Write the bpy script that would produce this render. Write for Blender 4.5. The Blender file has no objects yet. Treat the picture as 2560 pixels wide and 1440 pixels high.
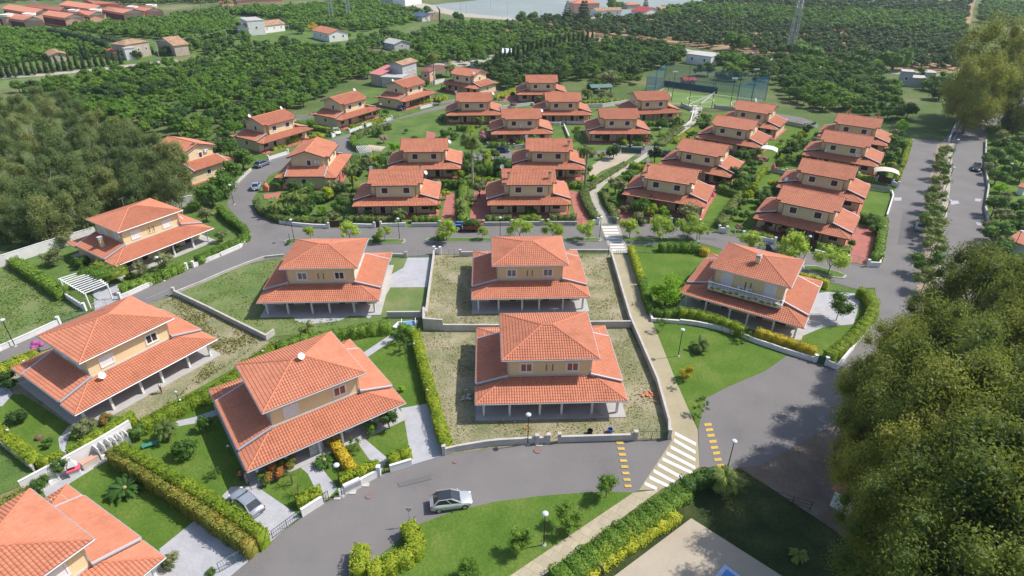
import bpy, math, random
import numpy as np
from mathutils import Vector
R=math.radians
HAZE=.00013
# ---------------------------------------------------------------- camera, sky, sun, exposure
F_PX,PITCH,ROLL,CAM_H=1517.233,0.526247,0.0059634,49.616
scn=bpy.context.scene
col=scn.collection
cd=bpy.data.cameras.new('camera'); cam=bpy.data.objects.new('camera',cd); col.objects.link(cam)
cam.location=(0,0,CAM_H); cd.sensor_width=36; cd.lens=36*F_PX/2560; cd.clip_start=0.5; cd.clip_end=6000
from mathutils import Matrix
cam.rotation_euler=(Matrix.Rotation(math.pi/2-PITCH,3,'X')@Matrix.Rotation(ROLL,3,'Z')).to_euler()
scn.camera=cam
w=bpy.data.worlds.new('World'); scn.world=w; w.use_nodes=True
SUN_EL,SUN_AZ=R(49.8),R(13.0)     # direction to the sun: 13 degrees from +x towards +y
nt=w.node_tree; bg=nt.nodes['Background']; sky=nt.nodes.new('ShaderNodeTexSky'); sky.sky_type='NISHITA'
sky.sun_disc=False; sky.sun_elevation=SUN_EL; sky.sun_rotation=math.pi/2-SUN_AZ; sky.dust_density=1.5
nt.links.new(sky.outputs[0],bg.inputs[0]); bg.inputs[1].default_value=0.12
sl=bpy.data.lights.new('sun','SUN'); sl.energy=3.6; sl.angle=R(0.53); sl.color=(1,0.95,0.87)
so=bpy.data.objects.new('sun',sl); col.objects.link(so)
sd=Vector((math.cos(SUN_EL)*math.cos(SUN_AZ),math.cos(SUN_EL)*math.sin(SUN_AZ),math.sin(SUN_EL)))
so.rotation_euler=sd.to_track_quat('Z','Y').to_euler(); so.location=(60,60,120)
vs=scn.view_settings; vs.view_transform='Standard'; vs.look='None'; vs.gamma=1; vs.exposure=0.54
try: vs.use_curve_mapping=False
except Exception: pass
# ---------------------------------------------------------------- layout helper: survey points of the plan -> metres
def U(px,py,z=0.0):
    a=(px-1280)/F_PX; b=-(py-720)/F_PX; c,s=math.cos(ROLL),math.sin(ROLL)
    sx=c*a+s*b; sy=-s*a+c*b
    d=(sx,math.cos(PITCH)+sy*math.sin(PITCH),-math.sin(PITCH)+sy*math.cos(PITCH))
    t=(z-CAM_H)/d[2]
    return (d[0]*t,d[1]*t)
# ---------------------------------------------------------------- object helpers
def tag(o,label=None,cat=None,group=None,kind=None):
    if label: o['label']=label
    if cat: o['category']=cat
    if group: o['group']=group
    if kind: o['kind']=kind
    return o
def thing(name,label,cat,loc=(0,0,0),rz=0,group=None):
    o=bpy.data.objects.new(name,None); o.empty_display_size=.5; col.objects.link(o)
    o.location=loc; o.rotation_euler=(0,0,rz); return tag(o,label,cat,group)
class MB:
    def __init__(s): s.v=[]; s.f=[]; s.uv=[]; s.has_uv=False
    def add(s,vs,fs,uvs=None):
        n=len(s.v); s.v+= [tuple(p) for p in vs]; s.f+=[tuple(n+i for i in f) for f in fs]
        if uvs: s.has_uv=True; s.uv+=uvs
        else: s.uv+=[None]*len(fs)
    def box(s,x0,y0,z0,x1,y1,z1):
        s.add([(x0,y0,z0),(x1,y0,z0),(x1,y1,z0),(x0,y1,z0),(x0,y0,z1),(x1,y0,z1),(x1,y1,z1),(x0,y1,z1)],
              [(0,3,2,1),(4,5,6,7),(0,1,5,4),(1,2,6,5),(2,3,7,6),(3,0,4,7)])
    def bar(s,a,b,w,h,z0=None,z1=None):
        # oriented box from a to b (2D or 3D centre line)
        a=Vector((a[0],a[1],a[2] if len(a)>2 else 0)); b=Vector((b[0],b[1],b[2] if len(b)>2 else 0))
        d=b-a; n=Vector((-d.y,d.x,0)); 
        if n.length<1e-6: n=Vector((1,0,0))
        n.normalize(); n*=w/2
        if z0 is None: u0=Vector((0,0,-h/2)); u1=Vector((0,0,h/2))
        else: u0=Vector((0,0,z0)); u1=Vector((0,0,z1))
        s.add([a-n+u0,b-n+u0,b+n+u0,a+n+u0,a-n+u1,b-n+u1,b+n+u1,a+n+u1],
              [(0,3,2,1),(4,5,6,7),(0,1,5,4),(1,2,6,5),(2,3,7,6),(3,0,4,7)])
    def tube(s,a,b,r0,r1=None,n=8,caps=True):
        r1=r0 if r1 is None else r1
        a=Vector(a); b=Vector(b); d=(b-a)
        if d.length<1e-6: return
        d.normalize(); t=d.orthogonal().normalized(); q=d.cross(t)
        vs=[]; 
        for c,r in ((a,r0),(b,r1)):
            for i in range(n):
                g=2*math.pi*i/n; vs.append(c+t*(r*math.cos(g))+q*(r*math.sin(g)))
        fs=[(i,(i+1)%n,n+(i+1)%n,n+i) for i in range(n)]
        if caps: fs+=[tuple(range(n-1,-1,-1)),tuple(range(n,2*n))]
        s.add(vs,fs)
    def path(s,pts,r,n=6):
        for i in range(len(pts)-1):
            ra=r[i] if isinstance(r,(list,tuple)) else r; rb=r[i+1] if isinstance(r,(list,tuple)) else r
            s.tube(pts[i],pts[i+1],ra,rb,n)
    def prism(s,poly,z0,z1):
        n=len(poly); a=sum(poly[i][0]*poly[(i+1)%n][1]-poly[(i+1)%n][0]*poly[i][1] for i in range(n))
        if a<0: poly=poly[::-1]
        vs=[(p[0],p[1],z0) for p in poly]+[(p[0],p[1],z1) for p in poly]
        s.add(vs,[tuple(range(n-1,-1,-1)),tuple(range(n,2*n))]+[(i,(i+1)%n,n+(i+1)%n,n+i) for i in range(n)])
    def sheet(s,poly,z):
        n=len(poly); a=sum(poly[i][0]*poly[(i+1)%n][1]-poly[(i+1)%n][0]*poly[i][1] for i in range(n))
        if a<0: poly=poly[::-1]
        s.add([(p[0],p[1],z) for p in poly],[tuple(range(n))])
    def lathe(s,prof,c=(0,0,0),n=12):
        m=len(prof); vs=[]
        for r,z in prof:
            for i in range(n):
                g=2*math.pi*i/n; vs.append((c[0]+r*math.cos(g),c[1]+r*math.sin(g),c[2]+z))
        fs=[(k*n+i,k*n+(i+1)%n,(k+1)*n+(i+1)%n,(k+1)*n+i) for k in range(m-1) for i in range(n)]
        fs+=[tuple(range(n-1,-1,-1)),tuple(range((m-1)*n,m*n))]
        s.add(vs,fs)
    def sphere(s,c,r,n=8):
        rr=r if isinstance(r,(tuple,list)) else (r,r,r); vs=[];fs=[]
        m=n//2+1
        for k in range(m+1):
            th=math.pi*k/m
            for i in range(n):
                g=2*math.pi*i/n; vs.append((c[0]+rr[0]*math.sin(th)*math.cos(g),c[1]+rr[1]*math.sin(th)*math.sin(g),c[2]-rr[2]*math.cos(th)))
        for k in range(m):
            for i in range(n): fs.append((k*n+i,k*n+(i+1)%n,(k+1)*n+(i+1)%n,(k+1)*n+i))
        s.add(vs,fs)
    def build(s,name,mat,parent=None,smooth=False,off=None):
        me=bpy.data.meshes.new(name)
        vv=s.v
        if off: vv=[(p[0]-off[0],p[1]-off[1],p[2]-off[2]) for p in vv]
        me.from_pydata(vv,[],s.f); 
        if s.has_uv:
            l=me.uv_layers.new(name='UVMap'); k=0; data=[]
            for f,u in zip(s.f,s.uv):
                if u is None: u=[(0.0,0.0)]*len(f)
                for q in u: data+= [q[0],q[1]]
            l.data.foreach_set('uv',data)
        me.materials.append(mat)
        if smooth: me.polygons.foreach_set('use_smooth',[True]*len(me.polygons))
        me.update()
        o=bpy.data.objects.new(name,me); col.objects.link(o)
        if parent: o.parent=parent
        return o
    def solo(s,name,mat,label=None,cat=None,group=None,kind=None,smooth=False):
        xs=[p[0] for p in s.v]; ys=[p[1] for p in s.v]; zs=[p[2] for p in s.v]
        off=((min(xs)+max(xs))/2,(min(ys)+max(ys))/2,min(zs))
        o=s.build(name,mat,None,smooth,off); o.location=off
        return tag(o,label,cat,group,kind)
def copy_tree(o,parent=None):
    c=o.copy(); col.objects.link(c)
    if parent: c.parent=parent
    for ch in list(o.children): copy_tree(ch,c)
    return c
def npmesh(name,V,F,mat,parent=None,smooth=False):
    V=np.asarray(V,np.float32); F=np.asarray(F,np.int32); k=F.shape[1]
    me=bpy.data.meshes.new(name); me.vertices.add(len(V)); me.vertices.foreach_set('co',V.ravel())
    me.loops.add(F.size); me.loops.foreach_set('vertex_index',F.ravel())
    me.polygons.add(len(F)); me.polygons.foreach_set('loop_start',np.arange(len(F),dtype=np.int32)*k)
    try: me.polygons.foreach_set('loop_total',np.full(len(F),k,np.int32))
    except Exception: pass
    me.materials.append(mat); me.update(calc_edges=True)
    if smooth: me.polygons.foreach_set('use_smooth',[True]*len(F))
    o=bpy.data.objects.new(name,me); col.objects.link(o)
    if parent: o.parent=parent
    return o
# ---------------------------------------------------------------- materials
def lin(c): 
    return tuple(((x/255)/12.92 if x/255<=.04045 else (((x/255)+.055)/1.055)**2.4) for x in c)
MATS={}
def nodes(name):
    m=bpy.data.materials.new(name); m.use_nodes=True; n=m.node_tree; b=n.nodes['Principled BSDF']; return m,n,b
def N(n,t,**k):
    x=n.nodes.new(t)
    for a,v in k.items(): setattr(x,a,v)
    return x
def noise(n,scale,detail=4,rough=.6,coord='Object',vec=None):
    tx=N(n,'ShaderNodeTexNoise'); tx.inputs['Scale'].default_value=scale; tx.inputs['Detail'].default_value=detail; tx.inputs['Roughness'].default_value=rough
    if vec is None:
        tc=N(n,'ShaderNodeTexCoord'); vec=tc.outputs[coord]
    n.links.new(vec,tx.inputs['Vector']); return tx
def ramp(n,fac,stops):
    r=N(n,'ShaderNodeValToRGB'); e=r.color_ramp.elements
    while len(e)<len(stops): e.new(.5)
    for i,(p,c) in enumerate(stops): e[i].position=p; e[i].color=(c[0],c[1],c[2],1)
    n.links.new(fac,r.inputs[0]); return r
def mixc(n,fac,a,b,mode='MIX'):
    m=N(n,'ShaderNodeMix',data_type='RGBA',blend_type=mode)
    if isinstance(fac,float): m.inputs[0].default_value=fac
    else: n.links.new(fac,m.inputs[0])
    for i,x in ((6,a),(7,b)):
        if isinstance(x,tuple): m.inputs[i].default_value=(x[0],x[1],x[2],1)
        else: n.links.new(x,m.inputs[i])
    return m.outputs[2]
def bump(n,b,h,dist=.02,strength=1.0):
    bp=N(n,'ShaderNodeBump'); bp.inputs['Distance'].default_value=dist; bp.inputs['Strength'].default_value=strength
    n.links.new(h,bp.inputs['Height']); n.links.new(bp.outputs[0],b.inputs['Normal'])
def plain(name,c,rough=.7,metal=0,var=.12,scale=1.5,spec=.3,coord='Object'):
    if name in MATS: return MATS[name]
    m,n,b=nodes(name); b.inputs['Roughness'].default_value=rough; b.inputs['Metallic'].default_value=metal
    b.inputs['Specular IOR Level'].default_value=spec
    t=noise(n,scale,5,.65,coord); a=tuple(x*(1-var) for x in c); d=tuple(min(1,x*(1+var)) for x in c)
    r=ramp(n,t.outputs['Fac'],[(.3,a),(.7,d)]); n.links.new(r.outputs[0],b.inputs['Base Color'])
    MATS[name]=m; return m
def ground_mat(name,stops,s1,s2,w2=.4,bumpd=.05,rough=.95,s3=None):
    m,n,b=nodes(name); b.inputs['Roughness'].default_value=rough; b.inputs['Specular IOR Level'].default_value=.15
    geo=N(n,'ShaderNodeNewGeometry'); v=geo.outputs['Position']
    a=noise(n,s1,6,.6,vec=v); c=noise(n,s2,4,.7,vec=v)
    mx=N(n,'ShaderNodeMix',data_type='FLOAT'); mx.inputs[0].default_value=w2
    n.links.new(a.outputs['Fac'],mx.inputs[2]); n.links.new(c.outputs['Fac'],mx.inputs[3])
    r=ramp(n,mx.outputs[0],stops); n.links.new(r.outputs[0],b.inputs['Base Color'])
    bump(n,b,c.outputs['Fac'],bumpd); MATS[name]=m; return m
LEAF_GAIN=1.6
def leafmat(name,c1,c2,c3,trans=.25,scale=.5,rnd=.35):
    c1,c2,c3=[(min(.6,c[0]*LEAF_GAIN*1.15),min(.6,c[1]*LEAF_GAIN),min(.6,c[2]*LEAF_GAIN*.68)) for c in (c1,c2,c3)]
    m,n,b=nodes(name); b.inputs['Roughness'].default_value=.6; b.inputs['Specular IOR Level'].default_value=.25
    oi=N(n,'ShaderNodeObjectInfo'); geo=N(n,'ShaderNodeNewGeometry')
    t=noise(n,scale,3,.6,vec=geo.outputs['Position']); t2=noise(n,scale*9,2,.6,vec=geo.outputs['Position'])
    mx=N(n,'ShaderNodeMix',data_type='FLOAT'); mx.inputs[0].default_value=.45
    n.links.new(t.outputs['Fac'],mx.inputs[2]); n.links.new(t2.outputs['Fac'],mx.inputs[3])
    ma=N(n,'ShaderNodeMath',operation='MULTIPLY_ADD'); n.links.new(oi.outputs['Random'],ma.inputs[0]); ma.inputs[1].default_value=rnd*.5; 
    sb=N(n,'ShaderNodeMath',operation='SUBTRACT'); n.links.new(mx.outputs[0],sb.inputs[0]); sb.inputs[1].default_value=rnd*.25
    n.links.new(sb.outputs[0],ma.inputs[2])
    r=ramp(n,ma.outputs[0],[(.33,c1),(.5,c2),(.66,c3)])
    n.links.new(r.outputs[0],b.inputs['Base Color'])
    tr=N(n,'ShaderNodeBsdfTranslucent'); n.links.new(mixc(n,.5,r.outputs[0],(min(1,c3[0]*1.6),min(1,c3[1]*1.7),c3[2]*.8)),tr.inputs[0])
    ms=N(n,'ShaderNodeMixShader'); ms.inputs[0].default_value=trans
    n.links.new(b.outputs[0],ms.inputs[1]); n.links.new(tr.outputs[0],ms.inputs[2])
    n.links.new(ms.outputs[0],n.nodes['Material Output'].inputs[0]); MATS[name]=m; return m
def tilemat(name,c1,c2,c3,dirt):
    m,n,b=nodes(name); b.inputs['Roughness'].default_value=.75; b.inputs['Specular IOR Level'].default_value=.25
    uv=N(n,'ShaderNodeUVMap'); uv.uv_map='UVMap'
    sx=N(n,'ShaderNodeVectorMath',operation='DIVIDE'); sx.inputs[1].default_value=(.30,.4,1); n.links.new(uv.outputs[0],sx.inputs[0])
    fl=N(n,'ShaderNodeVectorMath',operation='FLOOR'); n.links.new(sx.outputs[0],fl.inputs[0])
    wn=N(n,'ShaderNodeTexWhiteNoise',noise_dimensions='2D'); n.links.new(fl.outputs[0],wn.inputs['Vector'])
    r=ramp(n,wn.outputs['Value'],[(0,c1),(.5,c2),(1,c3)])
    geo=N(n,'ShaderNodeNewGeometry'); big=noise(n,.5,5,.6,vec=geo.outputs['Position'])
    rr=ramp(n,big.outputs['Fac'],[(.34,(1,1,1)),(.55,tuple((1+q)/2 for q in dirt)),(.78,tuple(q*.86 for q in dirt))])
    oi=N(n,'ShaderNodeObjectInfo'); ro=ramp(n,oi.outputs['Random'],[(0,(.90,.89,.88)),(1,(1.0,1.0,1.0))])
    n.links.new(mixc(n,1.0,mixc(n,1.0,r.outputs[0],rr.outputs[0],'MULTIPLY'),ro.outputs[0],'MULTIPLY'),b.inputs['Base Color'])
    MATS[name]=m; return m
tile_a=tilemat('terracotta_tile',(.53,.205,.122),(.56,.22,.132),(.59,.237,.145),(.88,.86,.85))
tile_b=tilemat('weathered_terracotta_tile',(.52,.205,.122),(.56,.225,.135),(.60,.245,.15),(.88,.86,.85))
tile_old=tilemat('old_tan_tile',(.36,.20,.12),(.45,.27,.17),(.52,.33,.22),(.6,.6,.58))
tile_red=tilemat('red_metal_tile',(.42,.07,.07),(.46,.085,.08),(.5,.1,.09),(.85,.8,.8))
cap_a=plain('ridge_tile',(.55,.20,.11),.8); 
yellow=plain('yellow_plaster',(.70,.56,.33),.9,0,.05,.6); yellow_b=plain('cream_plaster',(.64,.53,.34),.9,0,.06,.6)
white=plain('white_plaster',(.72,.70,.68),.85,0,.1,.8); whitep=plain('white_paint',(.78,.78,.78),.5,0,.04)
stucco=plain('pale_stucco',(.47,.44,.415),.95,0,.14,.9); concrete=plain('concrete',(.36,.35,.34),.95,0,.16,1.2)
greym=plain('grey_metal',(.42,.43,.45),.45,.3,.05); lead=plain('lead_flashing',(.50,.50,.53),.5,.2,.06)
brown=plain('brown_wood',(.075,.035,.025),.6,0,.2,3); darkm=plain('dark_metal',(.03,.035,.035),.5,.3,.1)
greenm=plain('green_metal',(.03,.10,.08),.6,.1,.1); shutter=plain('white_shutter',(.70,.69,.70),.6,0,.05)
patio=plain('patio_slab',(.42,.41,.40),.9,0,.08,1.0); pinkw=plain('peach_plaster',(.62,.36,.24),.9,0,.06)
black=plain('black_rubber',(.02,.02,.02),.8); bark=plain('bark',(.14,.10,.07),.95,0,.3,3); barkp=plain('pale_bark',(.32,.28,.23),.95,0,.25,2)
redtile=plain('red_paving_tile',(.42,.15,.12),.85,0,.12,.8)
glass=plain('window_glass',(.03,.035,.04),.08,0,.1,2,.8); glassred=plain('curtained_glass',(.28,.10,.08),.25,0,.3,4,.5); glassgrey=plain('grey_glass',(.17,.18,.2),.2,0,.3,4,.5)
# ---------------------------------------------------------------- ground
asphalt=ground_mat('asphalt',[(.28,(.135,.128,.13)),(.45,(.18,.17,.168)),(.6,(.20,.188,.183)),(.74,(.25,.235,.225))],.16,5.0,.4,.01,.9)
lawn=ground_mat('lawn_grass',[(.3,(.050,.115,.014)),(.5,(.092,.165,.024)),(.66,(.17,.21,.05)),(.78,(.26,.25,.10))],.22,3.5,.5,.06)
lawn2=ground_mat('meadow_grass',[(.3,(.05,.10,.02)),(.5,(.10,.17,.04)),(.7,(.20,.23,.08))],.2,5,.45,.08)
dry=ground_mat('dry_weedy_soil',[(.35,(.10,.135,.05)),(.45,(.20,.205,.105)),(.56,(.33,.29,.195)),(.70,(.46,.39,.285))],.22,4.5,.5,.06)
dry2=ground_mat('half_dry_grass',[(.34,(.07,.14,.035)),(.48,(.13,.19,.06)),(.62,(.22,.23,.11)),(.74,(.35,.28,.19))],.22,5.5,.5,.06)
soil=ground_mat('orchard_soil',[(.34,(.06,.11,.03)),(.49,(.09,.14,.04)),(.60,(.19,.18,.09)),(.76,(.38,.29,.19))],.035,1.2,.45,.1)
soil_o=ground_mat('orange_orchard_soil',[(.3,(.13,.13,.06)),(.46,(.28,.2,.11)),(.58,(.42,.27,.16)),(.75,(.48,.33,.22))],.05,1.2,.4,.1)
terrain=ground_mat('terrain_field',[(.3,(.05,.09,.025)),(.5,(.11,.15,.05)),(.62,(.24,.22,.12)),(.74,(.36,.29,.18))],.02,.6,.4,.1)
dirt=ground_mat('bare_dirt',[(.3,(.20,.15,.11)),(.5,(.30,.24,.18)),(.7,(.38,.31,.25))],.3,5,.5,.04)
sandp=ground_mat('sand_paving',[(.3,(.36,.30,.23)),(.5,(.42,.36,.28)),(.7,(.47,.41,.32))],.3,8,.4,.01)
netm=ground_mat('crop_cover_netting',[(.3,(.21,.255,.25)),(.5,(.255,.30,.295)),(.7,(.31,.35,.345))],.02,.3,.3,.02)
shade_grass=ground_mat('shade_darkened_grass',[(.32,(.022,.035,.014)),(.48,(.035,.055,.018)),(.62,(.07,.085,.03)),(.76,(.2,.17,.1))],.3,4,.4,.05)  # grass colour darkened to carry the shade under the lower right trees
turf=ground_mat('artificial_turf',[(.3,(.12,.19,.05)),(.5,(.16,.24,.07)),(.7,(.2,.28,.09))],.1,4,.3,.01)
def paving(name,c,bw=.6,rh=.3,mort=.02,mc=.7,var=.1):
    m,n,b=nodes(name); b.inputs['Roughness'].default_value=.9
    geo=N(n,'ShaderNodeNewGeometry'); mp=N(n,'ShaderNodeMapping'); mp.inputs['Rotation'].default_value=(0,0,R(33)); n.links.new(geo.outputs['Position'],mp.inputs[0])
    br=N(n,'ShaderNodeTexBrick'); br.offset=.5; n.links.new(mp.outputs[0],br.inputs['Vector']); br.inputs['Scale'].default_value=1
    br.inputs['Brick Width'].default_value=bw; br.inputs['Row Height'].default_value=rh; br.inputs['Mortar Size'].default_value=mort
    br.inputs['Color1'].default_value=(*[x*(1-var) for x in c],1); br.inputs['Color2'].default_value=(*[min(1,x*(1+var)) for x in c],1); br.inputs['Mortar'].default_value=(*[x*mc for x in c],1)
    t=noise(n,.6,5,.6,vec=geo.outputs['Position']); rr=ramp(n,t.outputs['Fac'],[(.35,(.86,.86,.86)),(.65,(1,1,1))])
    n.links.new(mixc(n,1.0,br.outputs[0],rr.outputs[0],'MULTIPLY'),b.inputs['Base Color']); MATS[name]=m; return m
pave_w=paving('pale_paving',(.43,.43,.46),.4,.2,.012,.85,.05)
pave_b=paving('beige_paving',(.44,.38,.27),1.0,1.0,.03,.75,.06)
pave_r=paving('red_paving',(.42,.15,.12),.5,.25,.015,.75,.09)
path_c=ground_mat('concrete_path',[(.3,(.33,.30,.25)),(.5,(.40,.37,.31)),(.7,(.45,.42,.36))],.3,3,.4,.01)
path_y=ground_mat('ochre_gravel_path',[(.3,(.30,.26,.17)),(.5,(.36,.315,.21)),(.7,(.42,.37,.26))],.35,6,.45,.01)
ZL=[0.02]
PLACED=[]
def sheet(name,px,mat,kind='structure',label=None):
    """thin ground sheet laid 4 mm above every sheet it may overlap"""
    q=[U(a,b) for a,b in px]; bb=(min(p[0] for p in q),min(p[1] for p in q),max(p[0] for p in q),max(p[1] for p in q))
    lv=0
    for b,l in PLACED:
        if b[0]<bb[2] and bb[0]<b[2] and b[1]<bb[3] and bb[1]<b[3]: lv=max(lv,l)
    lv+=1; PLACED.append((bb,lv)); z=.008+.004*lv; ZL[0]=max(ZL[0],z)
    m=MB(); m.sheet([U(a,b,z) for a,b in px],z); o=m.solo(name,mat,kind=kind,label=label); return o
m=MB(); m.sheet([(-1600,-300),(1600,-300),(1600,3500),(-1600,3500)],0); tag(m.build('ground',terrain),kind='structure')
# far fields (soil below the orchards)
sheet('orchard_ground',[(-200,215),(240,180),(560,130),(900,130),(1080,60),(1500,90),(1690,112),(2190,160),(2300,172),(2380,250),(2380,330),(2270,330),(1200,262),(700,330),(480,400),(0,260),(-200,300)],soil)
sheet('far_orchard_ground',[(1190,92),(1290,60),(1500,40),(1710,2),(1720,-60),(2440,-60),(2410,80),(2400,170),(2190,158),(1690,110)],soil_o)
sheet('field_ground',[(-200,110),(-200,60),(150,75),(390,55),(500,40),(880,8),(1060,55),(900,120),(640,132),(440,150),(260,178),(-200,196)],lawn2)
sheet('crop_cover',[(1040,18),(1180,2),(1300,-22),(1720,-30),(1760,12),(1640,30),(1480,42),(1290,47),(1140,38)],netm)
sheet('farm_track',[(0,206),(120,196),(260,180),(430,158),(440,162),(262,186),(122,202),(0,212)],path_c)
sheet('farm_track',[(-60,222),(120,204),(262,188),(430,165),(560,142),(640,145),(480,172),(300,194),(140,220),(60,233),(-60,245)],dry2)
sheet('service_road',[(850,6),(960,22),(1020,18),(1130,42),(1290,52),(1290,46),(1150,34),(1060,12),(900,2)],path_c)
sheet('service_road',[(1496,88),(1683,110),(1723,120),(2167,160),(2291,167),(2360,172),(2360,180),(2290,176),(2167,170),(1723,130),(1683,119),(1496,97)],path_c)
sheet('path',[(1060,164),(1160,150),(1225,138),(1225,152),(1165,166),(1100,172)],path_c)
# estate base ground
sheet('garden_ground',[(645,548),(700,566),(821,577),(1140,565),(1492,558),(1477,499),(1470,476),(1483,459),(1560,412),(1642,357),(1721,299),(1732,271),(1600,262),(1200,252),(1000,300),(880,346),(880,372),(885,386),(800,400),(720,420),(671,445),(645,480),(627,510)],lawn2)
sheet('garden_ground',[(1543,556),(1640,556),(1755,568),(1856,586),(1935,601),(2034,623),(2117,642),(2195,656),(2207,617),(2214,531),(2229,477),(2237,458),(2268,374),(2276,334),(2000,295),(1830,270),(1745,283),(1740,299),(1657,359),(1560,425),(1511,457),(1489,480),(1502,510)],lawn)
sheet('garden_ground',[(578,482),(625,433),(672,404),(716,388),(830,352),(869,339),(997,296),(1090,268),(1180,240),(1200,205),(1060,190),(900,230),(700,320),(560,380),(480,400),(450,480),(520,520),(564,520)],lawn2)
sheet('garden_ground',[(2471,300),(2459,341),(2457,408),(2466,458),(2459,509),(2475,560),(2491,601),(2520,700),(2700,800),(2800,300)],lawn)
sheet('wood_floor',[(-200,240),(150,260),(330,350),(480,420),(520,520),(242,606),(20,680),(-200,720)],soil)
# asphalt
sheet('road',[(540,1560),(560,1465),(595,1440),(650,1392),(684,1361),(764,1299),(816,1264),(855,1250),(954,1192),(1035,1165),(1115,1140),(1240,1118),(1380,1106),(1690,1094),(1606,1222),(1589,1227),(1488,1227),(1354,1239),(1236,1256),(1135,1282),(1051,1314),(960,1390),(880,1460),(840,1560)],asphalt)
sheet('road',[(564,520),(578,482),(625,433),(672,404),(716,388),(830,352),(869,339),(997,296),(1090,268),(1180,246),(1182,254),(1100,274),(991,301),(935,322),(885,345),(880,372),(885,386),(800,400),(720,420),(671,445),(645,480),(627,510),(645,547),(699,563),(750,640),(620,650),(612,590)],asphalt)
sheet('road',[(699,563),(821,576),(1012,570),(1140,564),(1492,558),(1543,556),(1640,556),(1755,568),(1856,586),(1935,601),(2034,623),(2117,642),(2195,656),(2240,640),(2240,720),(2187,708),(2140,712),(2076,696),(2000,672),(1760,604),(1580,606),(1522,627),(1421,627),(1100,638),(985,645),(709,648),(618,668),(437,745),(300,800),(128,884),(0,922),(-80,940),(-80,910),(3,893),(151,824),(215,799),(300,762),(322,752),(484,678),(604,624),(621,604),(625,560)],asphalt)
sheet('road',[(2276,334),(2268,374),(2237,458),(2229,477),(2214,531),(2207,617),(2195,656),(2187,708),(2195,765),(2170,812),(2096,907),(2046,897),(1969,881),(1915,920),(1824,960),(1767,990),(1750,1067),(1754,1162),(1811,1164),(1854,1165),(1901,1158),(1989,1115),(2076,1061),(2300,960),(2620,980),(2700,800),(2520,700),(2491,601),(2459,509),(2466,458),(2457,408),(2459,341),(2471,307),(2475,300),(2600,300),(2620,215),(2560,225),(2440,262),(2382,299),(2353,341)],asphalt)
sheet('road',[(1120,402),(1150,388),(1300,376),(1440,378),(1540,370),(1600,362),(1640,360),(1620,386),(1540,388),(1440,392),(1300,394),(1150,404)],asphalt)
sheet('road',[(1000,275),(1180,250),(1330,262),(1450,262),(1560,255),(1680,258),(1830,268),(2010,300),(2040,312),(2040,300),(2000,285),(1830,262),(1690,245),(1560,244),(1450,254),(1320,254),(1180,240)],asphalt)
# parking verge of soil and kerbed median of the east road
sheet('verge',[(2340,345),(2366,342),(2352,460),(2345,560),(2338,640),(2326,720),(2290,720),(2300,640),(2312,540),(2320,440)],dirt)
sheet('verge',[(2368,345),(2380,345),(2372,460),(2362,560),(2352,680),(2336,690),(2350,560),(2356,460)],path_c)
# residential lots
sheet('lot_ground',[(1051,832),(1575,818),(1650,957),(1681,1093),(1375,1107),(1240,1120),(1115,1139),(1090,1000),(1062,900)],dry)
sheet('lot_ground',[(1085,640),(1528,633),(1579,803),(1573,815),(1060,830),(1066,795)],dry)
sheet('lot_ground',[(709,650),(985,646),(1085,641),(1066,797),(969,799),(850,832),(690,848),(668,858),(437,748),(618,670)],dry2)
sheet('lot_ground',[(437,750),(668,860),(690,872),(350,1062),(175,1141),(0,1090),(0,930),(128,887),(215,830),(330,780)],dry)
sheet('lot_ground',[(27,678),(215,779),(215,800),(151,824),(3,893),(-80,915),(-80,640)],dry2)
sheet('lawn',[(350,1062),(690,872),(850,835),(977,815),(1033,835),(1112,1136),(1035,1160),(950,1184),(855,1238),(760,1290),(684,1352),(642,1380),(279,1150)],lawn)
sheet('lawn',[(72,1250),(279,1150),(638,1385),(560,1440),(480,1540),(-120,1540),(-80,1290)],lawn)
sheet('lawn',[(-80,1000),(60,1000),(180,1075),(290,1050),(340,1058),(175,1141),(150,1150),(94,1192),(-80,1080)],lawn)
sheet('meadow',[(-80,1085),(94,1194),(72,1222),(-80,1290)],lawn2)
sheet('lawn',[(20,680),(242,606),(480,522),(560,520),(600,560),(621,609),(484,678),(302,759),(215,779)],lawn2)
sheet('lawn',[(1580,615),(1650,604),(1760,608),(1880,640),(2000,675),(2080,698),(2143,714),(2187,712),(2195,765),(2170,812),(2091,913),(2039,897),(1888,850),(1801,819),(1700,804),(1632,802)],lawn)
sheet('lawn',[(1632,803),(1700,806),(1801,822),(1888,852),(1969,881),(1915,920),(1824,960),(1767,990),(1750,1067),(1696,957)],lawn)
sheet('lawn',[(1051,1314),(1135,1282),(1236,1256),(1354,1239),(1488,1227),(1589,1227),(1287,1437),(1200,1510),(1100,1580),(850,1580),(930,1440)],lawn)
sheet('shaded_lawn',[(1421,1444),(1589,1340),(1710,1252),(1750,1180),(1851,1163),(1930,1210),(2030,1265),(2150,1330),(2400,1560),(1360,1560)],shade_grass)
sheet('dirt_yard',[(1901,1158),(2076,1061),(2300,960),(2620,980),(2700,1560),(2400,1540),(2100,1320),(1930,1210),(1851,1161)],ground_mat('shade_darkened_dirt',[(.3,(.13,.095,.075)),(.5,(.20,.155,.12)),(.7,(.28,.23,.185))],.4,5,.5,.04))  # dappled tree shade is put into this darker dirt colour
sheet('sand_yard',[(1540,1440),(1735,1290),(1985,1445),(2080,1560),(1380,1560)],sandp)
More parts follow.
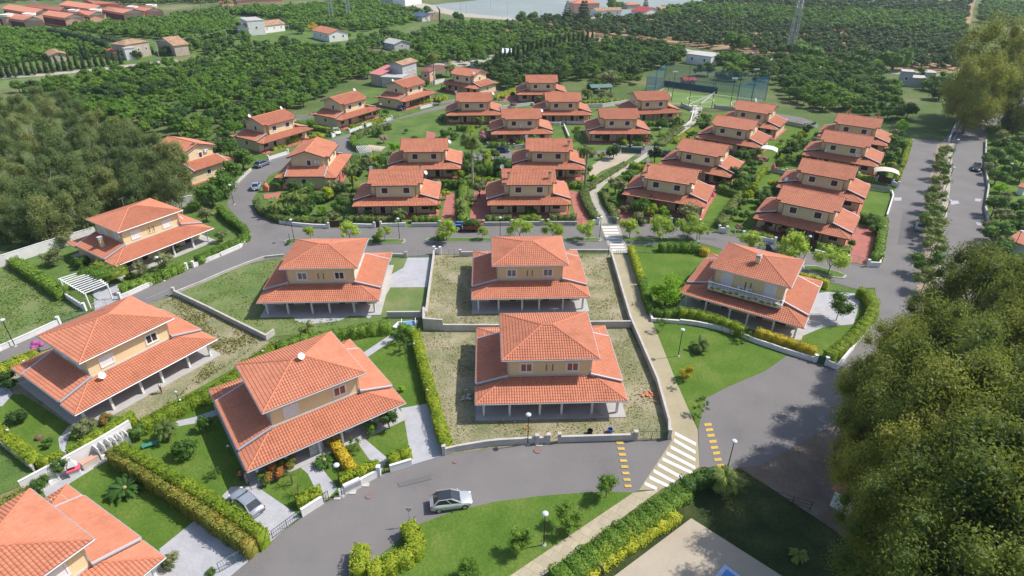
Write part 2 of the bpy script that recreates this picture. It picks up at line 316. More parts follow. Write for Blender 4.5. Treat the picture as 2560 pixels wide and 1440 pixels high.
for s in ([(709,610),(725,604),(1011,602),(1013,608),(1005,613),(715,617)],[(1060,604),(1072,598),(1495,593),(1505,597),(1498,602),(1072,608)],[(1549,594),(1556,590),(1730,592),(1748,598),(1740,604),(1556,602)],[(2004,655),(2040,656),(2100,672),(2117,680),(2110,687),(2070,684),(2008,664)]):
    k=MB(); k.prism([U(a,b) for a,b in s],.03,.14); tag(k.build('kerb',concrete),kind='structure')
    c=[(sum(p[0] for p in s)/len(s)),(sum(p[1] for p in s)/len(s))]
    ww=[U(a,b) for a,b in s]; cx=sum(p[0] for p in ww)/len(ww); cy=sum(p[1] for p in ww)/len(ww)
    k=MB()
    def ins(p):
        d=math.hypot(p[0]-cx,p[1]-cy); q=max(0,(d-.3)/d); return (cx+(p[0]-cx)*q,cy+(p[1]-cy)*(1-.3/2.2))
    k.sheet([ins(p) for p in ww],.155); tag(k.build('verge',lawn2),kind='structure')
# pavings
for nm,mt,px in (
 ('driveway',pave_w,[(1018,647),(1077,646),(1068,720),(976,722),(955,760),(925,800),(890,790),(960,700),(1008,672)]),
 ('driveway',pave_w,[(724,790),(740,808),(769,817),(850,807),(890,786)]),
 ('driveway',pave_w,[(1005,1024),(1078,1010),(1115,1140),(1035,1165),(1016,1057)]),
 ('driveway',pave_w,[(584,1225),(645,1222),(759,1298),(685,1360),(668,1330),(561,1249)]),
 ('driveway',pave_w,[(504,1302),(638,1363),(652,1391),(595,1440),(560,1470),(430,1470),(406,1383)]),
 ('path',pave_w,[(893,1094),(915,1100),(975,1150),(955,1190),(905,1120)]),
 ('path',pave_w,[(750,1170),(790,1150),(825,1195),(850,1225),(816,1264),(790,1220),(775,1190)]),
 ('path',pave_w,[(978,840),(910,886),(922,896),(988,850)]),
 ('path',pave_w,[(370,1092),(380,1078),(490,1052),(545,1032),(548,1046),(490,1068),(400,1085)]),
 ('path',pave_w,[(94,1215),(185,1140),(290,1152),(190,1215),(125,1260)]),
 ('path',pave_w,[(150,1110),(175,1080),(240,1060),(230,1075),(180,1095),(168,1130),(170,1145),(155,1140)]),
 ('driveway',pave_w,[(-60,960),(20,975),(35,1000),(10,1030),(-60,1040)]),
 ('driveway',pave_w,[(2029,725),(2070,720),(2135,722),(2150,745),(2135,800),(2060,808),(2010,830),(1990,825)]),
 ('driveway',pave_w,[(232,728),(300,720),(305,757),(238,790)]),
 ('driveway',pave_r,[(1417,474),(1451,480),(1477,558),(1440,560),(1425,493)]),
 ('driveway',pave_r,[(1183,476),(1222,476),(1215,562),(1170,562)]),
 ('driveway',pave_r,[(1114,480),(1134,486),(1138,565),(1098,565)]),
 ('terrace',pave_r,[(1539,519),(1627,532),(1635,554),(1543,554)]),
 ('driveway',pave_r,[(2141,552),(2192,557),(2167,653),(2117,644),(2130,576)]),
 ('terrace',pave_r,[(1760,480),(1785,450),(1800,455),(1775,505)]),
 ('driveway',pave_r,[(1062,330),(1085,335),(1080,365),(1060,365)]),
 ('driveway',pave_r,[(1240,250),(1280,232),(1300,238),(1270,255)]),
 ('forecourt',sandp,[(1474,446),(1500,425),(1560,400),(1590,378),(1545,378),(1500,395),(1465,420)]),
 ('path',path_y,[(1528,631),(1572,633),(1633,802),(1697,957),(1748,1068),(1754,1162),(1658,1219),(1603,1222),(1684,1096),(1680,1061),(1650,957),(1579,802)]),
 ('path',pave_b,[(1589,1228),(1658,1219),(1367,1437),(1250,1520),(1190,1500),(1287,1437)]),
 ('path',path_c,[(1496,562),(1492,532),(1477,499),(1470,476),(1483,459),(1560,412),(1642,357),(1721,299),(1731,282),(1735,262),(1752,262),(1746,282),(1740,299),(1657,359),(1572,416),(1511,457),(1489,480),(1502,510),(1538,556)]),
 ('path',path_c,[(1500,562),(1545,560),(1572,630),(1526,630)]),
 ('playing_field',turf,[(1652,214),(1905,243),(1835,270),(1600,248)]),
): sheet(nm,px,mt)
# painted markings
paint=plain('road_paint_white',(.70,.68,.66),.8,0,.10,2.5); painty=plain('road_paint_yellow',(.56,.38,.09),.8,0,.12,2.5)
def quadpx(mb,pts,z): mb.sheet([U(a,b,z) for a,b in pts],z)
zc=ZL[0]+.004; ZL[0]+=.012
k=MB()
Ls=[(1691.5,1074),(1690,1091),(1681.5,1108),(1671,1123),(1661,1138),(1651,1153),(1639.5,1168),(1629.5,1184.5),(1617.7,1200)]
Rs=[(1745,1101),(1743.7,1121),(1743.7,1140),(1743.7,1160),(1737,1173),(1715,1187),(1700,1200),(1683,1209),(1648,1213)]
for l,r in zip(Ls,Rs): quadpx(k,[l,r,(r[0],r[1]+8.5),(l[0],l[1]+8.5)],zc)
tag(k.build('crosswalk_markings',paint),kind='structure')
k=MB()
for i in range(9):
    y=563.5+i*7.15; l=1501.5+i*3.2; r=1539.5+i*2.9; quadpx(k,[(l,y),(r,y-.6),(r+1.4,y+2.9),(l+1.6,y+3.5)],zc)
tag(k.build('crosswalk_markings',paint),kind='structure')
k=MB()
for i in range(6): quadpx(k,[(1712+i*2,258+i*3.6),(1737+i*2.2,258.5+i*3.6),(1738+i*2.2,260+i*3.6),(1713+i*2,259.6+i*3.6)],zc)
tag(k.build('crosswalk_markings',paint),kind='structure')
k=MB()
for i,y in enumerate([1101,1115,1129.5,1145,1160,1176,1192,1208]): quadpx(k,[(1545+i*3.1,y),(1562.5+i*3.1,y),(1564+i*3.1,y+6.5),(1546.5+i*3.1,y+6.5)],zc)
for i,(a,b) in enumerate([(1764,1052),(1768,1065),(1772,1079),(1777,1094),(1781,1109),(1786,1123),(1790,1139),(1797,1154)]): quadpx(k,[(a,b+1),(a+18,b-1),(a+20,b+6),(a+2,b+8)],zc)
for i in range(5): quadpx(k,[(1384+i*3,564+i*4.6),(1396+i*3,563.6+i*4.6),(1397+i*3,566+i*4.6),(1385+i*3,566.4+i*4.6)],zc)
tag(k.build('rumble_strip_markings',painty),kind='structure')
def lineseg(k,a,b,w,z): k.bar((a[0],a[1],z),(b[0],b[1],z),w,.001,0,.003)
k=MB(); pc=[U(1654,217),U(1901,244),U(1833,268),U(1604,247)]
for i in range(4): lineseg(k,pc[i],pc[(i+1)%4],.22,zc)
mA=tuple((pc[0][j]+pc[1][j])/2 for j in (0,1)); mB=tuple((pc[2][j]+pc[3][j])/2 for j in (0,1)); lineseg(k,mA,mB,.22,zc)
cc=tuple((mA[j]+mB[j])/2 for j in (0,1)); prev=None
for i in range(33):
    g=2*math.pi*i/32; q=(cc[0]+4.6*math.cos(g),cc[1]+4.6*math.sin(g))
    if prev: lineseg(k,prev,q,.2,zc)
    prev=q
for side in (0,1):
    e=[((pc[0][j]+pc[3][j])/2) for j in (0,1)] if side==0 else [((pc[1][j]+pc[2][j])/2) for j in (0,1)]
    prev=None
    for i in range(17):
        g=2*math.pi*i/32-math.pi/2+(0 if side==0 else math.pi)-.1; q=(e[0]+6*math.cos(g),e[1]+6*math.sin(g))
        if prev: lineseg(k,prev,q,.2,zc)
        prev=q
tag(k.build('pitch_markings',paint),kind='structure')

for px in ([(2372,489),(2392,488),(2396,495),(2376,499)],[(2436,482),(2452,484),(2448,490),(2434,488)],[(2437,541),(2460,543),(2462,551),(2442,549)],[(2440,588),(2455,590),(2450,597),(2436,594)],[(2232,482),(2252,482),(2250,490),(2233,490)]): sheet('road_patch',px,pave_w)
for px in ([(1000,1210),(1080,1190),(1085,1200),(1004,1221)],[(1740,585),(1790,590),(1788,596),(1738,592)],[(2255,520),(2290,520),(2280,600),(2242,600)]): sheet('road_patch',px,ground_mat('patched_asphalt',[(.3,(.13,.125,.13)),(.7,(.17,.16,.16))],.4,6,.4,.01,.9))
# ---------------------------------------------------------------- roofs and houses
def tiles(mb,P,u,v,poly,p=.30,c=.4):
    """corrugated roof tiles on the plane through P with unit axes u (along the eave) and v (up the slope); poly convex in (u,v)"""
    P=Vector(P); u=Vector(u).normalized(); v=Vector(v).normalized(); n=u.cross(v)
    us=[q[0] for q in poly]; u0,u1=min(us),max(us)
    def span(x):
        hit=[]
        m=len(poly)
        for i in range(m):
            a,b=poly[i],poly[(i+1)%m]
            if abs(a[0]-b[0])<1e-9:
                if abs(a[0]-x)<1e-6: hit+=[a[1],b[1]]
                continue
            if min(a[0],b[0])-1e-9<=x<=max(a[0],b[0])+1e-9: hit.append(a[1]+(b[1]-a[1])*(x-a[0])/(b[0]-a[0]))
        return (min(hit),max(hit)) if hit else (0,0)
    q=p/4; k0=math.floor(u0/q)+1; g=[u0]+[i*q for i in range(k0,int(math.ceil(u1/q)))]+[u1]
    prof=[0,.8,1,.8]
    cols=[]
    for x in g:
        lo,hi=span(x); cols.append((x,lo,hi,.075*prof[int(round(x/q))%4]))
    vs=[];fs=[];uv=[]
    for i in range(len(cols)-1):
        xa,la,ha,za=cols[i]; xb,lb,hb,zb=cols[i+1]
        j0=int(math.floor(min(la,lb)/c)); j1=int(math.ceil(max(ha,hb)/c))
        for j in range(j0,j1):
            a0=min(max(j*c,la),ha); a1=min(max((j+1)*c,la),ha); b0=min(max(j*c,lb),hb); b1=min(max((j+1)*c,lb),hb)
            if a1-a0<1e-6 and b1-b0<1e-6: continue
            def pt(x,y,h): 
                t=(y-j*c)/c; return P+u*x+v*y+n*(h+.045*(1-t)+.015)
            k=len(vs); vs+=[pt(xa,a0,za),pt(xb,b0,zb),pt(xb,b1,zb),pt(xa,a1,za)]; fs.append((k,k+1,k+2,k+3))
            uc=(xa+xb)/2; vc=(j+.5)*c; uv.append([(uc+P.x,vc),(uc+P.x,vc),(uc+P.x,vc),(uc+P.x,vc)])
    mb.add(vs,fs,uv)
    m=len(poly); top=[P+u*a+v*b for a,b in poly]; bot=[t-Vector((0,0,.14)) for t in top]
    ar=sum(poly[i][0]*poly[(i+1)%m][1]-poly[(i+1)%m][0]*poly[i][1] for i in range(m))
    idx=list(range(m)) if ar>0 else list(range(m-1,-1,-1))
    mb.add(top+bot,[tuple(idx),tuple(m+i for i in idx[::-1])]+[(idx[i],m+idx[i],m+idx[(i+1)%m],idx[(i+1)%m]) for i in range(m)],[[(P.x,b) for _ in range(m)] for b in (0,0)]+[[(P.x,0)]*4 for _ in range(m)])
def slopev(dx,dy,s): return Vector((dx,dy,s)).normalized()
def hip_roof(mb,W,D,ze,s,caps,rx=None):
    """hip roof on rectangle +-W,+-D, ridge along x"""
    k=math.sqrt(1+s*s); rr=W-D if rx is None else rx; zr=ze+D*s
    tiles(mb,(-W,-D,ze),(1,0,0),slopev(0,1,s),[(0,0),(2*W,0),(W+rr,D*k),(W-rr,D*k)])
    tiles(mb,(W,D,ze),(-1,0,0),slopev(0,-1,s),[(0,0),(2*W,0),(W+rr,D*k),(W-rr,D*k)])
    s2=D*s/(W-rr); k2=math.sqrt(1+s2*s2)
    tiles(mb,(W,-D,ze),(0,1,0),slopev(-1,0,s2),[(0,0),(2*D,0),(D,(W-rr)*k2)])
    tiles(mb,(-W,D,ze),(0,-1,0),slopev(1,0,s2),[(0,0),(2*D,0),(D,(W-rr)*k2)])
    for a,b in (((-W,-D,ze),(-rr,0,zr)),((W,-D,ze),(rr,0,zr)),((W,D,ze),(rr,0,zr)),((-W,D,ze),(-rr,0,zr)),((-rr,0,zr),(rr,0,zr))):
        a=Vector(a)+Vector((0,0,.05)); b=Vector(b)+Vector((0,0,.05)); c=MB(); c.tube(a,b,.12,.12,6); c.build('ridge_tiles',cap_a,caps)
def skirt(parent,names,W,yf,yb,zl,wy,ww,zw,s,wi,di,tile,cap,flash,gut,wyb=None):
    """lower roof: hipped front and rear skirts with raised side wings between"""
    k=math.sqrt(1+s*s); wyb=wy if wyb is None else wyb
    gt=MB()
    for sgn,ye,yw in ((-1,yf,wy),(1,yb,wyb)):
        m=MB(); d=ye-di; r=ye-yw
        if sgn<0:
            tiles(m,(-W,-ye,zl),(1,0,0),slopev(0,1,s),[(0,0),(2*W,0),(2*W-d,d*k),(d,d*k)])
            tiles(m,(-W,-yw,zl),(0,-1,0),slopev(1,0,s),[(0,0),(r,0),(0,r*k)])
            tiles(m,(W,-ye,zl),(0,1,0),slopev(-1,0,s),[(0,0),(r,0),(r,r*k)])
        else:
            tiles(m,(W,ye,zl),(-1,0,0),slopev(0,-1,s),[(0,0),(2*W,0),(2*W-d,d*k),(d,d*k)])
            tiles(m,(-W,ye,zl),(0,-1,0),slopev(1,0,s),[(0,0),(r,0),(r,r*k)])
            tiles(m,(W,yw,zl),(0,1,0),slopev(-1,0,s),[(0,0),(r,0),(0,r*k)])
        m.build(names[0] if sgn<0 else names[1],tile,parent)
        for sx in (-1,1):
            c=MB(); c.tube((sx*W,sgn*ye,zl+.05),(sx*(W-r),sgn*yw,zl+r*s+.05),.11,.11,6); c.build('ridge_tiles',cap,parent)
            gt.tube((sx*(W+.05),sgn*(ye+.05),zl-.02),(sx*(W+.05),sgn*(yw+.1),zl-.02),.08,.08,6)
        gt.tube((-W-.05,sgn*(ye+.06),zl-.02),(W+.05,sgn*(ye+.06),zl-.02),.08,.08,6)
    L=ww-wi
    for sx in (-1,1):
        m=MB()
        if sx<0: tiles(m,(-ww,wyb,zw),(0,-1,0),slopev(1,0,s),[(0,0),(wy+wyb,0),(wy+wyb,L*k),(0,L*k)])
        else: tiles(m,(ww,-wy,zw),(0,1,0),slopev(-1,0,s),[(0,0),(wy+wyb,0),(wy+wyb,L*k),(0,L*k)])
        m.build(names[2],tile,parent)
        gt.tube((sx*(ww+.06),-wy,zw-.02),(sx*(ww+.06),wyb,zw-.02),.08,.08,6)
        for y,sg in ((-wy,-1),(wyb,1)):
            # verge: white top flashing and dark riser beside the wing roof
            a=Vector((sx*ww,y+sg*.13,zw+.02)); b=Vector((sx*wi,y+sg*.13,zw+L*s+.02)); fl=MB(); fl.bar(a,b,.22,.16); fl.build('verge_flashing',flash,parent)
            a=Vector((sx*(ww-.1),y+sg*.02,zw-.24)); b=Vector((sx*wi,y+sg*.02,zw+L*s-.24)); gt.bar(a,b,.10,.34)
    gt.build('gutter',gut,parent)
def window(parent,x,y,z,w,h,mode,frame,pane_mat,nrm=(0,-1),shut=None,name='window'):
    """window in a wall plane; nrm outward"""
    nx,ny=nrm; tx,ty=(-ny,nx)
    def P(a,d,zz): return (x+tx*a+nx*d,y+ty*a+ny*d,zz)
    def slab(mb,a0,a1,z0,z1,d0,d1):
        c=[P(a0,d0,z0),P(a1,d0,z0),P(a1,d1,z0),P(a0,d1,z0),P(a0,d0,z1),P(a1,d0,z1),P(a1,d1,z1),P(a0,d1,z1)]
        mb.add(c,[(0,3,2,1),(4,5,6,7),(0,1,5,4),(1,2,6,5),(2,3,7,6),(3,0,4,7)])
    f=MB(); t=.16
    slab(f,-w/2-t,w/2+t,z+h,z+h+t,-.02,.06); slab(f,-w/2-t,w/2+t,z-t,z,-.02,.09)
    slab(f,-w/2-t,-w/2,z,z+h,-.02,.06); slab(f,w/2,w/2+t,z,z+h,-.02,.06)
    fo=f.build(name,frame,parent)
    p=MB(); slab(p,-w/2,w/2,z,z+h,-.02,.012); p.build('pane' if mode!='shut' else 'shutter',pane_mat,fo)
    if mode=='two':
        q=MB(); slab(q,-.05,.05,z,z+h,.012,.04); 
        for a in (-w/2,w/2-.06): slab(q,a,a+.06,z,z+h,.012,.04)
        slab(q,-w/2,w/2,z,z+.06,.013,.038); slab(q,-w/2,w/2,z+h-.06,z+h,.013,.038); q.build('sash',whitep,fo)
    if mode=='open':
        q=MB(); slab(q,-w/2-.42,-w/2-.02,z,z+h,.07,.11); slab(q,w/2+.02,w/2+.42,z,z+h,.07,.11); q.build('open_shutter',shut,fo)
    return fo
def villa_a(label,win,loc,rz,slits=True,balcony=False,chimney=None,dish=None,extra=None):
    t=thing('villa',label,'house',loc,rz,'hip-roofed villas with columned porches')
    W2,D2,zu=5.74,5.08,6.66; s=.30
    m=MB(); hip_roof(m,W2,D2,zu,s,t); m.build('upper_roof',tile_a,t)
    g=MB()
    for a,b in (((-W2,-D2),(W2,-D2)),((W2,-D2),(W2,D2)),((W2,D2),(-W2,D2)),((-W2,D2),(-W2,-D2))): g.tube((a[0]*1.01,a[1]*1.01,zu-.03),(b[0]*1.01,b[1]*1.01,zu-.03),.085,.085,6)
    for sx in (-1,1):
        g.tube((sx*(W2-.1),-D2+.1,zu-.08),(sx*5.0,-4.40,zu-.5),.05,.05,5); g.tube((sx*5.0,-4.40,zu-.5),(sx*5.0,-4.40,3.8),.05,.05,5)
    g.build('gutter',greym,t)
    skirt(t,('porch_roof','rear_roof','wing_roof'),8.89,7.95,7.83,2.62,4.57,8.87,3.02,s,4.95,4.3,tile_a,cap_a,lead,greym)
    m=MB(); m.box(-4.95,-4.3,2.9,4.95,4.3,6.62); m.build('upper_wall',yellow,t)
    m=MB(); m.box(-W2+.06,-D2+.06,zu-.10,W2-.06,D2-.06,zu-.04); m.build('soffit',white,t)
    m=MB(); 
    for a,b in (((-5.02,-4.36),(5.02,-4.36)),((-5.02,4.36),(5.02,4.36))): m.bar(a,b,.12,0,3.66,3.92)
    for sx in (-1,1): m.bar((sx*5.02,-4.3),(sx*5.02,4.3),.12,0,3.9,4.34)
    m.build('wall_flashing',lead,t)
    m=MB(); m.box(-7.9,-4.5,.1,7.9,6.9,3.0); m.build('ground_wall',yellow,t)
    m=MB(); m.box(-8.95,-7.9,.02,8.95,8.1,.14); m.build('patio',patio,t)
    for x in (-7.95,-4.88,-1.29,1.3,4.93,7.96):
        m=MB(); m.box(x-.13,-7.17,.14,x+.13,-6.91,2.75); m.build('pillar',white,t)
    m=MB(); m.box(-8.5,-7.2,2.42,8.5,-6.88,2.6); m.build('porch_beam',white,t)
    for i,x in enumerate((-2.8,2.75)):
        md=win[i]
        if balcony: window(t,x*1.12,-4.3,4.1,1.35,1.9,'shut',white,shutter,name='balcony_door')
        elif md=='shut': window(t,x,-4.3,4.45,1.35,1.15,'shut',white,shutter)
        elif md=='open': window(t,x,-4.3,4.45,1.35,1.15,'two',white,glass)
        elif md=='red': window(t,x,-4.3,4.45,1.35,1.15,'two',white,glassred)
        else: window(t,x,-4.3,4.45,1.35,1.15,'two',white,glassgrey)
    if slits:
        for x in (-.4,.36): window(t,x,-4.3,4.5,.2,1.0,'shut',yellow,glassgrey,name='slit_window')
    window(t,-4.95,1.5,4.5,.9,1.1,'shut',white,shutter,(-1,0)); window(t,-4.95,-2.0,4.5,.9,1.1,'shut',white,shutter,(-1,0)); window(t,4.95,0,4.5,.9,1.1,'two',white,glass,(1,0))
    for x,w_,h_ in ((-5.6,1.5,2.1),(-2.6,1.0,2.1),(2.6,1.0,2.1),(5.6,1.5,2.1)):
        window(t,x,-4.5,.16,w_,h_,'shut',white,brown,name='porch_door')
    for sx in (-1,1): window(t,sx*7.9,-1.5,1.2,.9,1.0,'shut',white,shutter,(sx,0))
    if balcony:
        m=MB(); m.box(-5.3,-6.3,3.62,5.3,-4.32,3.86); m.build('balcony_floor',stucco,t)
        m=MB(); m.box(-5.3,-6.34,3.86,5.3,-6.22,4.3)
        for sx in (-1,1): m.box(sx*5.24-.06,-6.2,3.87,sx*5.24+.06,-4.33,4.3)
        m.build('parapet',white,t)
        m=MB(); m.tube((-5.3,-6.28,4.95),(5.3,-6.28,4.95),.035); m.tube((-5.3,-6.28,4.6),(5.3,-6.28,4.6),.02)
        for i in range(22): m.tube((-5.3+i*.505,-6.28,4.3),(-5.3+i*.505,-6.28,4.95),.018,.018,5)
        for sx in (-1,1): m.tube((sx*5.3,-6.28,4.95),(sx*5.3,-4.35,4.95),.035)
        m.build('railing',whitep,t)
        for x in (-.95,.25):
            ac(t,x,-4.32,4.0)
    if chimney:
        cx,cy,cz=chimney; m=MB(); m.box(cx-.28,cy-.28,cz-.8,cx+.28,cy+.28,cz+1.1); ch=m.build('chimney',yellow,t)
        m=MB(); m.box(cx-.4,cy-.4,cz+1.1,cx+.4,cy+.4,cz+1.2); m.box(cx-.25,cy-.25,cz+1.2,cx+.25,cy+.25,cz+1.42); m.box(cx-.38,cy-.38,cz+1.42,cx+.38,cy+.38,cz+1.5); m.build('chimney_cap',stucco,ch)
    return t
def ac(parent,x,y,z,nrm=(0,-1)):
    m=MB(); nx,ny=nrm; tx,ty=-ny,nx; c=(x+nx*.22,y+ny*.22)
    m.bar((c[0]-tx*.45,c[1]-ty*.45),(c[0]+tx*.45,c[1]+ty*.45),.34,0,z,z+.62); o=m.build('air_conditioner',whitep,parent)
    m=MB(); q=(x+nx*.395,y+ny*.395,z+.31); m.tube((q[0]+tx*.12,q[1]+ty*.12,q[2]),(q[0]+tx*.12+nx*.02,q[1]+ty*.12+ny*.02,q[2]),.25,.25,14); m.build('fan_grille',greym,o)
    return o
def dish(parent,x,y,z,az=-.6,r=.5,pole=1.0):
    m=MB(); m.tube((x,y,z-.6),(x,y,z+pole),.03,.03,6); o=m.build('satellite_dish',greym,parent)
    d=Vector((math.cos(az)*.85,math.sin(az)*.85,.5)).normalized(); c=Vector((x,y,z+pole))+d*.12; t=d.orthogonal().normalized(); q=d.cross(t)
    vs=[c-d*.1]; fs=[]; n=14
    for k,(rr,dd) in enumerate(((.5*r,-.07),(r,0.03))):
        for i in range(n):
            g=2*math.pi*i/n; vs.append(c+d*dd+t*(rr*math.cos(g))+q*(rr*math.sin(g)))
    for i in range(n): fs.append((0,1+i,1+(i+1)%n)); fs.append((1+i,n+1+i,n+1+(i+1)%n,1+(i+1)%n))
    m=MB(); m.add(vs,fs); m.tube(c-q*r*.8,c+d*.45,.015,.015,4); m.tube(c+d*.4,c+d*.52,.05,.04,6); m.build('reflector',whitep,o)
    return o
def antenna(parent,x,y,z,h=1.6):
    m=MB(); m.tube((x,y,z-.2),(x,y,z+h),.02,.02,5)
    m.tube((x-.5,y,z+h-.1),(x+.5,y,z+h-.1),.012,.012,4)
    for i in range(6): m.tube((x-.5+i*.2,y-.22,z+h-.1),(x-.5+i*.2,y+.22,z+h-.1),.01,.01,4)
    m.build('antenna',greym,parent)
def house_b_proto():
    t=thing('gabled_house','x','house',(0,0,0),0,'gable-roofed estate houses')
    s=.342; k=math.sqrt(1+s*s); A,e1,ze,zr=5.55,4.27,6.47,7.93; ca,cc=4.6,4.88
    m=MB(); v=slopev(0,1,s)
    ex=(cc-e1)*k
    tiles(m,(-A,-cc,ze-(cc-e1)*s),(1,0,0),v,[(0,ex),(2*A,ex),(2*A,ex+e1*k),(0,ex+e1*k)])
    tiles(m,(-A,-cc,ze-(cc-e1)*s),(1,0,0),v,[(A-ca,0),(A+ca,0),(A+ca,ex),(A-ca,ex)])
    tiles(m,(A,e1,ze),(-1,0,0),slopev(0,-1,s),[(0,0),(2*A,0),(2*A,e1*k),(0,e1*k)])
    m.build('upper_roof',tile_b,t)
    c=MB(); c.tube((-A,0,zr+.05),(A,0,zr+.05),.13,.13,6); c.build('ridge_tiles',cap_a,t)
    g=MB(); zc_=ze-(cc-e1)*s
    g.tube((-ca,-cc-.06,zc_-.03),(ca,-cc-.06,zc_-.03),.085,.085,6)
    for sx in (-1,1):
        g.tube((sx*ca,-e1-.06,ze-.03),(sx*A,-e1-.06,ze-.03),.085,.085,6)
        g.tube((sx*3.99,-4.26,zc_-.2),(sx*3.99,-4.26,3.6),.045,.045,5)
        g.bar(Vector((sx*(A+.03),-e1,ze-.08)),Vector((sx*(A+.03),0,zr-.08)),.08,.2); g.bar(Vector((sx*(A+.03),e1,ze-.08)),Vector((sx*(A+.03),0,zr-.08)),.08,.2)
        g.bar(Vector((sx*(ca+.03),-cc,zc_-.08)),Vector((sx*(ca+.03),-e1,ze-.08)),.06,.16)
    g.tube((-A,e1+.06,ze-.03),(A,e1+.06,ze-.03),.085,.085,6); g.build('gutter',brown,t)
    f=MB()
    for sx in (-1,1):
        f.bar(Vector((sx*(A-.14),-e1+.1,ze-.26)),Vector((sx*(A-.14),0,zr-.26)),.2,.18); f.bar(Vector((sx*(A-.14),e1-.1,ze-.26)),Vector((sx*(A-.14),0,zr-.26)),.2,.18)
    f.box(-ca+.05,-cc+.04,zc_-.22,ca-.05,-cc+.16,zc_-.1); f.build('fascia',white,t)
    skirt(t,('porch_roof','rear_roof','wing_roof'),8.43,6.91,6.75,2.75,4.26,8.67,3.14,.31,4.95,3.6,tile_b,cap_a,lead,brown)
    m=MB(); m.box(-4.95,-3.6,3.0,4.95,3.6,6.4)
    for sx in (-1,1):   # gable triangles
        m.add([(sx*4.95,-3.6,6.4),(sx*4.95,3.6,6.4),(sx*4.95,0,7.75),(sx*4.75,-3.6,6.4),(sx*4.75,3.6,6.4),(sx*4.75,0,7.75)],[(0,1,2),(3,5,4),(0,3,4,1),(1,4,5,2),(2,5,3,0)])
    m.box(-3.95,-4.2,3.0,3.95,-3.6,6.25); m.build('upper_wall',yellow_b,t)
    m=MB(); m.box(-7.9,-4.3,.1,7.9,5.4,3.05); m.build('ground_wall',yellow_b,t)
    m=MB(); m.box(-8.5,-7.0,.02,8.5,6.9,.14); m.build('terrace',redtile,t)
    for x in (-7.9,-4.1,-.75,.75,4.1,7.9):
        m=MB(); m.tube((x,-6.45,.14),(x,-6.45,2.8),.09,.09,6); m.build('post',brown,t)
    for x in (-2.15,2.2): window(t,x,-4.2,4.45,1.2,1.15,'shut',white,brown)
    for sx in (-1,1): window(t,sx*4.95,-.3,4.5,.8,1.15,'shut',white,brown,(sx,0))
    for x,w_,z_,h_ in ((-5.8,1.5,.9,1.3),(-2.9,1.0,.16,2.1),(2.9,1.0,.16,2.1),(5.7,1.5,.9,1.3)): window(t,x,-4.3,z_,w_,h_,'shut',white,brown,name='door' if h_>2 else 'window')
    for sx in (-1,1): window(t,sx*7.9,0.5,1.3,.9,1.0,'shut',white,brown,(sx,0))
    return t
# ---------------------------------------------------------------- villas (survey fit: centre, yaw)
VA=[
 ('a1','hip-roofed villa nearest the bottom street, reddish curtains in both front windows',(4.39,62.29),2.4,('red','red'),True),
 ('a2','hip-roofed villa in the middle dry lot, grey panes in both front windows',(2.55,85.72),2.4,('grey','grey'),True),
 ('a3','hip-roofed villa with a pale paved drive on its right and round apron',(-29.06,84.37),2.7,('grey','open'),True),
 ('a4','hip-roofed villa in the olive garden beside the wood, both shutters closed',(-66.62,98.89),57.6,('shut','shut'),True),
 ('a5','hip-roofed villa with one white shutter closed and one dark open window',(-51.01,63.52),57.3,('shut','open'),False),
 ('a6','hip-roofed villa between long clipped hedges, satellite dish on the ridge',(-24.18,55.26),36.5,('shut','red'),False),
 ('a7','hip-roofed villa cut by the bottom left corner of the photo, beside the big cycad lawn',(-41.42,30.15),59.6,('shut','shut'),False),
 ('a8','hip-roofed villa with the long white balcony and two air conditioners, inside the yellow-green hedge',(37.3,81.67),-32.3,('shut','shut'),True),
]
VIL={}
for k,lab,(x,y),yaw,win,sl_ in VA:
    VIL[k]=villa_a(lab,win,(x,y,0),R(yaw),sl_,balcony=(k=='a8'),chimney={'a8':(.2,-1.7,7.5),'a4':(-7.0,-1.0,3.9)}.get(k))
for k in ('a1','a2','a3','a5'): antenna(VIL[k],.9,.9,8.1,2.0)
antenna(VIL['a4'],-.8,1.0,8.1,1.8)
dish(VIL['a6'],.3,-.4,8.3,-1.3,.42,.3); dish(VIL['a5'],-4.2,-5.4,4.0,-1.6,.42,.1); dish(VIL['a4'],5.3,-4.6,5.0,-.4,.4,.2)
for z in (4.7,5.5): ac(VIL['a4'],-4.95,2.6 if z<5 else -3.4,z-.3,(-1,0))
a9=villa_a('hip-roofed villa almost wholly outside the left edge, only a porch corner showing',('shut','shut'),(-89.0,74.0,0),R(40),False)
m=MB()  # basketball-style grid antenna on the balcony villa
m.tube((.2,-1.2,8.3),(.2,-1.2,10.0),.04)
for i in range(5): m.tube((-.3+i*.25,-1.2,9.4),(-.3+i*.25,-1.2,10.2),.02,.02,4)
for i in range(4): m.tube((-.3,-1.2,9.4+i*.26),(.7,-1.2,9.4+i*.26),.02,.02,4)
m.build('grid_antenna',whitep,VIL['a8'])
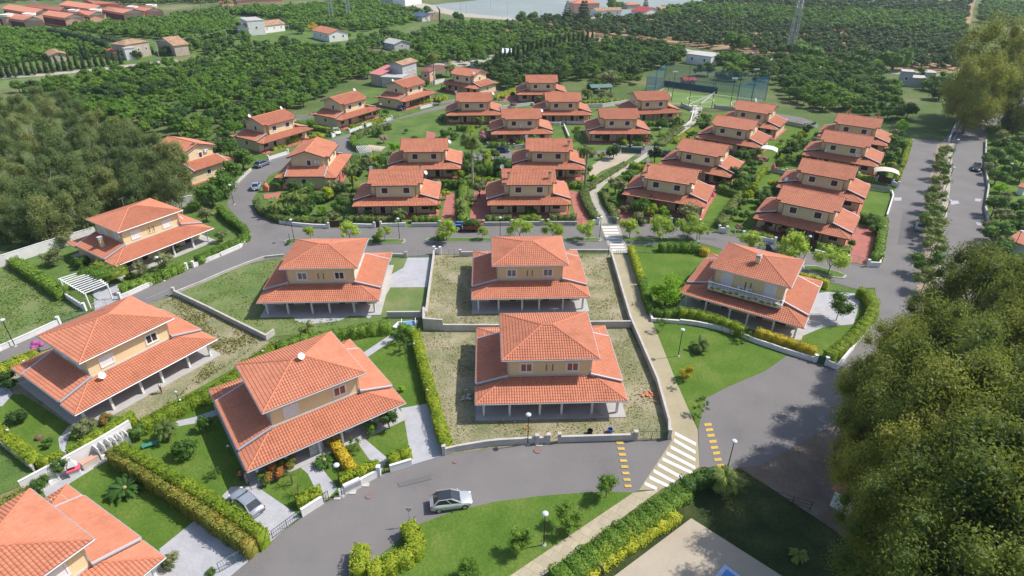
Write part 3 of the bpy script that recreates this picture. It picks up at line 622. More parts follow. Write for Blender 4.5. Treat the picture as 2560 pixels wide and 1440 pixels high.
VB=[
 ('b1',3.17,120.66,2.0,'gabled house with two tall chimneys between red paved drives in the front row'),
 ('b2',-23.84,119.8,2.9,'gabled house at the left end of the front row behind low white walls'),
 ('b3',-20.83,141.66,2.9,'gabled house second in the left column, palm fronds hanging over its right wing'),
 ('b4',8.54,142.43,-2.0,'gabled house behind the two-chimney one, a palm at its right wing'),
 ('b5',2.13,170.93,3.3,'gabled house with an air conditioner between its windows, purple shrubs in front'),
 ('b6',-12.02,190.46,3.4,'gabled house behind the small square lawn, third row of the left column'),
 ('b7',15.1,191.3,1.6,'gabled house with a low white garden wall stepping up in front of its porch'),
 ('b8',9.67,218.26,1.1,'gabled house at the very back of the middle column, round olive in front'),
 ('b9',-16.0,229.84,-34.6,'gabled house turned away at the back left, satellite dish on its right gable'),
 ('b10',-36.35,210.85,57.6,'gabled house third along the curving upper street, beside the grey farmhouse'),
 ('b11',-51.25,187.67,58.3,'gabled house second along the curving upper street, white car parked at its gate'),
 ('b12',-65.84,164.54,58.2,'gabled house first along the curving upper street with one orange shutter'),
 ('b13',-46.32,137.17,91.0,'gabled house end-on to the street bend, blue drum and chair by its side wall'),
 ('b14',-77.2,139.77,150.1,'gabled house half hidden by the eucalyptus wood, two air conditioners on its gable'),
 ('b15',33.47,122.72,-24.7,'gabled house nearest the crosswalk in the right block, dark tree before its porch'),
 ('b16',45.25,140.74,-32.2,'gabled house second in the right block, very dark tree at its right wing'),
 ('b17',59.8,162.79,-34.1,'gabled house with a white barrel canopy at its right corner'),
 ('b18',70.86,179.83,-34.5,'gabled house at the back of the right block beside the playing field'),
 ('b19',42.48,193.74,10.6,'gabled house left of the playing field, date palm at its right corner'),
 ('b20',29.23,171.65,1.3,'gabled house right of the dry lot, clipped hedges and white gate walls in front'),
 ('b21',57.11,108.97,-33.4,'gabled house nearest the east road with a red paved drive, potted bush by its corner'),
 ('b22',67.86,126.02,-32.7,'gabled house second from the front along the east road, wide open shutters'),
 ('b23',82.67,148.49,-33.6,'gabled house third along the east road with two air conditioners under its windows'),
 ('b24',93.69,165.18,-33.2,'gabled house fourth along the east road, two short brick chimneys behind its ridge'),
]
proto=house_b_proto(); HB={}
for i,(k,x,y,yaw,lab) in enumerate(VB):
    h=proto if i==0 else copy_tree(proto)
    h.location=(x,y,0); h.rotation_euler=(0,0,R(yaw)); h['label']=lab; HB[k]=h
def chim(h,x,y,z,hh=1.3,mt=None):
    m=MB(); m.box(x-.22,y-.22,z-.7,x+.22,y+.22,z+hh); o=m.build('chimney',mt or yellow_b,HB[h]); m=MB(); m.box(x-.3,y-.3,z+hh,x+.3,y+.3,z+hh+.12); m.build('chimney_cap',brown,o)
chim('b1',-4.1,-3.0,6.9); chim('b1',4.2,-3.0,6.9); chim('b4',4.6,-2.6,7.0,1.1); chim('b15',-4.5,-2.9,6.9,1.5); chim('b2',4.9,.6,7.7,.9)
chim('b24',-3.0,2.2,7.2,1.5,plain('brick_red',(.45,.17,.09),.9)); chim('b24',4.2,2.2,7.2,1.5,MATS['brick_red'])
for h,x,y,z,a in (('b2',-5.2,.8,7.6,-2.2),('b2',5.9,-.5,6.9,-.6),('b1',-5.3,.6,7.8,-2.0),('b5',-5.7,.9,7.4,-2.4),('b5',5.8,-.4,7.0,-.7),('b6',-5.4,.6,7.6,-2.2),('b6',5.8,-.2,7.2,-.6),
   ('b12',-5.3,.9,7.7,-1.5),('b12',5.0,.9,7.7,-1.2),('b11',5.2,.6,7.7,-1.6),('b10',-5.0,.8,7.6,-1.6),('b9',5.0,-3.4,7.0,-.9),('b14',-4.9,.7,7.5,-1.5),('b15',-5.3,.7,7.8,-2.0),('b4',-5.3,.8,7.6,-2.2),('b22',-7.0,-4.5,3.6,-2.2),('b3',5.8,-1.0,7.0,-.7)):
    dish(HB[h],x,y,z,a,.45,.5)
for h,x,y,z in (('b5',.0,-4.2,3.95),('b23',-3.3,-4.2,3.85),('b23',3.6,-4.2,3.85),('b9',4.9,-3.6,4.4)): ac(HB[h],x,y,z)
for h,x,y,z in (('b22',-4.95,-2.9,4.6),('b16',-4.95,-2.9,4.6),('b15',-4.95,-2.9,5.0),('b4',-4.95,-2.9,4.4),('b13',-4.95,-2.2,5.1),('b14',-4.95,-1.8,5.4)): ac(HB[h],x,y,z,(-1,0))
for h,x,y,z in (('b16',4.95,-2.9,4.5),('b15',4.95,-2.9,4.5)): ac(HB[h],x,y,z,(1,0))
for h in ('b8','b12','b3'): antenna(HB[h],-5.3,.4,7.8,2.2)
# ---------------------------------------------------------------- foliage
def cube_sphere(n):
    V=[];F=[]
    for ax in range(3):
        for sg in (-1,1):
            b=len(V)
            for i in range(n+1):
                for j in range(n+1):
                    p=[0,0,0]; p[ax]=sg; p[(ax+1)%3]=(2*i/n-1)*sg; p[(ax+2)%3]=2*j/n-1
                    l=math.sqrt(sum(q*q for q in p)); V.append([q/l for q in p])
            for i in range(n):
                for j in range(n):
                    k=b+i*(n+1)+j; F.append([k,k+n+1,k+n+2,k+1])
    return np.array(V),np.array(F)
CS2=cube_sphere(2); CS3=cube_sphere(3)
def cloud(lumps,n,size,rng,core=.84,jit=.7,thin=.6,cs=CS2,droop=0.0,rin=.8,rout=1.06,up=0.15):
    L=np.array(lumps,float); area=(L[:,3]*L[:,4]+L[:,3]*L[:,5]+L[:,4]*L[:,5]); pr=area/area.sum()
    k=rng.choice(len(L),n,p=pr); d=rng.normal(size=(n,3)); d[:,2]+=up; d/=np.linalg.norm(d,axis=1)[:,None]
    r=rng.uniform(rin,rout,n)[:,None]; P=L[k,:3]+d*L[k,3:6]*r
    nn=d+jit*rng.normal(size=(n,3)); nn/=np.linalg.norm(nn,axis=1)[:,None]
    a=rng.normal(size=(n,3)); a[:,2]-=droop*3; t=a-nn*(a*nn).sum(1)[:,None]; t/=np.linalg.norm(t,axis=1)[:,None]+1e-9; b=np.cross(nn,t)
    s=size*rng.uniform(.6,1.35,n)[:,None]
    V=np.stack([P-t*s,P-b*s*thin,P+t*s,P+b*s*thin],1).reshape(-1,3); F=np.arange(4*n).reshape(-1,4)
    Vs=[V];Fs=[F];o=len(V)
    if core>0:
        for l in L:
            cv=cs[0]*l[3:6]*core*(1+.10*rng.normal(size=(len(cs[0]),1)).clip(-1,1)*0)+l[:3]; Vs.append(cv); Fs.append(cs[1]+o); o+=len(cv)
    return np.concatenate(Vs),np.concatenate(Fs)
def lumps_ell(n,r,rng,rad=(1,1,.8),inner=.62,flat=-.35):
    out=[]
    for i in range(n):
        d=rng.normal(size=3); d/=np.linalg.norm(d); d[2]=max(d[2],flat); q=rng.uniform(.5,1)**.5*inner
        s=r*rng.uniform(.75,1.25); out.append([d[0]*rad[0]*q,d[1]*rad[1]*q,d[2]*rad[2]*q,s,s,s*.85])
    return out
RG=np.random.default_rng(7)
def euc_lumps(n,rng,r,sp=.78):
    out=[]
    for i in range(n):
        z=rng.uniform(-.95,.95); w_=(1-abs(z-.0)**1.7*.62)*(.82 if z<-.4 else 1); g=rng.uniform(0,6.28); q=rng.uniform(.1,1)**.55*sp*w_*(1-r*.6)
        s=r*rng.uniform(.65,1.25); out.append([q*math.cos(g),q*math.sin(g),z,s,s,s*1.25])
    return out
G=lambda *a:a
M_cit=leafmat('citrus_leaves',(.024,.060,.014),(.050,.112,.021),(.10,.175,.034),.22,.35)
M_citd=leafmat('dark_citrus_leaves',(.016,.042,.016),(.030,.070,.022),(.055,.105,.032),.18,.12)
M_citb=leafmat('bright_citrus_leaves',(.028,.075,.012),(.055,.130,.020),(.095,.190,.032),.22,.08)
M_euc=leafmat('eucalyptus_leaves',(.028,.062,.021),(.080,.122,.036),(.170,.198,.056),.35,.25,.5)
M_eucg=leafmat('grey_eucalyptus_leaves',(.045,.088,.050),(.090,.140,.076),(.145,.180,.095),.40,.12,.45)
M_pep=leafmat('pepper_tree_leaves',(.10,.17,.04),(.17,.26,.06),(.24,.34,.09),.35,.8)
M_bri=leafmat('bright_leaves',(.06,.14,.015),(.12,.25,.025),(.20,.36,.04),.35,.8)
M_oli=leafmat('olive_leaves',(.060,.085,.050),(.105,.135,.085),(.16,.19,.125),.2,.8)
M_shr=leafmat('shrub_leaves',(.022,.06,.016),(.045,.10,.026),(.08,.16,.04),.25,.8)
M_drk=leafmat('dark_leaves',(.012,.035,.012),(.024,.058,.020),(.045,.085,.03),.15,.8)
M_hyg=leafmat('yellow_green_hedge',(.060,.115,.014),(.125,.20,.022),(.24,.29,.035),.3,.7)
M_hor=leafmat('orange_tipped_hedge',(.12,.15,.015),(.28,.26,.03),(.42,.27,.04),.3,.7)
M_hgr=leafmat('green_hedge',(.035,.085,.016),(.07,.145,.025),(.12,.21,.04),.25,.7)
M_hol=leafmat('olive_hedge',(.040,.075,.030),(.075,.118,.045),(.115,.16,.06),.2,.7)
M_hru=leafmat('rusty_hedge',(.05,.09,.02),(.10,.14,.03),(.18,.165,.045),.2,.7)
M_pur=leafmat('purple_flowers',(.10,.09,.07),(.22,.13,.18),(.36,.20,.32),.2,1.2)
M_mag=leafmat('magenta_flowers',(.25,.05,.2),(.45,.10,.42),(.55,.2,.5),.2,1.2)
M_red=leafmat('red_flower_shrub',(.03,.07,.02),(.06,.11,.03),(.5,.07,.04),.2,2.5)
M_yel=leafmat('yellow_flower_cover',(.06,.11,.02),(.14,.19,.025),(.42,.36,.03),.2,1.2)
M_cyp=leafmat('cypress_leaves',(.012,.032,.014),(.022,.050,.020),(.038,.07,.028),.1,.6)
M_palm=leafmat('palm_fronds',(.035,.07,.022),(.07,.115,.035),(.12,.17,.055),.2,.6)
M_cyc=leafmat('cycad_fronds',(.015,.05,.012),(.03,.08,.02),(.05,.11,.03),.15,.6)
CROWN={}
def proto_crown(kind,var):
    k=(kind,var)
    if k in CROWN: return CROWN[k]
    rng=np.random.default_rng(hash_(kind)+var*17)
    if kind=='round': V,F=cloud(lumps_ell(14,.42,rng,(1,1,.85),.68),900,.088,rng,core=.68,rin=.65,rout=1.14)
    elif kind=='low': V,F=cloud(lumps_ell(7,.52,rng,(1,1,.75)),190,.17,rng)
    elif kind=='bush': V,F=cloud(lumps_ell(10,.44,rng,(1.1,1.1,.75),.7,-.1),560,.09,rng,up=.4)
    elif kind=='pepper': V,F=cloud(lumps_ell(15,.38,rng,(1.1,1.1,.8),.85,-.2),1200,.11,rng,core=.6,thin=.28,droop=.8,rin=.55,rout=1.25)
    elif kind=='olive': V,F=cloud(lumps_ell(13,.36,rng,(1,1,.85),.78),950,.075,rng,core=.62,thin=.4,rin=.6,rout=1.2)
    elif kind=='spiky': V,F=cloud(lumps_ell(12,.40,rng,(1,1,1),.75),1100,.12,rng,core=.65,thin=.22,jit=1.4,rin=.6,rout=1.25)
    elif kind=='airy': V,F=cloud(lumps_ell(12,.30,rng,(1,1,1.1),.9),520,.085,rng,core=.4,thin=.5,rin=.4,rout=1.2)
    elif kind=='euc': V,F=cloud(euc_lumps(26,rng,.25,1.0),9000,.038,rng,core=.5,thin=.42,droop=.35,rin=.5,rout=1.3,cs=CS2,up=.3)
    elif kind=='eucbig': V,F=cloud(euc_lumps(50,rng,.205,1.02),30000,.023,rng,core=.5,thin=.45,droop=.4,rin=.5,rout=1.35,cs=CS2,up=.3)
    elif kind=='cone':
        ls=[[rng.uniform(-.08,.08),rng.uniform(-.08,.08),-1+2*i/7,.36*(1-i/8.5)+.06,.36*(1-i/8.5)+.06,.24] for i in range(8)]; V,F=cloud(ls,600,.09,rng,thin=.4)
    elif kind=='cedar':
        ls=[]
        for i in range(9):
            rr=.75*(1-i/9)+.08
            for j in range(5):
                g=j*1.256+i*.7; ls.append([rr*.6*math.cos(g),rr*.6*math.sin(g),-1+2*i/8,rr*.42,rr*.42,.10])
        V,F=cloud(ls,1500,.07,rng,thin=.4,core=.7)
    me=npmesh('crown',V,F,M_cit); m=me.data; bpy.data.objects.remove(me); CROWN[k]=m; return m
def hash_(s): return sum((i+1)*ord(c) for i,c in enumerate(s))
CM={}
def crown_mesh(kind,var,mat):
    k=(kind,var,mat.name)
    if k not in CM:
        m=proto_crown(kind,var).copy(); m.materials.clear(); m.materials.append(mat); CM[k]=m
    return CM[k]
TR={}
def trunk_mesh(style,mat):
    k=(style,mat.name)
    if k in TR: return TR[k]
    rng=np.random.default_rng(hash_(style)); m=MB()
    if style=='short':
        m.tube((0,0,0),(.03,.02,.55),.075,.055,7)
        for i in range(4):
            g=i*1.57+.4; m.tube((.03,.02,.5),(.45*math.cos(g),.45*math.sin(g),1.0),.045,.02,5)
    elif style=='slim':
        m.tube((0,0,0),(.02,.0,.6),.035,.028,6)
        for i in range(4):
            g=i*1.57+.9; m.tube((.02,0,.55),(.4*math.cos(g),.4*math.sin(g),1.05),.022,.01,5)
    else:
        m.tube((0,0,0),(.02,.03,.35),.075,.06,9); m.tube((.02,.03,.35),(-.03,.05,.7),.06,.045,8); m.tube((-.03,.05,.7),(.05,0,1.1),.045,.025,7)
        for i in range(9):
            g=i*2.4; z=.4+.07*i; e=(.02,.03,z); q=(.5*math.cos(g),.5*math.sin(g),z+.33); m.tube(e,q,.028,.014,5)
            for j in (-.5,.5): m.tube(q,(q[0]+.3*math.cos(g+j),q[1]+.3*math.sin(g+j),q[2]+.16),.014,.006,4)
    me=bpy.data.meshes.new('trunk'); me.from_pydata([tuple(p) for p in m.v],[],m.f); me.materials.append(mat); TR[k]=me; return me
KIND={'citrus':('round','short',M_cit,bark),'pepper':('pepper','slim',M_pep,bark),'olive':('olive','short',M_oli,bark),'shrub':('bush','short',M_shr,bark),
 'dark':('round','short',M_drk,bark),'bright':('spiky','short',M_bri,bark),'round':('round','short',M_shr,bark),'yellow':('spiky','slim',M_hor,bark),'yg':('bush','short',M_hyg,bark),
 'airy':('airy','slim',M_shr,barkp),'greenairy':('spiky','slim',M_shr,barkp),'purple':('bush','short',M_pur,bark),'magenta':('bush','short',M_mag,bark),'redflower':('bush','short',M_red,bark),
 'euc':('euc','big',M_eucg,barkp),'eucbig':('eucbig','big',M_euc,plain('dark_bark',(.15,.125,.10),.95,0,.3,2)),'cypress':('cone','short',M_cyp,bark),'cedar':('cedar','short',M_drk,bark),'pinelike':('olive','slim',M_hol,bark),'lawntree':('spiky','slim',M_hgr,bark),'carob':('bush','short',M_shr,bark)}
RT=random.Random(5)
def tree(kind,px,py,zc,r,label,cat=None,group=None,rz_=None,world=None,name=None,zs=1.0):
    ck,ts,mt,bk=KIND[kind]; v=RT.randrange(3) if ck!='eucbig' else RT.randrange(3)
    x,y=world if world else U(px,py,zc)
    low=zc<r*.75
    nm=name or {'citrus':'citrus_tree','pepper':'pepper_tree','olive':'olive_tree','shrub':'shrub','dark':'dark_tree','bright':'leafy_tree','round':'round_tree','yellow':'yellow_shrub','yg':'yellow_green_shrub','airy':'young_tree','greenairy':'garden_tree','purple':'purple_shrub','magenta':'bougainvillea','redflower':'flowering_shrub','euc':'eucalyptus_tree','eucbig':'eucalyptus_tree','cypress':'cypress_tree','cedar':'cedar_tree','pinelike':'street_tree','lawntree':'small_tree','carob':'carob_tree'}[kind]
    t=thing(nm,label,cat or ('tree' if not low and kind not in('shrub','purple','magenta','redflower','yg','yellow') else 'shrub'),(x,y,0),0,group)
    c=bpy.data.objects.new('crown',crown_mesh(ck,v,mt)); col.objects.link(c); c.parent=t; c.location=(0,0,zc)
    g=RT.uniform(0,6.28) if rz_ is None else rz_; q=RT.uniform(.94,1.06)
    c.rotation_euler=(0,0,g); c.scale=(r*q,r/q,r*zs)
    k=bpy.data.objects.new('trunk',trunk_mesh(ts,bk)); col.objects.link(k); k.parent=t; k.rotation_euler=(0,0,g); k.scale=(r*(.62 if ts=='big' else 1),r*(.62 if ts=='big' else 1),max(zc,.3)*(.93 if ts=='big' else 1))
    return t
# hedges -------------------------------------------------------------
HN=[0]
def hedge(px,h,w,mat,label,cat='hedge',dens=None,z0=0.0,group=None,size=None,world=None,name='hedge',px_is_base=False,kind=None):
    P=[U(a,b,0 if px_is_base else h) for a,b in px] if world is None else world
    HN[0]+=1; rng=np.random.default_rng(100+HN[0]); Vs=[];Fs=[];o=0
    dist=min(math.hypot(*p) for p in P); size=size or max(.10,dist*.0014); den=dens or .62/(size*size)
    for i in range(len(P)-1):
        a=np.array(P[i]); b=np.array(P[i+1]); L=np.linalg.norm(b-a); 
        if L<.05: continue
        d=(b-a)/L; n=np.array([-d[1],d[0]]); H=h-z0; ww=w
        # core, with bulges
        m=max(1,int(L/1.2)); 
        for j in range(m):
            u0,u1=j/m,(j+1)/m; q=ww/2*rng.uniform(.76,.94); hz=h-rng.uniform(.10,.24)
            c=[a+d*L*u0-n*q,a+d*L*u1-n*q,a+d*L*u1+n*q,a+d*L*u0+n*q]
            V=np.array([[p[0],p[1],z] for z in (z0,hz) for p in c]); F=np.array([[4,5,6,7],[0,1,5,4],[1,2,6,5],[2,3,7,6],[3,0,4,7]])+o
            Vs.append(V);Fs.append(F);o+=8
        A=[L*ww,L*H,L*H,ww*H,ww*H]; N=int(sum(A)*den*.8)
        f=rng.choice(5,N,p=np.array(A)/sum(A)); u=rng.uniform(-.01,1.01,N); v=rng.uniform(-1,1,N); e=rng.normal(0,.05,N)
        wob=1+.10*np.sin(u*L*1.7+HN[0])+.07*np.sin(u*L*4.1)
        pu=np.where(f==3,-.0,np.where(f==4,1.0,u))*L; pv=np.where(f==0,v,np.where(f==1,1,np.where(f==2,-1,v)))*ww/2*wob+np.where((f==1)|(f==2),e,0); pz=np.where(f==0,h+e+.09*(wob-1)*5,z0+(v+1)/2*H)
        X=a[0]+d[0]*pu+n[0]*pv; Y=a[1]+d[1]*pu+n[1]*pv; Pp=np.stack([X,Y,pz],1)
        nn=np.zeros((N,3)); nn[:,2]=(f==0); nn[:,0]=np.where(f==1,n[0],np.where(f==2,-n[0],np.where(f==3,-d[0],np.where(f==4,d[0],0)))); nn[:,1]=np.where(f==1,n[1],np.where(f==2,-n[1],np.where(f==3,-d[1],np.where(f==4,d[1],0))))
        nn[:,2]+=.35; nn+=.6*rng.normal(size=(N,3)); nn/=np.linalg.norm(nn,axis=1)[:,None]
        t=rng.normal(size=(N,3)); t-=nn*(t*nn).sum(1)[:,None]; t/=np.linalg.norm(t,axis=1)[:,None]; b2=np.cross(nn,t); s=(size*rng.uniform(.6,1.3,N))[:,None]
        V=np.stack([Pp-t*s,Pp-b2*s*.6,Pp+t*s,Pp+b2*s*.6],1).reshape(-1,3); Vs.append(V); Fs.append(np.arange(4*N).reshape(-1,4)+o); o+=4*N
    V=np.concatenate(Vs);F=np.concatenate(Fs); c=V.mean(0); c[2]=0; V=V-c
    ob=npmesh(name,V,F,mat); ob.location=c; return tag(ob,label,cat,group,kind)
# palms --------------------------------------------------------------
def frond_mb(n,L,width,droop,rng,up=(.2,1.2),leaf=26,stiff=False):
    V=[];F=[]
    def quad(a,b,c,d): k=len(V); V.extend([a,b,c,d]); F.append((k,k+1,k+2,k+3))
    for i in range(n):
        g=2*math.pi*i/n*1.0+rng.uniform(-.15,.15); el=rng.uniform(*up); l=L*rng.uniform(.8,1.1); dr=droop*rng.uniform(.7,1.3)
        p=np.array([0,0,0.]); pts=[p.copy()]; e=el; m=8
        for j in range(m):
            p=p+np.array([math.cos(g)*math.cos(e),math.sin(g)*math.cos(e),math.sin(e)])*l/m; e-=dr/m*(1+j*.25); pts.append(p.copy())
        side=np.array([-math.sin(g),math.cos(g),0])
        for j in range(m):
            a,b=pts[j],pts[j+1]; w0=.03*L/2
            quad(a-side*w0*.5,a+side*w0*.5,b+side*w0*.4,b-side*w0*.4)
        for j in range(leaf):
            u=(j+1.5)/(leaf+1)*m; k=min(int(u),m-1); q=pts[k]+(pts[k+1]-pts[k])*(u-k); fw=(pts[k+1]-pts[k]); fw/=np.linalg.norm(fw)
            wl=width*math.sin(math.pi*(.12+.83*(j/leaf)))**.7
            for s in (-1,1):
                d=side*s*.85+fw*.6+np.array([0,0,-.15 if stiff else -.5*rng.uniform(.4,1.2)]); d/=np.linalg.norm(d); tip=q+d*wl; wv=fw*(.035*L/2+.02)
                quad(q-wv,q+wv,tip+wv*.3,tip-wv*.3)
    return np.array(V),np.array(F)
PALM={}
def palm(px,py,label,h=4.0,L=2.6,n=30,name='palm_tree',base=False,trunkr=.22,droop=1.5,mat=None,up=(.0,1.3),cat='palm'):
    x,y=U(px,py,0 if base else h); t=thing(name,label,cat,(x,y,0))
    k=(n,L,droop,mat.name if mat else '')
    if k not in PALM:
        V,F=frond_mb(n,L,L*.22,droop,np.random.default_rng(n+int(L*10)),up); o=npmesh('fronds',V,F,mat or M_palm); PALM[k]=o.data; bpy.data.objects.remove(o)
    c=bpy.data.objects.new('fronds',PALM[k]); col.objects.link(c); c.parent=t; c.location=(0,0,h); c.rotation_euler=(0,0,RT.uniform(0,6))
    m=MB(); m.path([(0,0,0),(.03,.02,h*.5),(0,0,h)],[trunkr*1.2,trunkr,trunkr*.85],9); m.build('trunk',barkp if name=='tall_palm_tree' else bark,t); return t
def cycad(px,py,label,L=1.5,n=34):
    x,y=U(px,py,.5); t=thing('cycad',label,'plant',(x,y,0)); V,F=frond_mb(n,L,L*.16,.7,np.random.default_rng(int(px)),(.15,.9),22,True); o=npmesh('fronds',V,F,M_cyc,t); o.location=(0,0,.5)
    m=MB(); m.tube((0,0,0),(0,0,.5),.22,.18,8); m.build('trunk',bark,t); m=MB(); m.sphere((0,0,.68),(.22,.22,.24),8); m.build('cone',plain('tan_cone',(.45,.30,.16),.9),t); return t
def yucca(px,py,label,h=1.3,L=.9):
    x,y=U(px,py,h); t=thing('yucca',label,'plant',(x,y,0)); V,F=frond_mb(44,L,L*.05,.4,np.random.default_rng(int(py)),(-.5,1.4),6,True); 
    o=npmesh('leaves',V,F,M_palm,t); o.location=(0,0,h); m=MB(); m.tube((0,0,0),(0,0,h),.1,.08,7); m.build('trunk',bark,t); return t
# ---------------------------------------------------------------- garden walls, gates, fences
def wall(px,h,label,mat=None,t=.22,piers=(),cop=True,z=0,ph=.45):
    P=[U(a,b) for a,b in px]; m=MB()
    for i in range(len(P)-1):
        a=Vector((*P[i],0)); b=Vector((*P[i+1],0)); d=(b-a).normalized()*t*.45
        m.bar(a-(d if i else d*0),b+(d if i<len(P)-2 else d*0),t,0,z,h-(i%2)*.002)
        if cop: m.bar(a-(d if i else d*0),b+(d if i<len(P)-2 else d*0),t+.07,0,h-.002-(i%2)*.002,h+.06-(i%2)*.002)
    for k in piers:
        x,y=P[k]; s=t*.85; m.box(x-s,y-s,0,x+s,y+s,h+ph); m.box(x-s-.04,y-s-.04,h+ph,x+s+.04,y+s+.04,h+ph+.07)
    return m.solo('garden_wall',mat or stucco,label,'wall')
def gate(a,b,h,label,mat=None,solid=None,n=None,name='gate'):
    A=Vector((*U(*a),0)); B=Vector((*U(*b),0)); c=(A+B)/2; t=thing(name,label,'gate',tuple(c)); d=(B-A); L=d.length; d.normalize(); mat=mat or darkm
    m=MB(); A0=A-c; B0=B-c
    for q in (A0,B0,(A0+B0)/2): m.tube((q.x,q.y,0.05),(q.x,q.y,h),.035,.035,5)
    m.tube(A0+Vector((0,0,h)),B0+Vector((0,0,h)),.03,.03,5); m.tube(A0+Vector((0,0,.15)),B0+Vector((0,0,.15)),.03,.03,5); m.build('gate_frame',mat,t)
    m=MB()
    if solid: m.bar(A0,B0,.03,0,.17,h-.04); m.build('gate_panel',solid,t)
    else:
        k=n or max(4,int(L/.22))
        for i in range(1,k): q=A0+(B0-A0)*(i/k); m.tube((q.x,q.y,.15),(q.x,q.y,h),.014,.014,4)
        m.build('gate_bars',mat,t)
    return t
whitew=plain('white_stucco',(.68,.67,.66),.9,0,.08,1.0)
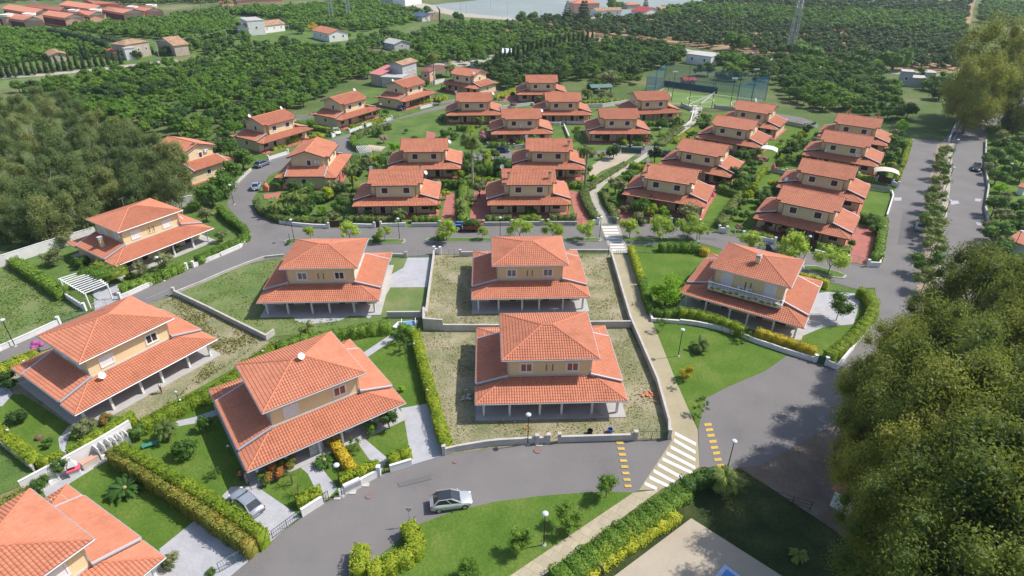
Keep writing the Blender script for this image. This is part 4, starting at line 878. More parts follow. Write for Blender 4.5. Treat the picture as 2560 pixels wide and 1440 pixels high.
for px,h,lab,mt,pr in (
 ([(1115.4,1138),(1148,1130),(1186,1123),(1220,1117),(1253,1113),(1330,1108),(1375.7,1106)],.85,'pale curved street wall before the reddish-curtained villa, left of its footpath opening',stucco,(0,6)),
 ([(1402.6,1103.8),(1592.4,1096)],.85,'pale straight street wall before the reddish-curtained villa, right of its footpath opening',stucco,(0,1)),
 ([(1676,1092),(1675,1062),(1645,957),(1576,802),(1527,640)],1.0,'long pale wall along the left side of the ochre path between the crosswalks',stucco,(0,)),
 ([(1110,829.5),(1243,828.5),(1481,817),(1576,815)],1.1,'pale cross wall between the two dry villa lots beside the ochre path',stucco,()),
 ([(1085,638),(1066.5,794)],.9,'thin pale wall separating the paved drive from the middle dry lot',stucco,()),
 ([(969,797.5),(1061.6,796)],1.0,'short pale wall behind the corner where the tall hedge turns',stucco,(1,)),
 ([(1062,797),(1062,826),(1110,829)],1.9,'tall stepped pale wall beside the blue lounger tray at the hedge corner',stucco,()),
 ([(709,647),(660,653),(618,668),(560,692),(500,719),(437,745)],.35,'low curved kerb wall along the street left of the weedy green lot',stucco,()),
 ([(437,748),(520,786),(600,825),(668.5,858),(688.6,843)],.9,'long pale wall running diagonally below the weedy green lot',stucco,(0,)),
 ([(621.5,592),(621,606),(612,617),(598,629),(560,646),(484,678)],.7,'white wall curving under the clipped hedge of the olive-garden villa',whitew,(5,)),
 ([(467,683),(400,714),(322,752),(302,760)],.7,'white street wall under the hedge left of the ivy arch',whitew,(0,3)),
 ([(-30,692),(20,677),(120,643),(242,604)],2.0,'tall white boundary wall between the wood and the olive garden, left stretch',whitew,()),
 ([(398,540),(423,532),(484,520)],2.0,'tall white boundary wall behind the olive-garden villa, right stretch',whitew,()),
 ([(24,676),(90,717),(160,755),(215,790)],.9,'white wall below the clipped hedge left of the white pergola',whitew,(3,)),
 ([(3,893),(80,858),(151,824)],.8,'white wall of the leftmost weedy lot beside the lower street',whitew,(0,2)),
 ([(70,1252),(170,1196),(260,1144),(339,1094)],1.9,'high white wall carrying the outdoor sinks and barbecue',whitew,()),
 ([(-20,1105),(40,1150),(94,1194)],.8,'grey-white wall outside the yellowish hedge at the left edge',stucco,()),
 ([(642,1391),(684,1361)],1.4,'white planter wall at the street end of the double hedge',whitew,()),
 ([(762.5,1298),(814.6,1264)],1.0,'white wall below the leafy hedge beside the silver coupe driveway gate',whitew,()),
 ([(855,1247),(905,1220),(954,1193)],.9,'white wall with meter boxes below the orange-tipped hedge',whitew,(2,)),
 ([(981,1183),(1035,1166)],.9,'short white wall between the footgate and the pale drive',whitew,()),
 ([(1700,804),(1740,808),(1801,819),(1850,835),(1888,849.5),(1960,873),(2039,896)],.7,'white wall curving around the triangular lawn below the balcony villa',whitew,(6,)),
 ([(2066,903),(2093,914),(2130,868),(2177,811)],.8,'white wall under the yellow hedge at the east road corner',whitew,(0,)),
 ([(1574,636),(1600,705),(1631,800),(1700,804)],.55,'low white wall on the right side of the ochre path',whitew,()),
 ([(697.5,566),(740,572),(780,575),(821,576)],.7,'white street wall in front of the palm garden at the bend',whitew,(3,)),
 ([(860.6,572),(935.6,573.5)],.7,'white street wall left of the brown footgate, front row left house',whitew,(0,1)),
 ([(950.6,571.5),(1012.5,568.5)],.7,'white street wall with letter boxes, front row left house',whitew,(0,)),
 ([(1027.5,570),(1098.8,568.5)],.75,'pale street wall right of the second footgate, front row left house',stucco,(1,)),
 ([(1138,564),(1170,563)],.7,'short pale wall between the red drives of the front row',stucco,(1,)),
 ([(1207.5,565),(1278.8,563.5)],.7,'pale street wall under the left hedge of the two-chimney house',stucco,(0,1)),
 ([(1294,561.5),(1353.8,562)],.7,'pale street wall with letter boxes under the middle hedge',stucco,(0,1)),
 ([(1368.8,561),(1440,560.5)],.7,'pale street wall under the right hedge of the two-chimney house',stucco,(0,)),
 ([(1479.4,558),(1492.5,558)],.9,'white gate pier wall left of the winding path gate',whitew,(1,)),
 ([(1541,556),(1538,540),(1520,505),(1507,475)],.7,'pale wall on the right side of the winding path bend',stucco,(0,)),
 ([(1635,555),(1676,555)],.8,'pale street wall left of the small green gate',stucco,(1,)),
 ([(1693,555.5),(1755,565)],.7,'pale street wall under the round olive tree',stucco,(0,)),
 ([(1795,574.5),(1814,577)],1.0,'twin white gate piers beside the arched driveway gate',whitew,(0,1)),
 ([(1856,586),(1935,601)],.8,'white street wall under the hedge right of the arched gate',whitew,(0,1)),
 ([(2034,624),(2117,643)],.7,'white street wall under the thick hedge of the corner house',whitew,(1,)),
 ([(2167.5,656),(2195.6,657),(2204,628)],.9,'white corner pier wall at the foot of the east road hedge',whitew,(0,)),
 ([(2214,531),(2229,482),(2226,471),(2212,468)],.5,'white kerb wall around the grassy plot on the east road',whitew,()),
 ([(2141,434),(2190,443)],.9,'white wall under the hedge left of the canopy gate',whitew,(0,1)),
 ([(2226,452),(2240,458)],1.0,'white pier wall right of the canopy gate',whitew,(0,1)),
 ([(1531,369),(1565,371.5)],.9,'pale gate wall in front of the clipped balls, left of the green door',stucco,(0,1)),
 ([(1574,372),(1605,371.5)],.9,'pale gate wall right of the green door',stucco,(0,1)),
 ([(1215,368),(1268,370)],.8,'pale wall under the hedge before the purple shrubs, left piece',stucco,(0,1)),
 ([(1281,371),(1312,367)],.8,'pale wall with letter boxes before the purple shrubs, right piece',stucco,(0,)),
 ([(1345,312),(1375,312),(1395,312),(1398,308),(1455,309)],.9,'low white garden wall stepping in front of the porch, back middle row',whitew,()),
 ([(1405,315),(1418,345)],.8,'white dividing wall of the unkempt plot behind the chimney house',whitew,()),
 ([(1245,273),(1325,262),(1330,265)],.9,'white wall along the back lane, left piece',whitew,(0,)),
 ([(1440,268),(1500,266),(1560,256)],1.2,'long pale wall along the back lane behind the middle houses',whitew,()),
 ([(1560,265),(1580,267),(1600,268)],1.3,'grey panel wall between the back houses',stucco,()),
 ([(1697,262),(1724,272)],1.2,'pale panel wall left of the upper path crosswalk',stucco,(0,1)),
 ([(1780,265),(1830,270),(1880,277)],1.1,'pale wall along the field-side lane left of the corner house',stucco,(0,)),
 ([(1958,303),(2005,312)],1.2,'grey panel wall beside the lane behind the right block',stucco,(0,1)),
 ([(1925,422),(1960,430)],1.1,'grey garden panel wall near the pink parasol',stucco,(0,1)),
 ([(668,408),(717,392)],.8,'white pierced street wall of the upper street, first house',whitew,(0,1)),
 ([(869,337),(903,325)],.8,'white street wall of the upper street, second house left piece',whitew,(0,1)),
 ([(911,322),(938,312),(975,303)],.8,'white street wall of the upper street, second house right piece',whitew,(0,1,2)),
 ([(826,350),(833,346)],.9,'white gate pier at the parked white car',whitew,(0,1)),
 ([(1045,276),(1075,268)],.8,'white street wall of the upper street, third house',whitew,(0,1)),
 ([(697,326),(735,308),(790,298)],1.2,'rough stone wall behind the upper street houses',concrete,()),
 ([(578,481),(600,458),(625,434)],.6,'pale kerb wall outside the street bend below the wood trees',stucco,()),
 ([(634,522),(650,545),(672,556),(697,565)],.55,'pale wall curving below the hedge at the street bend',stucco,()),
 ([(879,372),(890,381),(905,385),(922,386)],.6,'white kerb wall around the round hedge at the lane fork',whitew,()),
 ([(1555,412),(1500,449),(1472,474)],.5,'pale kerb wall of the winding path, lower stretch',whitew,()),
 ([(1640,357),(1700,318),(1721,300),(1728,275)],.5,'pale kerb wall of the winding path, upper stretch',whitew,()),
 ([(1075,215),(1105,208)],1.4,'white boundary wall behind the third upper street house',whitew,()),
 ([(2366,342),(2376,318),(2384,300)],1.0,'white pier wall between the two east roads',whitew,(0,1)),
 ([(2459,341),(2457.6,408),(2466,458),(2459,509),(2470,560),(2491,600)],.7,'pale kerb wall of the gardens right of the outer east road',stucco,()),
 ([(1085,637),(1100,638)],1.0,'small white gate post wall at the top of the thin dividing wall',whitew,(0,1)),
 ([(981,645.5),(1015,646)],.6,'low pale wall left of the paved drive gate',stucco,(1,)),
 ([(1150,643),(1182,642)],.9,'pale wall right of the small gate of the middle dry lot',stucco,(0,)),
 ([(1421,628),(1522,627)],.45,'low pale kerb wall at the top of the middle dry lot',stucco,()),
): wall(px,h,lab,mt,piers=pr)
for a,b,h,lab,mt,so in (
 ((1594,1096),(1671,1094),1.3,'green mesh driveway gate beside the lower crosswalk',greenm,None),
 ((559,1440),(640,1393),1.3,'blue-grey driveway gate at the bottom, beside the double hedge',plain('blue_grey_metal',(.13,.19,.22),.5,.2),None),
 ((690,1354),(760,1300),1.1,'dark open driveway gate behind the silver coupe',darkm,None),
 ((816,1263),(829,1255),1.3,'small dark footgate left of the meter box wall',darkm,None),
 ((956,1192),(979,1183),1.2,'dark footgate between the two orange-tipped hedges',darkm,None),
 ((2041,897),(2064,903),1.2,'small dark green gate at the lawn corner of the balcony villa',greenm,greenm),
 ((2072,716),(2136,722),1.4,'grey sliding gate of the pale paved yard',greym,None),
 ((1588,626),(1636,628),1.5,'grey garden gate beside the top of the ochre path',greym,None),
 ((1016,646),(1078,645),1.4,'grey double gate at the top of the pale drive',greym,None),
 ((1121,643),(1149,643),1.4,'small grey gate at the top of the middle dry lot',greym,None),
 ((823,576),(859,573),1.5,'brown slatted gate of the front row left house',brown,brown),
 ((937,573.5),(950,572),1.3,'narrow brown footgate of the front row left house',brown,brown),
 ((1171,563),(1206,565),1.4,'green metal gate behind the trailer',greenm,None),
 ((1412,563),(1452,562.5),1.5,'half-open green gate of the right red drive',greenm,None),
 ((1354,562),(1368,561),1.2,'small footgate in the middle of the two-chimney house front',brown,None),
 ((1494,559),(1539,557),1.6,'tall thin gate closing the winding path at the crosswalk',greym,None),
 ((1579,556),(1621,556),1.5,'dark green driveway gate of the nearest right block house',greenm,greenm),
 ((1678,555),(1691,555),1.3,'small teal footgate between white piers',greenm,greenm),
 ((1757,566),(1794,574),1.6,'green mesh sliding gate left of the twin white piers',greenm,None),
 ((1815,578),(1855,586),1.3,'pale arched driveway gate',whitep,None),
 ((2118,643),(2166,655),1.4,'thin grey gate of the red corner drive',greym,None),
 ((2190,444),(2226,452),1.6,'dark panelled gate under the big beige canopy',brown,brown),
 ((2170,463),(2220,471),1.3,'grey panelled gate above the grassy plot',greym,greym),
 ((1549,380),(1598,382),1.6,'wide green panel gate of the sandy forecourt',greenm,greenm),
 ((1565,371),(1574,372),1.4,'green door in the clipped-hedge wall',greenm,greenm),
 ((894,383),(929,385),1.7,'dark green shed gate by the round hedge',greenm,greenm),
 ((808,352),(829,345),1.2,'green gate of the first upper street house',greenm,None),
 ((974,302),(992,298),1.3,'green gate of the second upper street house',greenm,None),
 ((236,789),(299,770),1.2,'grey gate beneath the white pergola',greym,None),
 ((370,775),(430,749),1.2,'grey wire gate beside the lower street pier',greym,None),
 ((154,822),(212,800),1.1,'thin green wire gate of the leftmost weedy lot',greenm,None),
 ((2148,436),(2188,443),.9,'short rail fence on the wall beside the canopy gate',greym,None),
): gate(a,b,h,lab,mt,so)
def railfence(px,h,label,mat,step=2.0,rails=3):
    P=[Vector((*U(a,b),0)) for a,b in px]; c=sum(P,Vector())/len(P); t=thing('fence',label,'fence',tuple(c)); m=MB(); r=MB()
    for i in range(len(P)-1):
        a,b=P[i]-c,P[i+1]-c; n=max(1,int((b-a).length/step))
        for k in range(n+1): q=a+(b-a)*(k/n); m.tube((q.x,q.y,0),(q.x,q.y,h),.035,.035,5)
        for k in range(rails): z=h*(k+1)/rails-.05; r.tube((a.x,a.y,z),(b.x,b.y,z),.02,.02,4)
    m.build('fence_posts',mat,t); r.build('rails',mat,t)
railfence([(1931,1240),(1985,1256),(2030,1268)],1.3,'black rail fence between the dirt yard and shaded lawn',darkm,2.2)
railfence([(153,822),(215,798)],1.0,'wire fence behind the roof of the one-shutter villa',greenm)
railfence([(2376,345),(2400,300)],1.2,'metal rail fence between the twin east roads',greym)
railfence([(1497,86),(1560,92),(1683,108)],.9,'guardrail along the far highway, left stretch',greym,5)
railfence([(1723,119),(1950,139),(2167,158),(2291,165)],.9,'guardrail along the far highway, right stretch',greym,5)
railfence([(1518,96),(1560,100)],.9,'near guardrail at the highway bridge',greym,5)
# ---------------------------------------------------------------- hedges
HD=[
 ([(1038,826),(1058,900),(1085,990),(1108,1070),(1122,1106)],1.6,1.25,M_hyg,'long yellow-green clipped hedge between the green garden and the nearest dry lot'),
 ([(353,1067),(437,1024),(500,993),(568,960),(615,915),(690,866)],1.5,1.7,M_hyg,'bumpy yellow-green hedge climbing behind the ridge-dish villa, left stretch'),
 ([(692,866),(773,843),(850,829),(915,816),(977.6,808)],1.8,1.5,M_hgr,'green hedge with bright top behind the ridge-dish villa, right stretch'),
 ([(1000,812),(1034,824)],1.9,1.2,M_hgr,'short dark hedge link under the stepped pale wall'),
 ([(277,1131),(364,1184),(454,1240),(544,1302),(634,1362)],2.0,1.3,M_hru,'rusty-topped left hedge of the pair beside the cycad lawn'),
 ([(303,1121),(394,1172),(494,1228),(584,1284),(662,1336)],2.3,1.1,M_hyg,'bright yellow-green right hedge of the pair beside the coupe drive'),
 ([(544,524),(571,550),(604,570),(614,587),(598,601),(545,625),(487,651)],1.6,1.2,M_hgr,'clipped green hedge rounding the street corner of the olive garden'),
 ([(453,666),(380,697),(296,726)],1.6,1.2,M_hgr,'clipped green hedge along the street left of the ivy arch'),
 ([(27,658),(90,697),(154,740)],1.6,1.7,M_hgr,'thick clipped hedge left of the olive garden'),
 ([(-20,1075),(35,1115),(90,1160)],1.3,1.3,M_hyg,'yellowish hedge at the left edge above the grey-white wall'),
 ([(94,1162),(125,1156),(158,1142)],1.3,.9,M_hyg,'short yellowish hedge turning toward the outdoor sinks'),
 ([(172,1140),(230,1104),(290,1066),(335,1038)],2.1,.7,M_hyg,'narrow yellow hedge growing along the back of the high white wall'),
 ([(-30,1290),(20,1262),(75,1230)],1.2,.9,M_hru,'rusty low hedge beside the bottom left villa'),
 ([(-20,938),(40,912),(92,889)],1.3,1.6,M_hyg,'yellow-green hedge ending at the magenta flowers'),
 ([(834,1100),(852,1122),(870,1150),(890,1172)],1.3,1.1,M_hor,'orange-tipped hedge running down to the meter box wall'),
 ([(852,1196),(890,1180),(925,1165),(952,1158)],1.2,1.1,M_hyg,'leafy yellow-green hedge above the meter box wall'),
 ([(974,1145),(1002,1133),(1030,1122)],1.2,1.1,M_hyg,'leafy yellow-green hedge between footgate and pale drive'),
 ([(744,1252),(775,1238),(808,1224)],1.3,1.2,M_hyg,'leafy bright hedge on the wall beside the yuccas'),
 ([(1700,765.5),(1745,772),(1784,782),(1830,797),(1860,810)],1.7,1.2,M_hyg,'yellow-green hedge before the balcony villa porch, left piece'),
 ([(1892,813),(1940,828),(2000,846),(2046,863)],1.7,1.2,M_hor,'orange-tinged hedge before the balcony villa porch, right piece'),
 ([(2074,872),(2105,852),(2140,822),(2168,790),(2184,766),(2186,735),(2168,714),(2146,708)],1.7,1.5,M_hyg,'thick yellow hedge bulging around the east road corner'),
 ([(1996,672),(2035,680),(2074,693)],1.5,1.1,M_hyg,'yellow-green hedge on the street side behind the balcony villa'),
 ([(1648,604),(1700,603),(1750,605)],1.6,1.6,M_hgr,'dark clipped hedge behind the small green lawn by the median'),
 ([(1752,612),(1772,618)],1.4,1.2,M_hor,'short orange-tinged hedge behind the balcony villa roof'),
 ([(1577,610),(1590,645),(1604,685)],1.5,1.0,M_hyg,'yellow-green hedge beside the top of the ochre path'),
 ([(1606,690),(1618,730),(1632,765),(1660,772),(1700,766)],1.4,1.2,M_hgr,'green hedge under the bright leafy tree by the path'),
 ([(1480,452),(1520,426),(1560,400)],1.0,1.2,M_hol,'clipped hedge strip on the left of the winding path'),
 ([(1482,453),(1463,462),(1457,476),(1464,499),(1477,519),(1489,536)],1.3,1.6,M_hol,'olive-coloured hedge around the left of the path bend'),
 ([(1509,468),(1516,493),(1532,520),(1541,541)],1.3,1.5,M_hol,'olive-coloured hedge on the right of the path bend'),
 ([(1696,309),(1670,332),(1643,354)],.8,3.2,M_hol,'broad sloping hedge band left of the upper winding path'),
 ([(1729,314),(1705,332),(1684,345)],1.1,1.5,M_hyg,'yellow hedge right of the upper winding path'),
 ([(636,505),(650,530),(690,546),(716,551),(770,552),(819,549)],1.3,1.3,M_hol,'long olive hedge behind the bend wall under the palm garden'),
 ([(862,544),(920,545),(982,546)],1.2,1.2,M_hol,'hedge behind the white street wall of the front row left house'),
 ([(1028,544),(1060,544),(1093,544)],1.3,1.2,M_hgr,'dark hedge at the right end of the front row left house'),
 ([(1210,540),(1245,539),(1277,539)],1.3,1.2,M_hol,'left hedge of three before the two-chimney house'),
 ([(1296,540),(1350,539)],1.3,1.2,M_hgr,'middle hedge of three before the two-chimney house'),
 ([(1373,536),(1440,535)],1.3,1.2,M_hol,'right hedge of three before the two-chimney house'),
 ([(1156,462),(1156,500),(1155,545)],1.5,1.9,M_hgr,'wide hedge running between the two red drives'),
 ([(1636,534),(1676,536)],1.2,1.3,M_hgr,'green hedge left of the teal footgate'),
 ([(1864,569),(1900,574),(1931,582)],1.2,1.2,M_hgr,'hedge on the white wall right of the arched gate'),
 ([(1990,584),(2025,591)],1.4,1.2,M_hgr,'short thick hedge by the corner house porch'),
 ([(2042,597),(2085,603),(2127,613)],1.5,1.5,M_hgr,'thick hedge before the corner house beside the potted bush'),
 ([(2210,531),(2205,575),(2198,625),(2180,622)],1.8,1.4,M_hgr,'tall bright-topped hedge along the east road'),
 ([(2148,522),(2178,528),(2208,531)],1.8,1.2,M_hgr,'dark hedge at the head of the red corner drive'),
 ([(1847,478),(1825,510),(1800,547)],1.5,1.9,M_hol,'wide hedge dividing the two front lawns of the right block'),
 ([(1911,408),(1893,430),(1875,456)],1.4,1.1,M_hyg,'yellow hedge left of the garden panel wall'),
 ([(1990,330),(1965,362),(1945,395)],1.3,1.1,M_hyg,'yellow hedge running up between the right block gardens'),
 ([(878,341),(878,358),(894,368),(922,366)],1.7,1.6,M_hgr,'round-ended dark hedge at the lane fork'),
 ([(880,338),(900,328),(940,318),(972,313)],1.6,2.2,M_hol,'hedge above the upper street curve beside the swimming tray'),
 ([(734,309),(780,318),(838,328)],1.5,1.6,M_hgr,'hedge between the first two upper street houses'),
 ([(868,319),(900,311),(935,302),(968,292)],1.3,1.1,M_hyg,'yellow-green hedge behind the pierced wall, second upper street house'),
 ([(1080,246),(1110,240)],1.5,1.4,M_hyg,'yellow hedge by the third upper street gate'),
 ([(990,262),(1030,255),(1070,248)],1.4,1.4,M_hyg,'yellow-green hedge before the third upper street house'),
 ([(1232,241),(1265,226),(1298,213)],1.4,1.3,M_hyg,'yellow-green hedge running up beside the back left house'),
 ([(1452,249),(1500,247),(1560,243)],1.2,1.2,M_hyg,'bright hedge above the back lane wall'),
 ([(1602,300),(1635,299),(1668,301)],1.4,1.4,M_hgr,'dark hedge before the house left of the playing field'),
 ([(1220,356),(1262,356)],1.5,1.2,M_hgr,'dark hedge before the purple shrubs, left piece'),
 ([(1286,354),(1306,353)],1.4,1.2,M_hgr,'dark hedge before the purple shrubs, right piece'),
 ([(1136,314),(1170,315)],1.7,1.2,M_hgr,'dark hedge at the top of the small square lawn'),
 ([(1166,318),(1163,350)],1.7,.9,M_hgr,'dark narrow hedge right of the small square lawn'),
 ([(1176,314),(1176,345)],1.4,1.1,M_hyg,'pale yellow hedge strip beside the dark narrow one'),
 ([(1080,452),(1130,452),(1180,450)],1.7,1.3,M_hgr,'dark hedge behind the front row left house drive'),
 ([(1182,446),(1215,445),(1245,446)],1.4,1.2,M_hyg,'yellow-green hedge between front and second rows'),
 ([(1216,376),(1214,412)],2.6,1.3,M_hyg,'tall golden column-like hedge beside the tall palm'),
 ([(1410,452),(1455,452)],1.6,1.4,M_hgr,'dark hedge behind the right red drive'),
 ([(1575,350),(1602,352)],1.4,1.4,M_hgr,'clipped cube hedge right of the green door'),
 ([(1546,340),(1562,350)],1.5,1.1,M_hyg,'clipped sloping hedge left of the green door'),
 ([(900,400),(880,425)],1.5,1.4,M_hyg,'yellow-green hedge left of the tan barrel canopy'),
 ([(713,356),(745,347)],1.3,1.4,M_hyg,'bright yellow hedge by the first upper street gate'),
 ([(675,376),(708,366)],1.0,1.2,M_hyg,'leafy hedge behind the pierced white wall'),
 ([(770,346),(805,338)],1.2,1.2,M_hyg,'golden hedge between the upper street gate and canopy'),
 ([(2142,424),(2185,432)],1.2,1.2,M_hyg,'yellowish hedge left of the big beige canopy'),
 ([(2272,338),(2262,370),(2254,400)],1.2,1.1,M_hyg,'yellow hedge along the inner east road, upper piece'),
 ([(2250,406),(2240,436)],1.0,1.0,M_hyg,'low yellow hedge along the inner east road, lower piece'),
 ([(2470,303),(2510,300),(2560,306),(2620,318)],1.6,3.0,M_hgr,'long dark hedge across the top of the right-hand gardens'),
 ([(1600,470),(1594,500),(1590,512)],1.0,1.0,M_hgr,'low hedge beside the grey-green tree near the path'),
 ([(1575,402),(1610,412)],1.4,1.8,M_hyg,'golden clipped block hedge left of the dark round tree'),
 ([(1575,425),(1605,432)],1.5,1.8,M_hgr,'dark block hedge above the olive by the path'),
 ([(1795,455),(1850,472)],1.6,1.5,M_hgr,'dark hedge behind the nearest right block house'),
 ([(2020,340),(2050,345)],1.3,1.6,M_hyg,'yellow-green hedge behind the third east road house'),
]
for px,h,w_,mt,lab in HD: hedge(px,h,w_,mt,lab)
# planter hedge at the bottom lawn, ground cover banks
hedge([(1024,1305),(1040,1330),(1050,1352),(1035,1378),(1000,1395),(965,1408),(925,1425)],1.5,1.5,M_hyg,'bushy yellow-green hedge curling round the planter on the bottom lawn tip')
hedge([(905,1425),(903,1395),(912,1360)],1.5,1.4,M_hyg,'left arm of the bushy hedge at the bottom edge planter')
gc=[hedge([(1400,1441),(1470,1392),(1560,1325),(1650,1265),(1720,1212)],.9,2.3,M_hgr,'dense green creeping bank beside the beige paved path','ground cover',name='ground_cover'),
    hedge([(1718,1200),(1770,1180),(1835,1170)],1.2,1.8,M_shr,'dark green bushy bank behind the lower crosswalk','ground cover',name='ground_cover'),
    hedge([(1470,1432),(1540,1375),(1620,1325),(1700,1272)],.75,1.7,M_yel,'yellow-flowering bank along the inner edge of the green creeper','ground cover',name='ground_cover')]
for o in gc: o['kind']='stuff'
# ---------------------------------------------------------------- trees and plants of the estate
med=[('pepper',870,582,2.3,1.5),('pepper',959,585,2.0,1.1),('pepper',1114,577,2.3,1.7),('pepper',1205,581,1.6,.85),('pepper',1297,572,2.4,1.7),('pepper',1381,576,2.2,1.5),('pepper',1470,571,2.3,1.45)]
for i,(k,x,y,z,r) in enumerate(med[::-1]): tree(k,x,y,z,r*1.25,'light green pepper tree in the street median, number %s leftward from the upper crosswalk'%('one two three four five six seven'.split()[i]),group='pepper trees along the street median')
for i,(k,x,y,z,r) in enumerate([('pepper',1574,566,2.3,1.6),('pepper',1651,565,2.6,2.0),('pepper',1722,560,2.6,2.0),('pepper',1750,570,2.2,1.3),('pepper',1878,596,2.5,1.7),('pepper',1979,610,2.9,2.3),('pepper',2079,640,2.9,2.0)]): tree(k,x,y,z,r*1.25,'light green pepper tree in the street median, number %s rightward from the upper crosswalk'%('one two three four five six seven'.split()[i]),group='pepper trees along the street median')
tree('pepper',772,586,1.9,1.2,'small light green pepper tree at the left tip of the median')
for x,y,r,l in ((1098,597,.9,'dark low shrub under the third median tree'),(935,603,1.0,'dark low shrub at the left median, under the sixth tree'),(720,612,.5,'tiny shrub on the median tip by the sign post')): tree('shrub',x,y,.5,r,l)
